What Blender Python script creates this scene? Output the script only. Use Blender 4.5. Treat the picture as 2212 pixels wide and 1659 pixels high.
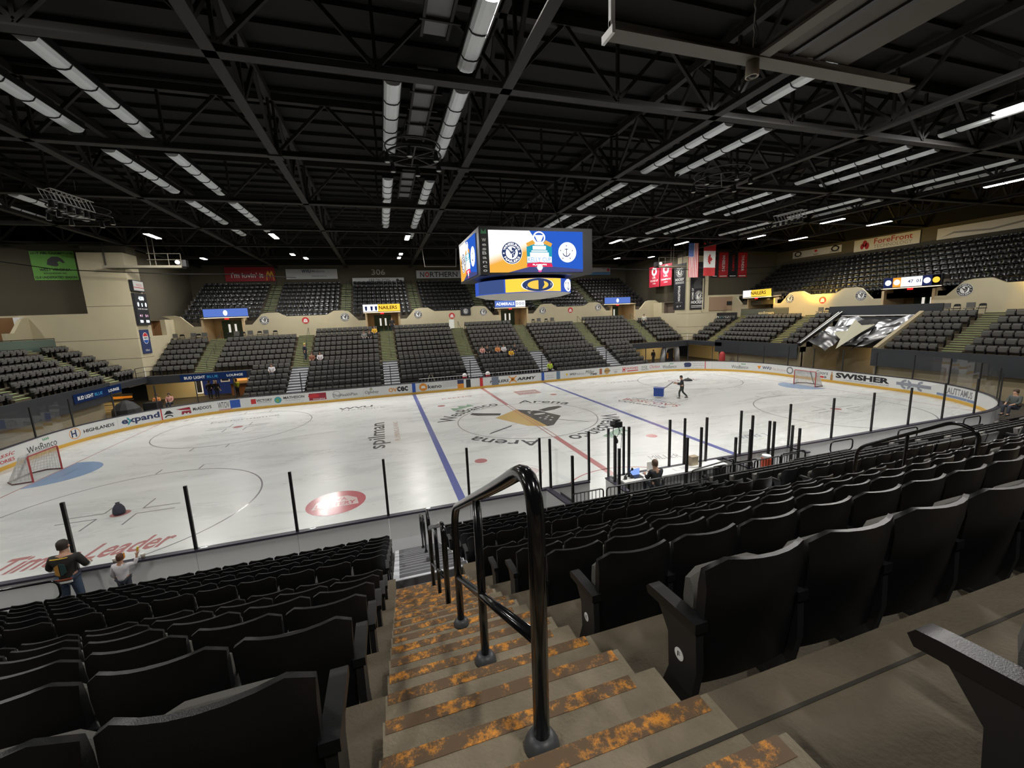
import bpy, math, random
from mathutils import Vector, Matrix, noise
random.seed(7)
PI = math.pi
for o in list(bpy.data.objects): bpy.data.objects.remove(o)
SC = bpy.context.scene
COL = SC.collection
# ------------------------------------------------------------------ camera, world, exposure, house lights
CAMP = Vector((-8.699, -24.893, 6.698)); YAW, PITCH, ROLL, FPX = -.301, -.164, .041, 883.354
RM = Matrix.Rotation(YAW, 3, 'Z') @ Matrix.Rotation(PITCH, 3, 'X') @ Matrix.Rotation(ROLL, 3, 'Y')
cam = bpy.data.cameras.new('camera'); camo = bpy.data.objects.new('camera', cam); COL.objects.link(camo)
rt, fw, up = RM.col[0], RM.col[1], RM.col[2]
M = Matrix(((rt.x, up.x, -fw.x), (rt.y, up.y, -fw.y), (rt.z, up.z, -fw.z))).to_4x4(); M.translation = CAMP
camo.matrix_world = M
cam.sensor_width = 36; cam.lens = FPX / 2212 * 36; cam.clip_start = .05; cam.clip_end = 400
SC.camera = camo
W = bpy.data.worlds.new('world'); SC.world = W; W.use_nodes = True
W.node_tree.nodes['Background'].inputs[0].default_value = (.9, .95, 1, 1)
W.node_tree.nodes['Background'].inputs[1].default_value = .004
SC.view_settings.view_transform = 'Standard'; SC.view_settings.look = 'None'
SC.view_settings.exposure = 0.0; SC.view_settings.gamma = 1; SC.view_settings.use_curve_mapping = False
SC.cycles.max_bounces = 7; SC.cycles.diffuse_bounces = 4; SC.cycles.glossy_bounces = 3
SC.cycles.transparent_max_bounces = 40; SC.cycles.caustics_reflective = False; SC.cycles.caustics_refractive = False
SC.cycles.sample_clamp_indirect = 6
LAMP_W = 780.0           # one LED arena lamp
LENS_E = 26.0            # its lens
SCREEN_E = 1.15           # video boards

def area(name, loc, size, power, color=(1, .97, .92), rot=(0, 0, 0), spread=PI, parent=None):
    l = bpy.data.lights.new(name, 'AREA'); l.shape = 'RECTANGLE'; l.size, l.size_y = size; l.energy = power
    l.color = color; l.spread = spread
    o = bpy.data.objects.new(name, l); COL.objects.link(o); o.location = loc; o.rotation_euler = rot
    if parent: o.parent = parent; o.matrix_parent_inverse = Matrix.Translation(-parent.location)
    return o

# pixel of the 2212x1659 photograph -> the point of a real plane it shows
def at(px, py, ax, val):
    d = RM @ Vector(((px - 1106) / FPX, 1, -(py - 829.5) / FPX)); k = 'xyz'.index(ax)
    return CAMP + d * ((val - CAMP[k]) / d[k])
def proj(p):
    d = RM.transposed() @ (Vector(p) - CAMP)
    if d.y < .05: return (1e9, 1e9, d.y)
    return (1106 + FPX * d.x / d.y, 829.5 - FPX * d.z / d.y, d.y)

# ------------------------------------------------------------------ materials
MATS = {}
def mat(name, col, rough=.6, metal=0, spec=.5, emit=0, bump=0, bscale=40, vary=0, vscale=3, ecol=None):
    if name in MATS: return MATS[name]
    m = bpy.data.materials.new(name); m.use_nodes = True; N = m.node_tree.nodes; L = m.node_tree.links
    b = N['Principled BSDF']; c = (*col, 1)
    b.inputs['Base Color'].default_value = c; b.inputs['Roughness'].default_value = rough
    b.inputs['Metallic'].default_value = metal; b.inputs['Specular IOR Level'].default_value = spec
    if emit:
        b.inputs['Emission Color'].default_value = (*(ecol or col), 1); b.inputs['Emission Strength'].default_value = emit
    if bump or vary:
        tc = N.new('ShaderNodeTexCoord')
        if vary:
            n = N.new('ShaderNodeTexNoise'); n.inputs['Scale'].default_value = vscale; n.inputs['Detail'].default_value = 6
            n.inputs['Roughness'].default_value = .65
            L.new(tc.outputs['Object'], n.inputs['Vector'])
            mr = N.new('ShaderNodeMapRange'); mr.inputs[1].default_value = .3; mr.inputs[2].default_value = .7
            mr.inputs[3].default_value = 1 - vary; mr.inputs[4].default_value = 1 + vary
            L.new(n.outputs[0], mr.inputs[0])
            mx = N.new('ShaderNodeMixRGB'); mx.blend_type = 'MULTIPLY'; mx.inputs[0].default_value = 1
            mx.inputs[1].default_value = c; L.new(mr.outputs[0], mx.inputs[2]); L.new(mx.outputs[0], b.inputs['Base Color'])
        if bump:
            n2 = N.new('ShaderNodeTexNoise'); n2.inputs['Scale'].default_value = bscale; n2.inputs['Detail'].default_value = 3
            L.new(tc.outputs['Object'], n2.inputs['Vector'])
            bp = N.new('ShaderNodeBump'); bp.inputs['Strength'].default_value = bump; bp.inputs['Distance'].default_value = .02
            L.new(n2.outputs[0], bp.inputs['Height']); L.new(bp.outputs[0], b.inputs['Normal'])
    MATS[name] = m
    return m
def emis(name, col, s):
    if name in MATS: return MATS[name]
    m = bpy.data.materials.new(name); m.use_nodes = True; nt = m.node_tree
    nt.nodes.remove(nt.nodes['Principled BSDF'])
    e = nt.nodes.new('ShaderNodeEmission'); e.inputs[0].default_value = (*col, 1); e.inputs[1].default_value = s
    nt.links.new(e.outputs[0], nt.nodes['Material Output'].inputs[0]); MATS[name] = m
    return m
def glassmat(name, tint=(.988, .992, .99), refl=.05):
    m = bpy.data.materials.new(name); m.use_nodes = True; nt = m.node_tree
    nt.nodes.remove(nt.nodes['Principled BSDF'])
    t = nt.nodes.new('ShaderNodeBsdfTransparent'); t.inputs[0].default_value = (*tint, 1)
    g = nt.nodes.new('ShaderNodeBsdfGlossy'); g.inputs['Roughness'].default_value = .03; g.inputs[0].default_value = (.9, .9, .9, 1)
    f = nt.nodes.new('ShaderNodeFresnel'); f.inputs[0].default_value = 1.35
    mu = nt.nodes.new('ShaderNodeMath'); mu.operation = 'MULTIPLY'; mu.inputs[1].default_value = refl * 16
    mu.use_clamp = True
    mx = nt.nodes.new('ShaderNodeMixShader'); nt.links.new(f.outputs[0], mu.inputs[0]); nt.links.new(mu.outputs[0], mx.inputs[0])
    nt.links.new(t.outputs[0], mx.inputs[1]); nt.links.new(g.outputs[0], mx.inputs[2])
    nt.links.new(mx.outputs[0], nt.nodes['Material Output'].inputs[0]); MATS[name] = m
    return m
GLASS = glassmat('shield_glass', refl=.008)
def ice_mat(name, col):
    m = mat(name, col, rough=.25, spec=.28)
    N = m.node_tree.nodes; L = m.node_tree.links; b = N['Principled BSDF']
    tc = N.new('ShaderNodeTexCoord')
    mp = N.new('ShaderNodeMapping'); mp.inputs['Scale'].default_value = (.35, 1.1, 1); L.new(tc.outputs['Object'], mp.inputs[0])
    n = N.new('ShaderNodeTexNoise'); n.inputs['Scale'].default_value = .55; n.inputs['Detail'].default_value = 8; n.inputs['Roughness'].default_value = .7
    n.inputs['Distortion'].default_value = .8
    L.new(mp.outputs[0], n.inputs['Vector'])
    r = N.new('ShaderNodeMapRange'); r.inputs[1].default_value = .3; r.inputs[2].default_value = .72; r.inputs[3].default_value = .84; r.inputs[4].default_value = 1.05
    L.new(n.outputs[0], r.inputs[0])
    mx = N.new('ShaderNodeMixRGB'); mx.blend_type = 'MULTIPLY'; mx.inputs[0].default_value = 1; mx.inputs[1].default_value = (*col, 1)
    L.new(r.outputs[0], mx.inputs[2]); L.new(mx.outputs[0], b.inputs['Base Color'])
    r2 = N.new('ShaderNodeMapRange'); r2.inputs[1].default_value = .3; r2.inputs[2].default_value = .7; r2.inputs[3].default_value = .22; r2.inputs[4].default_value = .36
    L.new(n.outputs[0], r2.inputs[0]); L.new(r2.outputs[0], b.inputs['Roughness'])
    n3 = N.new('ShaderNodeTexNoise'); n3.inputs['Scale'].default_value = 5; n3.inputs['Detail'].default_value = 5; L.new(tc.outputs['Object'], n3.inputs['Vector'])
    bp = N.new('ShaderNodeBump'); bp.inputs['Strength'].default_value = .06; bp.inputs['Distance'].default_value = .02
    L.new(n3.outputs[0], bp.inputs['Height']); L.new(bp.outputs[0], b.inputs['Normal'])
    return m
def worn_paint(name, paint, base, amount=.5, sc=14):
    m = mat(name, paint, rough=.75)
    N = m.node_tree.nodes; L = m.node_tree.links; b = N['Principled BSDF']
    tc = N.new('ShaderNodeTexCoord')
    n = N.new('ShaderNodeTexNoise'); n.inputs['Scale'].default_value = sc; n.inputs['Detail'].default_value = 9; n.inputs['Roughness'].default_value = .8
    L.new(tc.outputs['Object'], n.inputs['Vector'])
    cr = N.new('ShaderNodeValToRGB'); cr.color_ramp.elements[0].position = amount - .05; cr.color_ramp.elements[1].position = amount + .05
    cr.color_ramp.elements[0].color = (*base, 1); cr.color_ramp.elements[1].color = (*paint, 1)
    L.new(n.outputs[0], cr.inputs[0]); L.new(cr.outputs[0], b.inputs['Base Color'])
    return m

BLACK = mat('black_steel', (.012, .012, .013), .45)
GLOSSBLACK = mat('gloss_black_paint', (.006, .006, .007), .16)
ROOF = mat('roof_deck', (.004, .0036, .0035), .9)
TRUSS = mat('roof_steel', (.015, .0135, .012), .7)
CREAM = mat('cream_wall', (.52, .46, .31), .85, vary=.05, vscale=.6)
OLIVE = mat('olive_wall', (.095, .083, .055), .9, vary=.05, vscale=.5)
TAN = mat('tan_wall', (.36, .3, .19), .85, vary=.07, vscale=.7)
BROWN = mat('brown_panel', (.24, .12, .045), .6)
CONC = mat('concrete', (.115, .092, .06), .85, bump=.35, bscale=60, vary=.22, vscale=2.2)
CONCD = mat('concrete_dark', (.06, .05, .036), .9, vary=.25, vscale=2)
CONCS = mat('stair_concrete', (.23, .19, .13), .85, bump=.45, bscale=70, vary=.28, vscale=2.6)
ORANGE = worn_paint('worn_orange_paint', (.72, .29, .035), (.13, .08, .042), .55, 12)
GREENP = mat('glow_green_strip', (.42, .62, .25), .7)
GREENP_YLIT = mat('green_strip_yellow_lit', (.55, .6, .15), .7)  # green strip with the right end's yellow light painted into its colour
ALU = mat('aluminium', (.72, .74, .78), .4, .1)
FASC = mat('dark_fascia', (.025, .028, .034), .6)
PLASTIC = mat('seat_plastic', (.006, .006, .0068), .42, spec=.4, bump=.1, bscale=300)
FABRIC = mat('seat_fabric', (.1, .096, .085), .95, bump=.3, bscale=250)
FARFAB = mat('far_seat_fabric', (.13, .126, .117), .95)
UPPLAS = mat('upper_seat_plastic', (.012, .013, .015), .25)
WHITE = mat('white_panel', (.7, .71, .7), .4)
YELLOW = mat('kick_yellow', (.72, .42, .06), .45)
CAPM = mat('board_cap', (.035, .032, .05), .4)
INK = mat('ink_black', (.015, .015, .02), .6)
GREY = mat('ink_grey', (.2, .2, .22), .6)
NAVY = mat('ink_navy', (.025, .04, .12), .6)
RED = mat('ink_red', (.55, .025, .03), .6)
BLUE = mat('ink_blue', (.02, .09, .42), .6)
ORNG = mat('ink_orange', (.75, .27, .02), .6)
GREEN = mat('ink_green', (.07, .3, .14), .6)
GOLD = mat('ink_gold', (.75, .48, .05), .6)
TEAL = mat('ink_teal', (.05, .33, .38), .6)
WHT = mat('ink_white', (.85, .85, .83), .6)
SKIN = mat('skin', (.48, .27, .18), .6)

# ------------------------------------------------------------------ mesh builder
class MB:
    def __init__(s): s.v = []; s.f = []; s.mi = []
    def add(s, vs, fs, mi=0):
        n = len(s.v); s.v += [tuple(p) for p in vs]; s.f += [tuple(i + n for i in f) for f in fs]; s.mi += [mi] * len(fs)
        return s
    def box(s, x0, x1, y0, y1, z0, z1, mi=0):
        return s.add([(x0, y0, z0), (x1, y0, z0), (x1, y1, z0), (x0, y1, z0), (x0, y0, z1), (x1, y0, z1), (x1, y1, z1), (x0, y1, z1)],
              [(3, 2, 1, 0), (4, 5, 6, 7), (0, 1, 5, 4), (1, 2, 6, 5), (2, 3, 7, 6), (3, 0, 4, 7)], mi)
    def hexa(s, p, mi=0):   # 8 points ordered like box
        return s.add(p, [(3, 2, 1, 0), (4, 5, 6, 7), (0, 1, 5, 4), (1, 2, 6, 5), (2, 3, 7, 6), (3, 0, 4, 7)], mi)
    def bar(s, a, b, w, h=None, upv=(0, 0, 1), mi=0):
        a, b = Vector(a), Vector(b); d = (b - a).normalized(); u = Vector(upv)
        if abs(d.dot(u)) > .98: u = Vector((0, 1, 0))
        r = d.cross(u).normalized(); u = r.cross(d); h = h or w
        r *= w / 2; u *= h / 2
        return s.hexa([a - r - u, a + r - u, b + r - u, b - r - u, a - r + u, a + r + u, b + r + u, b - r + u], mi)
    def tube(s, pts, r, n=8, caps=True, mi=0, closed=False):
        pts = [Vector(p) for p in pts]; rr = r if isinstance(r, (list, tuple)) else [r] * len(pts)
        m = len(pts); vs = []; prev = None
        for i, p in enumerate(pts):
            if closed: t = pts[(i + 1) % m] - pts[i - 1]
            else: t = pts[min(i + 1, m - 1)] - pts[max(i - 1, 0)]
            t.normalize()
            if prev is None:
                a = Vector((0, 0, 1)) if abs(t.z) < .9 else Vector((1, 0, 0)); u = t.cross(a).normalized()
            else: u = (prev - t * prev.dot(t)).normalized()
            prev = u; w = t.cross(u)
            vs += [p + (u * math.cos(2 * PI * k / n) + w * math.sin(2 * PI * k / n)) * rr[i] for k in range(n)]
        fs = []
        for i in range(m if closed else m - 1):
            j = (i + 1) % m
            for k in range(n): fs.append((i * n + k, i * n + (k + 1) % n, j * n + (k + 1) % n, j * n + k))
        if caps and not closed: fs += [tuple(range(n))[::-1], tuple((m - 1) * n + k for k in range(n))]
        return s.add(vs, fs, mi)
    def prism(s, poly, fr, w0=0., w1=.01, mi=0):   # polygon (u,v) extruded along a frame's normal
        n = len(poly)
        vs = [fr(u, v, w0) for u, v in poly] + [fr(u, v, w1) for u, v in poly]
        fs = [tuple(range(n))[::-1], tuple(range(n, 2 * n))] + [(i, (i + 1) % n, n + (i + 1) % n, n + i) for i in range(n)]
        return s.add(vs, fs, mi)
    def ring(s, fr, cu, cv, r0, r1, w0=0., w1=.01, n=32, a0=0, a1=2 * PI, sy=1, mi=0):
        full = abs(a1 - a0 - 2 * PI) < 1e-6; vs = []; k = n if full else n + 1
        for i in range(k):
            a = a0 + (a1 - a0) * i / n; c, q = math.cos(a), math.sin(a)
            vs += [fr(cu + c * r0, cv + q * r0 * sy, w0), fr(cu + c * r1, cv + q * r1 * sy, w0), fr(cu + c * r1, cv + q * r1 * sy, w1), fr(cu + c * r0, cv + q * r0 * sy, w1)]
        fs = []
        for i in range(n):
            a, b = 4 * i, 4 * ((i + 1) % k)
            for q in range(4): fs.append((a + q, a + (q + 1) % 4, b + (q + 1) % 4, b + q))
        return s.add(vs, fs, mi)
    def disc(s, fr, cu, cv, r, w0=0., w1=.01, n=28, sy=1, mi=0):
        return s.prism([(cu + r * math.cos(2 * PI * i / n), cv + r * sy * math.sin(2 * PI * i / n)) for i in range(n)], fr, w0, w1, mi)
    def lathe(s, prof, c, n=20, mi=0):
        c = Vector(c); m = len(prof); vs = []
        for r, z in prof: vs += [c + Vector((r * math.cos(2 * PI * k / n), r * math.sin(2 * PI * k / n), z)) for k in range(n)]
        fs = [(i * n + k, i * n + (k + 1) % n, (i + 1) * n + (k + 1) % n, (i + 1) * n + k) for i in range(m - 1) for k in range(n)]
        fs += [tuple(range(n))[::-1], tuple((m - 1) * n + k for k in range(n))]
        return s.add(vs, fs, mi)
    def mesh(s, name, mats, smooth=False):
        me = bpy.data.meshes.new(name); me.from_pydata(s.v, [], s.f)
        for m in (mats if isinstance(mats, (list, tuple)) else [mats]): me.materials.append(m)
        if any(s.mi): me.polygons.foreach_set('material_index', s.mi)
        if smooth: me.polygons.foreach_set('use_smooth', [True] * len(s.f))
        me.update(); return me
    def build(s, name, mats, parent=None, smooth=False, local=False, angle=None):
        me = s.mesh(name, mats, smooth)
        if angle:
            me.polygons.foreach_set('use_smooth', [True] * len(s.f)); me.set_sharp_from_angle(angle=angle)
        return link(name, me, parent, local)
def link(name, me, parent=None, local=False):
    o = bpy.data.objects.new(name, me); COL.objects.link(o)
    if parent:
        o.parent = parent
        if not local and parent.parent is None: o.matrix_parent_inverse = Matrix.Translation(-parent.location)
    return o
def tag(o, label=None, cat=None, group=None, kind=None):
    if label: o['label'] = label
    if cat: o['category'] = cat
    if group: o['group'] = group
    if kind: o['kind'] = kind
    return o
def thing(name, loc, label, cat, group=None, rz=0):
    o = bpy.data.objects.new(name, None); COL.objects.link(o); o.location = loc; o.rotation_euler = (0, 0, rz)
    o.empty_display_size = .2
    return tag(o, label, cat, group)
def struct(name, loc=(0, 0, 0)):
    o = bpy.data.objects.new(name, None); COL.objects.link(o); o.location = loc; o['kind'] = 'structure'
    return o
def sb(mb, name, m, **k):
    o = mb.build(name, m, **k); o['kind'] = 'structure'; return o
def copy_tree(root, local_children=True):
    r = root.copy(); COL.objects.link(r)
    for ch in root.children:
        c = ch.copy(); COL.objects.link(c); c.parent = r
        for g in ch.children:
            d = g.copy(); COL.objects.link(d); d.parent = c
    return r

# frames: (u right, v up, w towards the viewer) -> point
def frame(o, u, v):
    o, u, v = Vector(o), Vector(u).normalized(), Vector(v).normalized(); n = u.cross(v)
    return lambda a, b, w=0.: o + u * a + v * b + n * w
def polar(fr, cu, cv):      # text laid along a circle: u = angle*radius clockwise from the top
    return lambda a, r, w=0.: fr(cu + r * math.sin(a), cv + r * math.cos(a), w)

# ------------------------------------------------------------------ lettering from the built-in font
_T = {}
def tmesh(s, bold=0., shear=0.):
    k = (s, bold, shear)
    if k not in _T:
        c = bpy.data.curves.new('t', 'FONT'); c.body = s; c.offset = bold; c.shear = shear; c.resolution_u = 2
        o = bpy.data.objects.new('t', c); COL.objects.link(o)
        me = bpy.data.meshes.new_from_object(o)
        vs = [v.co.copy() for v in me.vertices]; fs = [tuple(p.vertices) for p in me.polygons]
        bpy.data.objects.remove(o); bpy.data.curves.remove(c); bpy.data.meshes.remove(me)
        x0 = min(v.x for v in vs); x1 = max(v.x for v in vs); y0 = min(v.y for v in vs); y1 = max(v.y for v in vs)
        _T[k] = ([((v.x - x0) / (x1 - x0), (v.y - y0) / (y1 - y0)) for v in vs], fs, (x1 - x0) / (y1 - y0))
    return _T[k]
def tadd(mb, fr, s, u0, v0, u1, v1, w=.012, bold=0., shear=0., mi=0):
    vs, fs, _ = tmesh(s, bold, shear)
    mb.add([fr(u0 + (u1 - u0) * a, v0 + (v1 - v0) * b, w) for a, b in vs], fs, mi); return mb
def text(fr, s, u0, v0, u1, v1, m, parent, w=.012, bold=0., shear=0., name='lettering'):
    return tadd(MB(), fr, s, u0, v0, u1, v1, w, bold, shear).build(name, m, parent)
def rect(mb, fr, u0, v0, u1, v1, w0=0., w1=.01, mi=0, n=1):
    for i in range(n):
        a, b = u0 + (u1 - u0) * i / n, u0 + (u1 - u0) * (i + 1) / n
        mb.prism([(a, v0), (b, v0), (b, v1), (a, v1)], fr, w0, w1, mi)
    return mb
def arc_text(mb, fr, cu, cv, s, rad, h, a0, a1, w=.012, bold=0., shear=0., mi=0, inward=False):
    P = polar(fr, cu, cv); vs, fs, _ = tmesh(s, bold, shear); out = []
    for a, b in vs:
        if inward: out.append(P(a0 + (a1 - a0) * a, rad + h - h * b, w))
        else: out.append(P(a0 + (a1 - a0) * a, rad + h * b, w))
    mb.add(out, fs, mi); return mb
def emblem(fr, cu, cv, r, parent, w=.0, ms=None):
    """round club badge: dark ring with white words round a split shield"""
    dk, lt = ms or (INK, WHT)
    mb = MB(); mb.disc(fr, cu, cv, r, w, w + .006, mi=1); mb.ring(fr, cu, cv, r * .58, r * .96, w + .006, w + .012)
    arc_text(mb, fr, cu, cv, 'WHEELING', r * .66, r * .22, -1.25, 1.25, w + .018, .02, mi=1)
    arc_text(mb, fr, cu, cv, 'NAILERS', r * .66, r * .22, PI + 1.1, PI - 1.1, w + .018, .02, mi=1, inward=True)
    for q in (-1, 1): mb.disc(fr, cu + q * r * .77, cv - r * .05, r * .07, w + .012, w + .018, 10, mi=1)
    k = r * .5
    mb.prism([(cu, cv + k), (cu + k * .55, cv + k * .8), (cu + k * .75, cv + k * .1), (cu + k * .45, cv - k * .6), (cu, cv - k)], fr, w + .006, w + .012)
    for du, dv in ((.18, .35), (.42, .1), (.2, -.1), (.3, -.4)): mb.disc(fr, cu + k * du, cv + k * dv, k * .09, w + .012, w + .016, 8, mi=1)
    for q in (-1, 1): mb.prism([(cu + q * k * .9, cv + k * .95), (cu + q * k * 1.05, cv + k * .8), (cu - q * k * .2, cv - k * .25), (cu - q * k * .3, cv - k * .1)], fr, w + .012, w + .015)
    mb.prism([(cu - k * .5, cv + k * .25), (cu - k * .12, cv + k * .2), (cu - k * .2, cv - k * .1)], fr, w + .006, w + .012)
    return mb.build('club_badge', [dk, lt], parent)
# ------------------------------------------------------------------ LED arena lamps (the light of the hall)
LENS = emis('lamp_lens', (1, .97, .93), LENS_E)
lampbox = MB().box(-.24, .24, -1.0, 1.0, .06, .2).box(-.05, .05, -.9, .9, .2, .32).mesh('lamp_housing', BLACK)
lamplens = MB().box(-.17, .17, -.95, .95, .03, .06).mesh('lamp_lens', LENS)
lampband = MB().box(-.2, .2, -.02, .02, .0, .06).mesh('lamp_band', BLACK)
smallbox = MB().box(-.24, .24, -.55, .55, .06, .2).mesh('lamp_housing', BLACK)
smalllens = MB().box(-.17, .17, -.5, .5, .03, .06).mesh('lamp_lens', LENS)
def lamp(p, label, k=1., small=False, rot=0, lit=True):
    t = thing('arena_lamp', p, label, 'ceiling lamp', 'lit lamps under the roof', rot)
    link('housing', smallbox if small else lampbox, t, True); link('lens', smalllens if small else lamplens, t, True)
    link('band', lampband, t, True)
    hr = MB().tube([(0, -.4, .2), (0, -.4, 1.9)], .012, 5).tube([(0, .4, .2), (0, .4, 1.9)], .012, 5); hr.build('hanger_rod', BLACK, t, local=True)
    a = area('lamp_light', (0, 0, 0), (.34, 1.0 if small else 1.9), LAMP_W * k * (.55 if small else 1), parent=None); a.parent = t
    a.location = (0, 0, .02)
    return t
LAMPS = []
for px, py, s, k, lb in [(1055, 30, 0, .5, 'lit lamp at the top edge of the view above the stairs'),
        (1880, 95, 0, 3.2, 'longest lit lamp, upper right, near the hanging ceiling camera'),
        (2218, 225, 0, 1, 'lit lamp at the right edge, level with the ceiling camera'),
        (330, 512, 0, 1, 'lit lamp above the left catwalk platform'), (592, 512, 0, 1, 'lit lamp left of the middle, above the white wall banner'),
        (880, 515, 0, .9, 'lit lamp left of the hanging scoreboard'), (1330, 523, 0, 1, 'lit lamp right of the hanging scoreboard'),
        (1472, 527, 0, 1, 'lit lamp left of the striped flag'), (632, 551, 1, 1, 'small lit lamp over the far tier, upper of the pair by the white wall banner'),
        (661, 559, 1, 1, 'small lit lamp over the far tier, lower of the pair by the white wall banner'),
        (866, 550, 1, 1, 'small lit lamp over the far tier, upper of the pair left of the scoreboard'),
        (862, 558, 1, 1, 'small lit lamp over the far tier, lower of the pair left of the scoreboard'),
        (440, 560, 1, 1, 'small lit lamp right of the left catwalk platform'), (1333, 559, 1, 1, 'small lit lamp over the far tier right of the scoreboard'),
        (1407, 556, 1, 1, 'small lit lamp above the red hanging pennants'), (1634, 513, 0, .5, 'lit lamp above the row of narrow banners'),
        (1724, 517, 0, .5, 'lit lamp above the narrow white wall banner at right'), (1798, 479, 0, .5, 'lit lamp over the right end stand, left of a pair'),
        (1899, 484, 0, .5, 'lit lamp over the right end stand, right of a pair'), (2172, 397, 0, .6, 'lit lamp over the right end stand at the right edge')]:
    p = at(px, py, 'z', 14.5 if py < 390 else 13.75); LAMPS.append(lamp(p, lb, k, bool(s)))
# the matching lamps of the same grid that stand outside the view (near side and left end)
for x, y, k in [(-17, -15.5, .8), (-27, -15.5, .8), (-34, 5.5, .6), (-34, -6, .7), (-40, 13, .5), (-5.4, -28, .5), (6.2, -28, .5), (-17, -28, .5), (18, -28, .5), (6.2, 17.4, 1)]:
    LAMPS.append(lamp((x, y, 14.5), 'lit arena lamp of the same grid outside the picture', k))

# ------------------------------------------------------------------ floor, ice
RX, RY, RR = 27.65, 12.95, 8.53
sb(MB().box(-50, 50, -40, 40, -.4, -.02), 'floor', CONCD)
def outline(off=0., n=10):
    pts = []
    for cx, cy, a0 in ((-RX + RR, RY - RR, PI), (RX - RR, RY - RR, PI / 2), (RX - RR, -RY + RR, 0), (-RX + RR, -RY + RR, -PI / 2)):
        for i in range(n + 1):
            a = a0 - PI / 2 * i / n; pts.append((cx + (RR + off) * math.cos(a), cy + (RR + off) * math.sin(a)))
    return pts
ICE = ice_mat('ice', (.76, .775, .76))
FI = frame((0, 0, 0), (1, 0, 0), (0, 1, 0))
ice = MB(); ice.prism(outline(.06)[::-1], FI, -.015, 0); ICEO = sb(ice, 'floor_ice', ICE)
def imat(n, c): return mat(n, c, rough=.17, spec=.35)
iB, iR, iK, iG, iC, iGd, iGn, iL = (imat('ice_blue', (.16, .18, .42)), imat('ice_red', (.52, .24, .24)), imat('ice_black', (.1, .1, .105)),
    imat('ice_greyline', (.3, .28, .3)), imat('ice_crease', (.28, .4, .6)), imat('ice_gold', (.62, .44, .17)), imat('ice_green', (.28, .42, .31)), imat('ice_lottery', (.58, .18, .2)))
def ip(mb, name, m): o = mb.build(name, m, ICEO, local=True); return o
m = MB()
for x in (-6.37, 6.37): m = MB(); rect(m, FI, x - .15, -RY, x + .15, RY, .001, .003); ip(m, 'blue_line', iB)
m = MB(); rect(m, FI, -.15, -RY, .15, -4.6, .001, .003); rect(m, FI, -.15, 4.6, .15, RY, .001, .003); rect(m, FI, -.15, -4.6, -.1, 4.6, .006, .008); rect(m, FI, .1, -4.6, .15, 4.6, .006, .008); ip(m, 'centre_red_line', iR)
for x in (-24.66, 24.66): m = MB(); rect(m, FI, x - .03, -11.7, x + .03, 11.7, .001, .003); ip(m, 'goal_line', iR)
m = MB(); m.ring(FI, 0, 0, 4.54, 4.6, .001, .003, 72); ip(m, 'centre_circle', iG)
for sx in (-1, 1):
    for sy in (-1, 1):
        m = MB(); cx, cy = sx * 18.62, sy * 6.7; m.ring(FI, cx, cy, 4.54, 4.6, .001, .003, 64)
        for q in (-1, 1):
            for r in (-1, 1):
                rect(m, FI, cx + q * .87 - .03, cy + r * 4.57, cx + q * .87 + .03, cy + r * 5.2, .001, .003)
                rect(m, FI, min(cx + q * .6, cx + q * 1.8), cy + r * .23 - .03, max(cx + q * .6, cx + q * 1.8), cy + r * .23 + .03, .001, .003)
                rect(m, FI, cx + q * .6 - .03, min(cy + r * .23, cy + r * 1.15), cx + q * .6 + .03, max(cy + r * .23, cy + r * 1.15), .001, .003)
        ip(m, 'faceoff_circle', iG)
        m = MB(); m.disc(FI, cx, cy, .3, .001, .003); ip(m, 'faceoff_dot', iR)
        m = MB(); m.disc(FI, sx * 4.75, sy * 6.7, .3, .001, .003); ip(m, 'faceoff_dot', iR)
    m = MB(); a = PI if sx > 0 else 0
    m.prism([(sx * 24.62, -1.83), (sx * 24.62, 1.83)][::sx] + [(sx * 24.62 - sx * 1.83 * math.sin(t), sx * 1.83 * math.cos(t) * sx) for t in [PI * i / 14 for i in range(1, 14)]] if sx > 0 else
            [(-24.62 + 1.83 * math.sin(t), -1.83 * math.cos(t)) for t in [PI * i / 14 for i in range(15)]], FI, .001, .0025); ip(m, 'goal_crease', iC)
m = MB(); m.ring(FI, 0, -RY, 3.0, 3.06, .001, .003, 40, 0, PI); ip(m, 'referee_crease', iR)
# centre emblem: crossed hammers, gold and black block
def P(l, mt, nm, w=.001): q = MB(); q.prism(l, FI, w, w + .002); return ip(q, nm, mt)
P([(-1.92, 1.02), (-.63, -1.81), (.45, -2.4), (.1, 2.75), (-.1, 2.6)], iGd, 'gold_half', .003)
P([(.1, 2.75), (.45, -2.4), (.9, -2.3), (2.25, -.35), (1.5, 1.6)], iK, 'black_half', .003)
P([(-3.3, 2.75), (-3.05, 3.15), (-2.4, 2.75), (-1.2, 2.1), (-1.45, 1.6), (-2.9, 2.2)], iK, 'hammer_head')
P([(1.5, 1.9), (1.75, 1.3), (2.6, 1.5), (3.45, 2.05), (3.35, 2.45), (2.5, 2.4)], iK, 'hammer_head')
P([(1.6, -1.05), (1.75, -1.3), (3.25, -2.7), (3.1, -2.45)], iK, 'hammer_handle')
P([(-1.45, -1.2), (-1.6, -1.5), (-3.3, -2.6), (-3.1, -2.3)], iK, 'hammer_handle')
q = MB()
for a, b, r in ((.7, 1.6, .13), (.6, 1.2, .09), (1.0, 1.9, .09), (1.25, -.3, .1), (1.5, 0, .1), (1.0, -.7, .1), (1.55, -.55, .09), (1.2, -1.1, .1), (.8, -.3, .08)): q.disc(FI, a, b, r, .006, .008, 10)
q.disc(FI, 1.15, .75, .42, .006, .008, 18, .45); ip(q, 'white_spots', imat('ice_white', (.7, .72, .7)))
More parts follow.
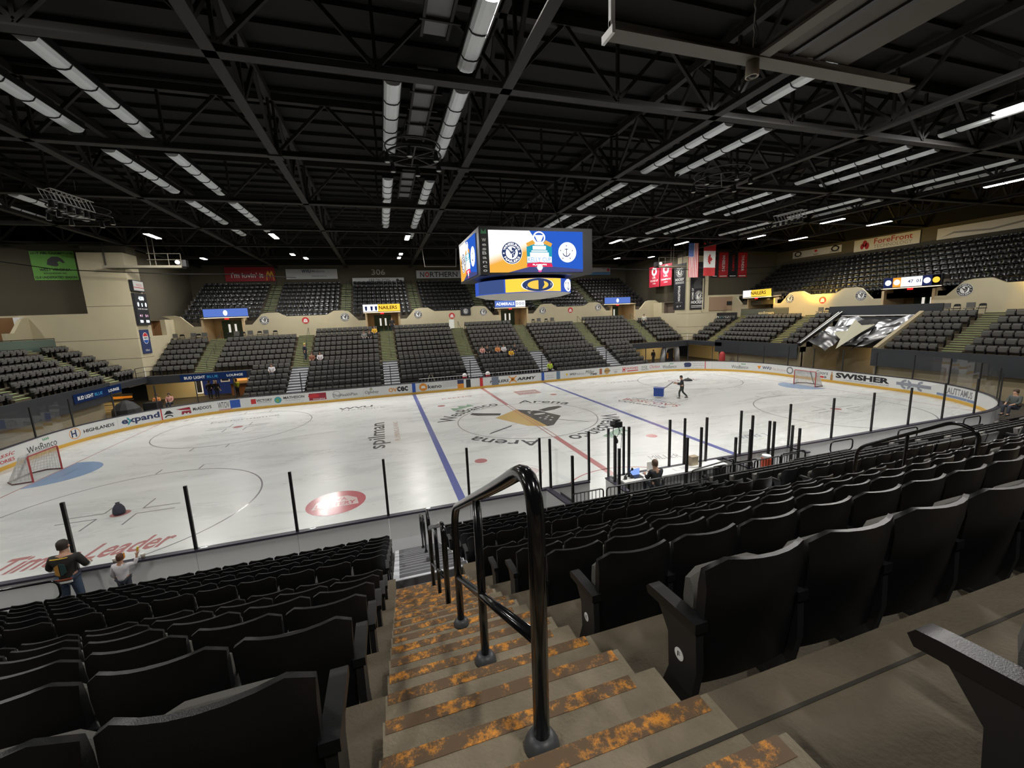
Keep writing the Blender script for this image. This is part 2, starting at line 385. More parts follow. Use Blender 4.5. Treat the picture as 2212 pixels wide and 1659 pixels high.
for a0 in (0, PI):
    q = MB(); arc_text(q, FI, 0, 0, 'WesBanco', 4.8, 1.15, -1.3 + a0, -.12 + a0, .003, .01); arc_text(q, FI, 0, 0, 'Arena', 4.8, 1.0, .2 + a0, 1.0 + a0, .003, .01); ip(q, 'lettering', iK)
    pf = polar(FI, 0, 0); q = MB(); q.prism([(-.75 + a0, 6.1), (-.66 + a0, 6.9), (-.6 + a0, 6.4), (-.54 + a0, 7.0), (-.48 + a0, 6.4), (-.42 + a0, 6.9), (-.4 + a0, 6.1)][::-1], pf, .001, .003); ip(q, 'leaf_mark', iGn)
def itext(s, o, u, w, h, mt, bold=0., shear=0.):
    u = Vector((*u, 0)).normalized(); f = frame((*o, 0), u, (-u.y, u.x, 0)); return text(f, s, 0, 0, w, h, mt, ICEO, .003, bold, shear)
for o in (itext('spilman', (-8.75, -2.6), (0, 1), 5.9, 1.25, iK, .01), itext('PLUMBING & HVAC', (-8.2, -1.5), (0, 1), 4.6, .3, imat('ice_brown', (.5, .34, .28))),
    itext('WVU', (-12.5, 9.1), (1, 0), 2.6, .75, iK, .03), itext('Medicine', (-12.2, 8.5), (1, 0), 3.2, .35, iG),
    itext('- Times Leader', (-20.6, -10.3), (1, .03), 4.9, 1.0, iR, .02, .3), itext('Performance', (-20.9, 8.7), (1, .16), 4.3, .5, iG),
    itext('BOSCOV\'S', (8.5, 2.1), (.5, -1), 4.3, .8, iR, .02), itext('Wheeling', (7.7, 1.9), (.5, -1), 4.0, .6, iG, .02), itext('DEPARTMENT', (9.4, 2.2), (.5, -1), 3.6, .45, iG),
    itext('MILLER', (2.5, -9.75), (1, -.2), 1.5, .5, iG), itext('Chick', (16.8, 7.0), (1, -.15), 3.2, .8, iR, 0, .3), itext('WTRF 7', (8.5, -9.1), (1, -.1), 1.7, .5, imat('ice_bluegrey', (.3, .33, .42))),
    itext('KEENO', (-4.3, 9.2), (1, .06), 2.6, .5, iR), itext('UNITED', (11.5, 9.2), (1, -.1), 3.2, .45, iG)): o.matrix_parent_inverse = Matrix()
q = MB(); q.disc(FI, -10.9, -8.9, 1.06, .001, .003, 40); ip(q, 'lottery_disc', iL)
q = MB(); q.prism([(-.82, -.4), (.82, -.4), (.72, .2), (.35, .52), (-.35, .52), (-.72, .2)], lambda a, b, w: (a - 10.9, b - 8.9, w), .004, .005); ip(q, 'lottery_badge', imat('ice_pink', (.75, .6, .58)))
q = MB(); FL = frame((-10.9, -8.9, 0), (1, 0, 0), (0, 1, 0)); tadd(q, FL, 'LOTTERY', -.7, -.33, .7, 0, .007, .03); tadd(q, FL, 'W.VA.', -.4, .1, .4, .4, .007, .02); ip(q, 'lettering', iL)
q = MB(); q.ring(FI, -3.25, -8.8, .72, .76, .001, .003); q.disc(FI, -3.25, -8.8, .6, .001, .003, 24, .8); ip(q, 'round_sponsor_mark', imat('ice_palepink', (.66, .56, .55)))
q = MB(); rect(q, FI, 2.1, 7.9, 4.2, 9.7, .001, .003); ip(q, 'red_sponsor_panel', imat('ice_dullred', (.5, .3, .28)))
q = MB(); f2 = frame((2.1, 7.9, 0), (1, 0, 0), (0, 1, 0)); tadd(q, f2, 'TOYOTA', .2, .6, 1.9, 1.2, .005, .03); ip(q, 'lettering', imat('ice_white', (.7, .72, .7)))
q = MB()
for i in range(9):
    q.prism([(-24.5 + i * .4, 10.6 + (i % 3) * .12), (-24.2 + i * .4, 10.6 + (i % 3) * .12), (-24.2 + i * .4, 10.9 + (i % 2) * .2), (-24.5 + i * .4, 10.85)], FI, .001, .002)
ip(q, 'corner_sponsor_mark', imat('ice_pale', (.5, .52, .54)))

# ------------------------------------------------------------------ ceiling and roof steel
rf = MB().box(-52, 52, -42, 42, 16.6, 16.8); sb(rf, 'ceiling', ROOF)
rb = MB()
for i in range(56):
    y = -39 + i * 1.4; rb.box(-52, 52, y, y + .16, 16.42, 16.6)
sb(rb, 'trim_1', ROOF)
def truss(axis, c, lo, hi, skip=()):
    T = struct('roof_truss'); T['label'] = 'dark steel roof truss with bottom chord and diagonal webs'
    g = lambda a, b, z: (c + b, a, z) if axis == 'y' else (a, c + b, z)
    m = MB(); p0, p1 = g(lo, -.17, 13.92), g(hi, .17, 13.97); m.box(min(p0[0], p1[0]), max(p0[0], p1[0]), min(p0[1], p1[1]), max(p0[1], p1[1]), 13.92, 13.97)
    m.bar(g(lo, 0, 14.07), g(hi, 0, 14.07), .05, .24); m.build('bottom_chord', TRUSS, T, local=True)
    m = MB(); m.bar(g(lo, 0, 16.25), g(hi, 0, 16.25), .25, .3); m.build('top_chord', TRUSS, T, local=True)
    n = max(2, round((hi - lo) / 4.1)); st = (hi - lo) / n
    for i in range(n):
        a = lo + i * st
        m = MB(); m.bar(g(a, 0, 14.1), g(a + st / 2, 0, 16.2), .12); m.bar(g(a + st / 2, 0, 16.2), g(a + st, 0, 14.1), .12); m.bar(g(a, 0, 14.1), g(a, 0, 16.2), .1)
        m.build('web_member', TRUSS, T, local=True)
TX = [-37, -28.9, -20.7, -12.4, -4.15, 4.25, 12.45, 20.7, 28.9, 37]
for x in TX: truss('y', x, -36, 36)
for y in (-26, -18.3, -10.9, -3.7, 3.95, 11.7, 19.3, 27): truss('x', y, -45, 45)
# gusset boxes at the nodes of the left truss
for x in (-12.4, -4.15):
    m = MB().box(x - .28, x + .28, -3.95, -3.45, 13.86, 14.2); o = sb(m, 'trim_2', TRUSS)

# ------------------------------------------------------------------ unlit light troughs: half-octagon diffusers with bands
DIFF = mat('diffuser_white', (.78, .82, .84), .5)
def trough_mesh(L):
    w, d = .27, .13; prof = [(-w, 0), (-w * .72, -d * .75), (-w * .3, -d), (w * .3, -d), (w * .72, -d * .75), (w, 0)]
    m = MB(); n = len(prof)
    m.add([(x, 0, z) for x, z in prof] + [(x, L, z) for x, z in prof], [(i, i + 1, n + i + 1, n + i) for i in range(n - 1)] + [tuple(range(n))[::-1], tuple(range(n, 2 * n)), (n - 1, 0, n, 2 * n - 1)])
    return m.mesh('diffuser', DIFF)
def band_mesh():
    w, d = .29, .15; prof = [(-w, .02), (-w * .72, -d * .75), (-w * .3, -d), (w * .3, -d), (w * .72, -d * .75), (w, .02)]
    m = MB()
    for a, b in zip(prof, prof[1:]): m.bar((a[0], 0, a[1]), (b[0], 0, b[1]), .035, .02, (0, 1, 0))
    return m.mesh('band', BLACK)
T6 = trough_mesh(6.05); T3 = trough_mesh(3.1); BANDM = band_mesh(); TBOX = MB().box(-.3, .3, 0, 6.05, .0, .22).mesh('tray', BLACK); TBOX3 = MB().box(-.3, .3, 0, 3.1, 0, .22).mesh('tray', BLACK)
def trough(x, y, long_=True, where=''):
    t = thing('light_trough', (x, y, 14.55), where, 'light fixture', 'unlit white light troughs under the roof')
    link('tray', TBOX if long_ else TBOX3, t, True); link('diffuser', T6 if long_ else T3, t, True)
    for k in range(4 if long_ else 2):
        b = link('band', BANDM, t, True); b.location = (0, (1.25 + 1.18 * k), 0)
XL = [(-19.3, 'leftmost pair'), (-17.0, 'leftmost pair'), (-7.62, 'pair above the stairs'), (-5.3, 'pair above the stairs'), (6.4, 'pair right of the scoreboard'), (8.6, 'pair right of the scoreboard'),
      (18.1, 'pair over the right of the rink'), (20.3, 'pair over the right of the rink'), (27.4, 'pair farthest right'), (29.5, 'pair farthest right'), (-27.6, 'pair at far left'), (-29.8, 'pair at far left')]
for i, (x, nm) in enumerate(XL):
    sd = 'left' if i % 2 == 0 else 'right'
    if i >= 10: sd = 'right' if i == 10 else 'left'
    for j, (y, wh) in enumerate([(-9.45, 'nearest'), (-1.4, 'second'), (6.55, 'farthest')]):
        if x in (-7.62, -5.3) and j == 1: y = .25
        if x in (-7.62, -5.3) and j == 2: y = 6.45
        trough(x, y, True, f'long unlit light trough, {sd} of the {nm}, {wh}')
for x, wh in ((-5.4, 'above the stairs, beside the topmost lamp'), (6.3, 'right of the hanging ceiling camera'), (18.1, 'at the right edge beside a lit lamp')): trough(x, -13.8, False, 'short white unlit light trough ' + wh)
for x in (-19.3, -17, 18.1, 20.3, -5.3): trough(x, 13.9, False, 'short white light trough beyond the long ones, ' + {-19.3: 'leftmost', -17: 'left, next to a lamp', 18.1: 'right, next to a lamp', 20.3: 'rightmost', -5.3: 'left of the scoreboard'}[x])
# return ducts between the pair above the stairs
for y0, y1 in ((-16, -11.3), (-9.6, -4), (.2, 5.4)):
    G = thing('grille_frame', (-6.45, (y0 + y1) / 2, 15), 'dark gridded panel frame between the two light troughs, ' + ('nearest' if y0 < -12 else 'middle' if y0 < -5 else 'farthest'), 'duct panel')
    for q in (-.38, .38): MB().box(-6.45 + q - .04, -6.45 + q + .04, y0, y1, 14.9, 15).build('side_rail', TRUSS, G)
    MB().box(-6.8, -6.1, y0, y1, 15.0, 15.05).build('panel', mat('duct_grey', (.16, .16, .165), .6), G)
    y = y0
    while y < y1: MB().box(-6.95, -5.8, y, y + .07, 14.88, 14.97).build('cross_bar', TRUSS, G); y += 1.3

# ------------------------------------------------------------------ walls
m = MB().box(-45.2, 45.2, 35.2, 35.5, 5, 14.3); sb(m, 'wall_back', OLIVE)
m = MB().box(-50, 50, 35.2, 35.5, 14.3, 16.8); sb(m, 'wall_back_upper', ROOF)
m = MB().box(45, 45.3, -36, 36, 5, 13.9); sb(m, 'wall_right', OLIVE)
m = MB().box(45, 45.3, -36, 36, 13.9, 16.8); sb(m, 'wall_right_upper', ROOF)
m = MB().box(-45.3, -45, -36, 36, 0, 13.9); sb(m, 'wall_left', OLIVE)
m = MB().box(-45.3, -45, -36, 36, 13.9, 16.8); sb(m, 'wall_left_upper', ROOF)
m = MB().box(-50, 50, -36, -35.6, 0, 16.8); sb(m, 'wall_front', ROOF)
# corner piers: full-height column on the corner, lower walls flush with it, upper walls set back
for s, nm in ((-1, 'left'), (1, 'right')):
    X = lambda a, b: (min(s * a, s * b), max(s * a, s * b))
    m = MB(); m.box(*X(28.9, 32.0), 19.0, 21.1, 2.75, 13.3)                          # corner column
    m.box(*X(32.0, 45), 19.0, 19.4, 2.75, 8.35)                                        # lower wall towards the end
    m.box(*X(28.9, 29.3), 21.1, 26.6, 2.75, 6.25); m.box(*X(28.9, 29.3), 24.2, 26.6, 6.25, 7.75); m.box(*X(28.9, 29.3), 21.1, 21.5, 6.25, 7.75)
    m.box(*X(28.9, 29.3), 26.6, 35.2, 2.75, 7.75)
    sb(m, 'wall_pier_' + nm, CREAM)
    m = MB(); m.box(*X(32.0, 45), 20.4, 20.8, 8.35, 14.2); m.box(*X(30.2, 30.6), 21.1, 35.2, 7.75, 14.2); m.box(*X(32, 45), 19.4, 20.4, 8.25, 8.35); m.box(*X(29.3, 30.2), 21.1, 35.2, 7.65, 7.75)
    m.box(*X(28.9, 32.0), 19.6, 21.1, 13.3, 14.2)
    sb(m, 'wall_pier_upper_' + nm, OLIVE)
    m = MB(); m.box(*X(29.9, 30.0), 21.4, 24.3, 6.2, 7.8); m.box(*X(29.3, 30.0), 21.45, 21.5, 6.2, 7.8); m.box(*X(29.3, 30.0), 24.2, 24.25, 6.2, 7.8); sb(m, 'trim_3', BROWN if s < 0 else mat('taupe_panel', (.2, .15, .12), .7))
    m = MB()                                                                           # panel joints of the cast walls
    for z in (4.4, 6.1, 8.9 if s < 0 else 10.2): m.box(*X(28.895, 32.005), 18.993, 19.02, z, z + .03); m.box(*X(28.893, 28.91), 19.0, 21.1, z, z + .03)
    m.box(*X(32, 40), 18.993, 19.02, 4.4, 4.43); m.box(*X(32, 40), 18.993, 19.02, 6.1, 6.13)
    sb(m, 'trim_4', mat('joint_dark', (.12, .1, .07), .9))
# brown doorway in the left pier and the wood recess in the right one
m = MB().box(-38.4, -36.6, 18.9, 18.99, 5.42, 8.2); sb(m, 'door_9', BROWN)
m = MB().box(-36.6, -36.2, 18.6, 18.99, 5.42, 8.2).box(-38.8, -38.4, 18.6, 18.99, 5.42, 8.2); sb(m, 'trim_5', WHT)
m = MB().box(32.2, 36.4, 18.9, 18.99, 6.35, 8.1); sb(m, 'trim_6', mat('wood_recess', (.3, .2, .13), .6))
m = MB().box(35.0, 35.8, 18.85, 18.9, 7.0, 7.5); sb(m, 'trim_7', BLACK)
m = MB().box(31.0, 31.2, 18.9, 18.99, 6.3, 10.5); sb(m, 'trim_8', mat('pale_pipe', (.5, .45, .33), .6))
# ------------------------------------------------------------------ terraces
RISE, DEP = .4517, .82
def tz(i): return 2.72 + RISE * i                 # tread height of concrete row i
def ty(i): return 19.03 + DEP * i                 # its back edge starts here (front row reaches to 18.75)
LZ = lambda j: .55 + .33 * j                      # near lower deck treads
LY = lambda j: 14.77 + .746 * j                   # seat back line
AISX = [-24.6, -16.45, -8.15, -.05, 7.75, 15.85, 23.9]
NEARX = [-16.95, -8.30, 0.0, 8.1, 16.2, 24.3]
NHW = .53
def terrace(name, f, a0, a1, gaps, rows=7, wall=True, mats=CONC):
    """stepped concrete: f(along, away, z) maps to the hall"""
    T = struct(name)
    segs = []; a = a0
    for g in sorted(gaps):
        if g[0] > a: segs.append((a, g[0]))
        a = max(a, g[1])
    if a < a1: segs.append((a, a1))
    for i in range(rows):
        y0 = 18.75 if i == 0 else ty(i); y1 = ty(i + 1) if i < 6 else 26.0
        for s0, s1 in segs:
            m = MB(); m.hexa([f(s0, y0, tz(i) - .5), f(s1, y0, tz(i) - .5), f(s1, y1, tz(i) - .5), f(s0, y1, tz(i) - .5), f(s0, y0, tz(i)), f(s1, y0, tz(i)), f(s1, y1, tz(i)), f(s0, y1, tz(i))])
            m.build('tread', mats, T, local=True)
    return T
fN = lambda a, y, z: (a, -y, z)
fF = lambda a, y, z: (a, y, z)
fR = lambda a, y, z: (y + 9.9, a, z)
fL = lambda a, y, z: (-y - 9.9, a, z)
HW = .74
terrace('terrace_near', fN, -29, 29, [(x - NHW, x + NHW) for x in NEARX if abs(x) < 26] )
terrace('terrace_far', fF, -28.9, 28.9, [(x - HW, x + HW) for x in AISX])
ENDY = [15.2, 6.9, -6.7, -15]
terrace('terrace_right', fR, -19, 19, [(y - .6, y + .6) for y in ENDY] + [(-2.3, 3.9)])
terrace('terrace_left', fL, -19, 19, [(y - .6, y + .6) for y in ENDY])
# near walkway joint and the tread under the camera
m = MB().box(-29, 29, -24.092, -24.08, tz(6) + .0005, tz(6) + .003); sb(m, 'trim_10', mat('joint_black', (.03, .025, .018), .9))
# aisle stairs: each concrete step is a piece, its worn nosing paint a sub-piece
def aisle(name, f, c, hw, k0, k1, strip, stripw=.09, sk=CONC):
    A = struct(name)
    for k in range(k0, k1):
        z = tz(6) - RISE / 3 * k; yn = ty(6) - DEP / 3 * k   # nosing line, three steps to a row
        dp = DEP / 3; w = .03 + .09 * (k % 3 == 1)
        st = MB(); st.hexa([f(c - hw, yn, z - .5), f(c + hw, yn, z - .5), f(c + hw, yn + dp, z - .5), f(c - hw, yn + dp, z - .5), f(c - hw, yn, z), f(c + hw, yn, z), f(c + hw, yn + dp, z), f(c - hw, yn + dp, z)])
        o = st.build('step', sk, A, local=True)
        e = MB()
        for x0, x1, y0, y1, z0, z1 in ((c - hw + .01, c + hw - w, yn - .003, yn + stripw, z - .012, z + .002),):
            e.hexa([f(x0, y0, z0), f(x1, y0, z0), f(x1, y1, z0), f(x0, y1, z0), f(x0, y0, z1), f(x1, y0, z1), f(x1, y1, z1), f(x0, y1, z1)])
        e.build('edge_strip', strip, o, local=True)
    return A
aisle('aisle_stairs', fN, -8.30, NHW, -3, 19, ORANGE, .055, CONCS)
for x in NEARX:
    if x != -8.30 and -20 < x < 20: aisle('aisle_stairs', fN, x, NHW, -1, 19, ORANGE, .055, CONCS)
for x in AISX: aisle('aisle_stairs', fF, x, HW, -1, 19, GREENP, .12)
for y in ENDY: aisle('aisle_stairs', fR, y, .6, -1, 19, GREENP_YLIT if y > 0 else GREENP, .12); aisle('aisle_stairs', fL, y, .6, -1, 19, GREENP, .12)
# aluminium steps of the lower deck below each near aisle and each far aisle
def alu(f, c, hw, y0, z0, n, run, rise):
    A = struct('aluminium_stairs')
    def bx6(x0, x1, y0, y1, z0, z1): return MB().hexa([f(x0, y0, z0), f(x1, y0, z0), f(x1, y1, z0), f(x0, y1, z0), f(x0, y0, z1), f(x1, y0, z1), f(x1, y1, z1), f(x0, y1, z1)])
    for k in range(n):
        z = z0 - rise * (k + 1); y = y0 - run * k
        o = bx6(c - hw, c + hw, y - run, y, z - .04, z).build('step', ALU, A, local=True)
        bx6(c - hw + .1, c + hw - .02, y - run * .97, y - run * .72, z, z + .003).build('grip_strip', GRIP, o, local=True)
        bx6(c - hw, c + hw, y - .02, y, z, z + rise - .05).build('riser', RIS, A, local=True)
GRIP = mat('grip_grey', (.12, .12, .13), .7); RIS = mat('riser_grey', (.13, .13, .14), .6)
for x in NEARX:
    if abs(x) < 10: alu(fN, x + (.05 if x < -8 else 0), .62, 18.75, 2.72, 14, .375, .178)
for x in AISX[1:-1]: alu(fF, x, .72, 18.75, 2.72, 12, .42, .2)
# lower decks (telescopic risers): dark decking
DECK = mat('deck_dark', (.05, .048, .045), .7)
def deck(name, f, segs, ly, lz):
    D = struct(name)
    for a0, a1 in segs:
        for j in range(6):
            y0 = ly(j) - .56; y1 = y0 + .746 + (.6 if j == 5 else 0); z = lz(j)
            m = MB(); m.hexa([f(a0, y0, z - .33), f(a1, y0, z - .33), f(a1, y1, z - .33), f(a0, y1, z - .33), f(a0, y0, z), f(a1, y0, z), f(a1, y1, z), f(a0, y1, z)]); m.build('deck_tread', DECK, D, local=True)
    return D
NSEG = [(-28, -17.7), (-16.2, -8.9), (-7.58, -.75), (.75, 7.35), (8.85, 15.45), (16.95, 23.5)]
deck('lower_deck_near', fN, NSEG, LY, LZ)
FLZ = lambda j: .38 + .41 * j
FLY = lambda j: 14.77 + .746 * j
FSEG = [(-20.4, -17.2), (-15.7, -8.9), (-7.4, -.8), (.7, 7.0), (8.5, 15.1), (16.6, 19.9)]
deck('lower_deck_far', fF, FSEG, FLY, FLZ)
sb(MB().box(-29, 29, -14.25, -13.05, .05, .3), 'floor_walkway_near', mat('walk_grey', (.33, .33, .34), .7))

# ------------------------------------------------------------------ far cream wall with humps, doorways, upper tiers
def cream_profile(f, doors, humps, lo, hi, name, m):
    """wall at 26.0 from z 5.42; steps down beside every doorway, humps over the aisles"""
    Wl = struct(name)
    xs = sorted([lo, hi] + [d - 1.95 for d in doors] + [d + 1.95 for d in doors])
    for a, b in zip(xs, xs[1:]):
        mid = (a + b) / 2
        if any(abs(mid - d) < 1.9 for d in doors) or b - a < .3: continue
        pts = [(a, 5.3), (b, 5.3)]
        top = []
        L = any(abs(a - d - 1.95) < .01 for d in doors); Rr = any(abs(b - d + 1.95) < .01 for d in doors)
        top.append((a, 6.95 if L else 7.7))
        if L: top += [(a + .75, 6.95), (a + 1.75, 8.02), (a + 2.3, 8.14), (a + 3.3, 8.14), (a + 4.1, 7.7)]
        if Rr: top += [(b - 4.1, 7.7), (b - 3.3, 8.14), (b - 2.3, 8.14), (b - 1.75, 8.02), (b - .75, 6.95)]
        top.append((b, 6.95 if Rr else 7.7))
        top = [p for i, p in enumerate(top) if i == 0 or p[0] > top[i - 1][0]]
        q = MB(); q.prism(pts + top[::-1], lambda u, v, w: f(u, 26.0 + w, v), 0, .25); q.build('wall_panel', m, Wl, local=True)
    return Wl
FD = [-24.6, -8.4, 7.75, 23.9]
cream_profile(fF, FD, None, -28.9, 28.9, 'wall_far_concourse', CREAM)
ED = [14.6, -.2, -15]
cream_profile(fR, ED, None, -19, 19, 'wall_right_concourse', CREAM)
cream_profile(fL, ED, None, -19, 19, 'wall_left_concourse', CREAM)
UY = lambda k: 27.0 + .875 * k                     # upper seat back line
UZ = lambda k: 8.1 - .72 + .492 * k                # upper tread
def upper(name, f, lo, hi, aisles, doors, ah=.55):
    U = struct(name)
    for k in range(9):
        y0 = UY(k) - .62; y1 = y0 + .9; z = UZ(k)
        gaps = [(d - 1.95, d + 1.95) for d in doors] if k < 2 else []
        a = lo; segs = []
        for g in gaps: segs.append((a, g[0])); a = g[1]
        segs.append((a, hi))
        for s0, s1 in segs:
            if s1 - s0 < .1: continue
            m = MB(); m.hexa([f(s0, y0, z - .5), f(s1, y0, z - .5), f(s1, y1, z - .5), f(s0, y1, z - .5), f(s0, y0, z), f(s1, y0, z), f(s1, y1, z), f(s0, y1, z)]); m.build('tread', CONCD, U, local=True)
    sm = MB()
    for c in aisles:
        for k in range(18):
            z = UZ(0) + .246 * k; y = UY(0) - .62 + .4375 * k
            sm.hexa([f(c - ah, y - .01, z), f(c + ah, y - .01, z), f(c + ah, y + .24, z), f(c - ah, y + .24, z), f(c - ah, y - .01, z + .02), f(c + ah, y - .01, z + .02), f(c + ah, y + .24, z + .02), f(c - ah, y + .24, z + .02)])
    o = sm.build('aisle_strips', GREENP if 'right' not in name else GREENP_YLIT, U, local=True); o['kind'] = 'stuff'
UA = [-20.6, -12.5, -4.35, 3.75, 11.8, 19.9]
upper('terrace_upper_far', fF, -28.9, 28.9, UA, FD)
UE = [10.7, 3.6, -3.9, -11]
upper('terrace_upper_right', fR, -19, 19, UE, ED)
# doorways
DOORG = mat('door_green', (.035, .075, .045), .5)
WARMW = mat('warm_wall', (.6, .46, .27), .8)
dn = 1
def doorway(f, c, nm, open_=False):
    global dn
    D = struct('door_%d' % dn); dn += 1
    m = MB(); m.hexa([f(c - 1.95, 29, 5.4), f(c + 1.95, 29, 5.4), f(c + 1.95, 29.2, 5.4), f(c - 1.95, 29.2, 5.4), f(c - 1.95, 29, 8.0), f(c + 1.95, 29, 8.0), f(c + 1.95, 29.2, 8.0), f(c - 1.95, 29.2, 8.0)])
    for q in (-1.95, 1.75): m.hexa([f(c + q, 26, 5.4), f(c + q + .2, 26, 5.4), f(c + q + .2, 29, 5.4), f(c + q, 29, 5.4), f(c + q, 26, 7.6), f(c + q + .2, 26, 7.6), f(c + q + .2, 29, 7.9), f(c + q, 29, 7.9)])
    m.build('side_wall', WARMW, D, local=True)
    m = MB(); m.hexa([f(c - 1.95, 25.9, 7.72), f(c + 1.95, 25.9, 7.72), f(c + 1.95, 29, 7.9), f(c - 1.95, 29, 7.9), f(c - 1.95, 25.9, 7.8), f(c + 1.95, 25.9, 7.8), f(c + 1.95, 29, 8.0), f(c - 1.95, 29, 8.0)]); m.build('lintel', WARMW, D, local=True)
    m = MB(); m.hexa([f(c - 1.95, 25.5, 5.2), f(c + 1.95, 25.5, 5.2), f(c + 1.95, 29, 5.2), f(c - 1.95, 29, 5.2), f(c - 1.95, 25.5, 5.42), f(c + 1.95, 25.5, 5.42), f(c + 1.95, 29, 5.42), f(c - 1.95, 29, 5.42)]); m.build('sill', CONC, D, local=True)
    for q in (-1.0, .03):
        m = MB(); m.hexa([f(c + q, 28.9, 5.42), f(c + q + .97, 28.9, 5.42), f(c + q + .97, 28.99, 5.42), f(c + q, 28.99, 5.42), f(c + q, 28.9, 7.5), f(c + q + .97, 28.9, 7.5), f(c + q + .97, 28.99, 7.5), f(c + q, 28.99, 7.5)]); l = m.build('door_leaf', DOORG, D, local=True)
        m = MB(); x0 = c + q + (.6 if q < 0 else .17); m.hexa([f(x0, 28.87, 6.2), f(x0 + .2, 28.87, 6.2), f(x0 + .2, 28.9, 6.2), f(x0, 28.9, 6.2), f(x0, 28.87, 7.1), f(x0 + .2, 28.87, 7.1), f(x0 + .2, 28.9, 7.1), f(x0, 28.9, 7.1)]); m.build('door_window', emis('door_window_lit', (.9, .85, .75), .8), l, local=True)
    p = f(c, 27.4, 7.6); area('doorway_light', p, (1.2, .3), 9, (1, .72, .42))
for c in FD: doorway(fF, c, 'far')
for c in ED[:2]: doorway(fR, c, 'right')
# warm floodlights that colour the right concourse wall, in front of the door wall
YF = (1, .62, .05)
for y, pw in ((12.9, 130), (7.6, 170), (-8.5, 60)):
    area('concourse_flood', (34.3, y, 7.95), (.5, .3), pw, YF, rot=(0, -PI / 2 - .35, 0), spread=2.2)
for y_, e_ in ((9.8, 3600), (-9.5, 900)):      # sodium floods in the roof that wash the concourse wall
    l_ = bpy.data.lights.new('sodium_flood', 'SPOT'); l_.energy = e_; l_.color = (1, .58, .04); l_.spot_size = .78; l_.spot_blend = .5; l_.shadow_soft_size = .15
    o_ = bpy.data.objects.new('sodium_flood', l_); COL.objects.link(o_); o_.location = (29.6, y_, 13.4); o_.rotation_euler = (Vector((36, y_ - .3, 6.4)) - o_.location).to_track_quat('-Z', 'Y').to_euler()
# LED boards above the doorways
def led_board(f, c, w, cols, words, label, cat='sign'):
    o = f(c, 25.3, 8.25); T = thing('led_board', o, label, cat, None)
    m = MB(); m.hexa([f(c - w / 2 - .05, 25.06, 7.8), f(c + w / 2 + .05, 25.06, 7.8), f(c + w / 2 + .05, 25.35, 7.8), f(c - w / 2 - .05, 25.35, 7.8), f(c - w / 2 - .05, 25.06, 8.72), f(c + w / 2 + .05, 25.06, 8.72), f(c + w / 2 + .05, 25.35, 8.72), f(c - w / 2 - .05, 25.35, 8.72)]); m.build('casing', BLACK, T)
    p0, p1 = Vector(f(c, 25.05, 7.9)), Vector(f(c + 1, 25.05, 7.9)); u = p1 - p0
    if f in (fR,): u = -u
    F = frame(p0, u, (0, 0, 1)); x = -w / 2
    for wd, cm in cols:
        rect(MB(), F, x, -.04, x + wd, .76, 0, .005).build('screen', cm, T); x += wd
    for s, u0, v0, u1, v1, m_ in words: text(F, s, u0, v0, u1, v1, m_, T, .012, .02)
    m = MB(); rect(m, F, -w / 2, -.16, w / 2, -.12, -.2, .0); m.build('light_strip', emis('strip_glow', (1, .8, .55), 2.2), T)
    m = MB(); rect(m, F, -.2, -.34, .2, -.17, -.05, .0); m.build('exit_sign', emis('exit_red', (1, .03, .03), 1.2), T)
    return T, F
eB, eY, eW = emis('led_blue', (.1, .18, .55), 1.1), emis('led_yellow', (1, .58, .06), 1.3), emis('led_white', (.9, .92, .95), 1.4)
eN = emis('led_navy', (.02, .03, .12), .8); eK = emis('led_black', (.01, .01, .015), .2); eO = emis('led_orange', (.9, .35, .04), 1.2)
T, F = led_board(fF, -23.9, 4.0, [(4.0, eB)], [], 'blue led board over the leftmost far doorway'); m = MB(); m.disc(F, -.05, .34, .2, .006, .012, 14, 1.4); m.build('anchor_mark', eW, T)
T, F = led_board(fF, -8.45, 4.05, [(1.6, eW), (2.45, eY)], [('NAILERS', -.3, .18, 1.7, .58, eK)], 'yellow led board with team name over the far doorway left of the scoreboard')
for u in (-1.7, -1.1, -.62): m = MB(); m.prism([(u - .13, .55), (u + .13, .55), (u + .1, .15), (u, .02), (u - .1, .15)][::-1], F, .006, .012); m.build('player_mark', eN, T)
T, F = led_board(fF, 7.0, 4.0, [(2.7, eB), (1.3, eW)], [('ADMIRALS', -1.85, .18, .55, .55, eW)], 'blue and white led board under the hanging scoreboard')
for u in (.9, 1.3, 1.7): m = MB(); m.ring(F, u, .36, .1, .16, .006, .012, 16); m.build('ring_mark', eN, T)
T, F = led_board(fF, 22.4, 4.0, [(4.0, eB)], [], 'blue led board over the rightmost far doorway'); m = MB(); m.disc(F, 0, .34, .2, .006, .012, 14, 1.4); m.build('anchor_mark', eW, T)
T, F = led_board(fR, 14.4, 3.9, [(1.2, eW), (2.7, eY)], [('NAILERS', -.8, .18, 1.3, .6, eK)], 'yellow led board with team name in the right corner')
T, F = led_board(fR, -.9, 4.0, [(.7, eN), (.6, eO), (1.5, eW), (.65, eN), (.55, eK)], [('47  01', -.2, .25, .7, .52, eN)], 'led board with clock over the right end doorway')
for u, mm in ((-1.65, eW), (-1.0, eW), (1.12, eW), (1.72, eY)): m = MB(); m.disc(F, u, .36, .24, .006, .012, 18); m.build('round_mark', mm, T)
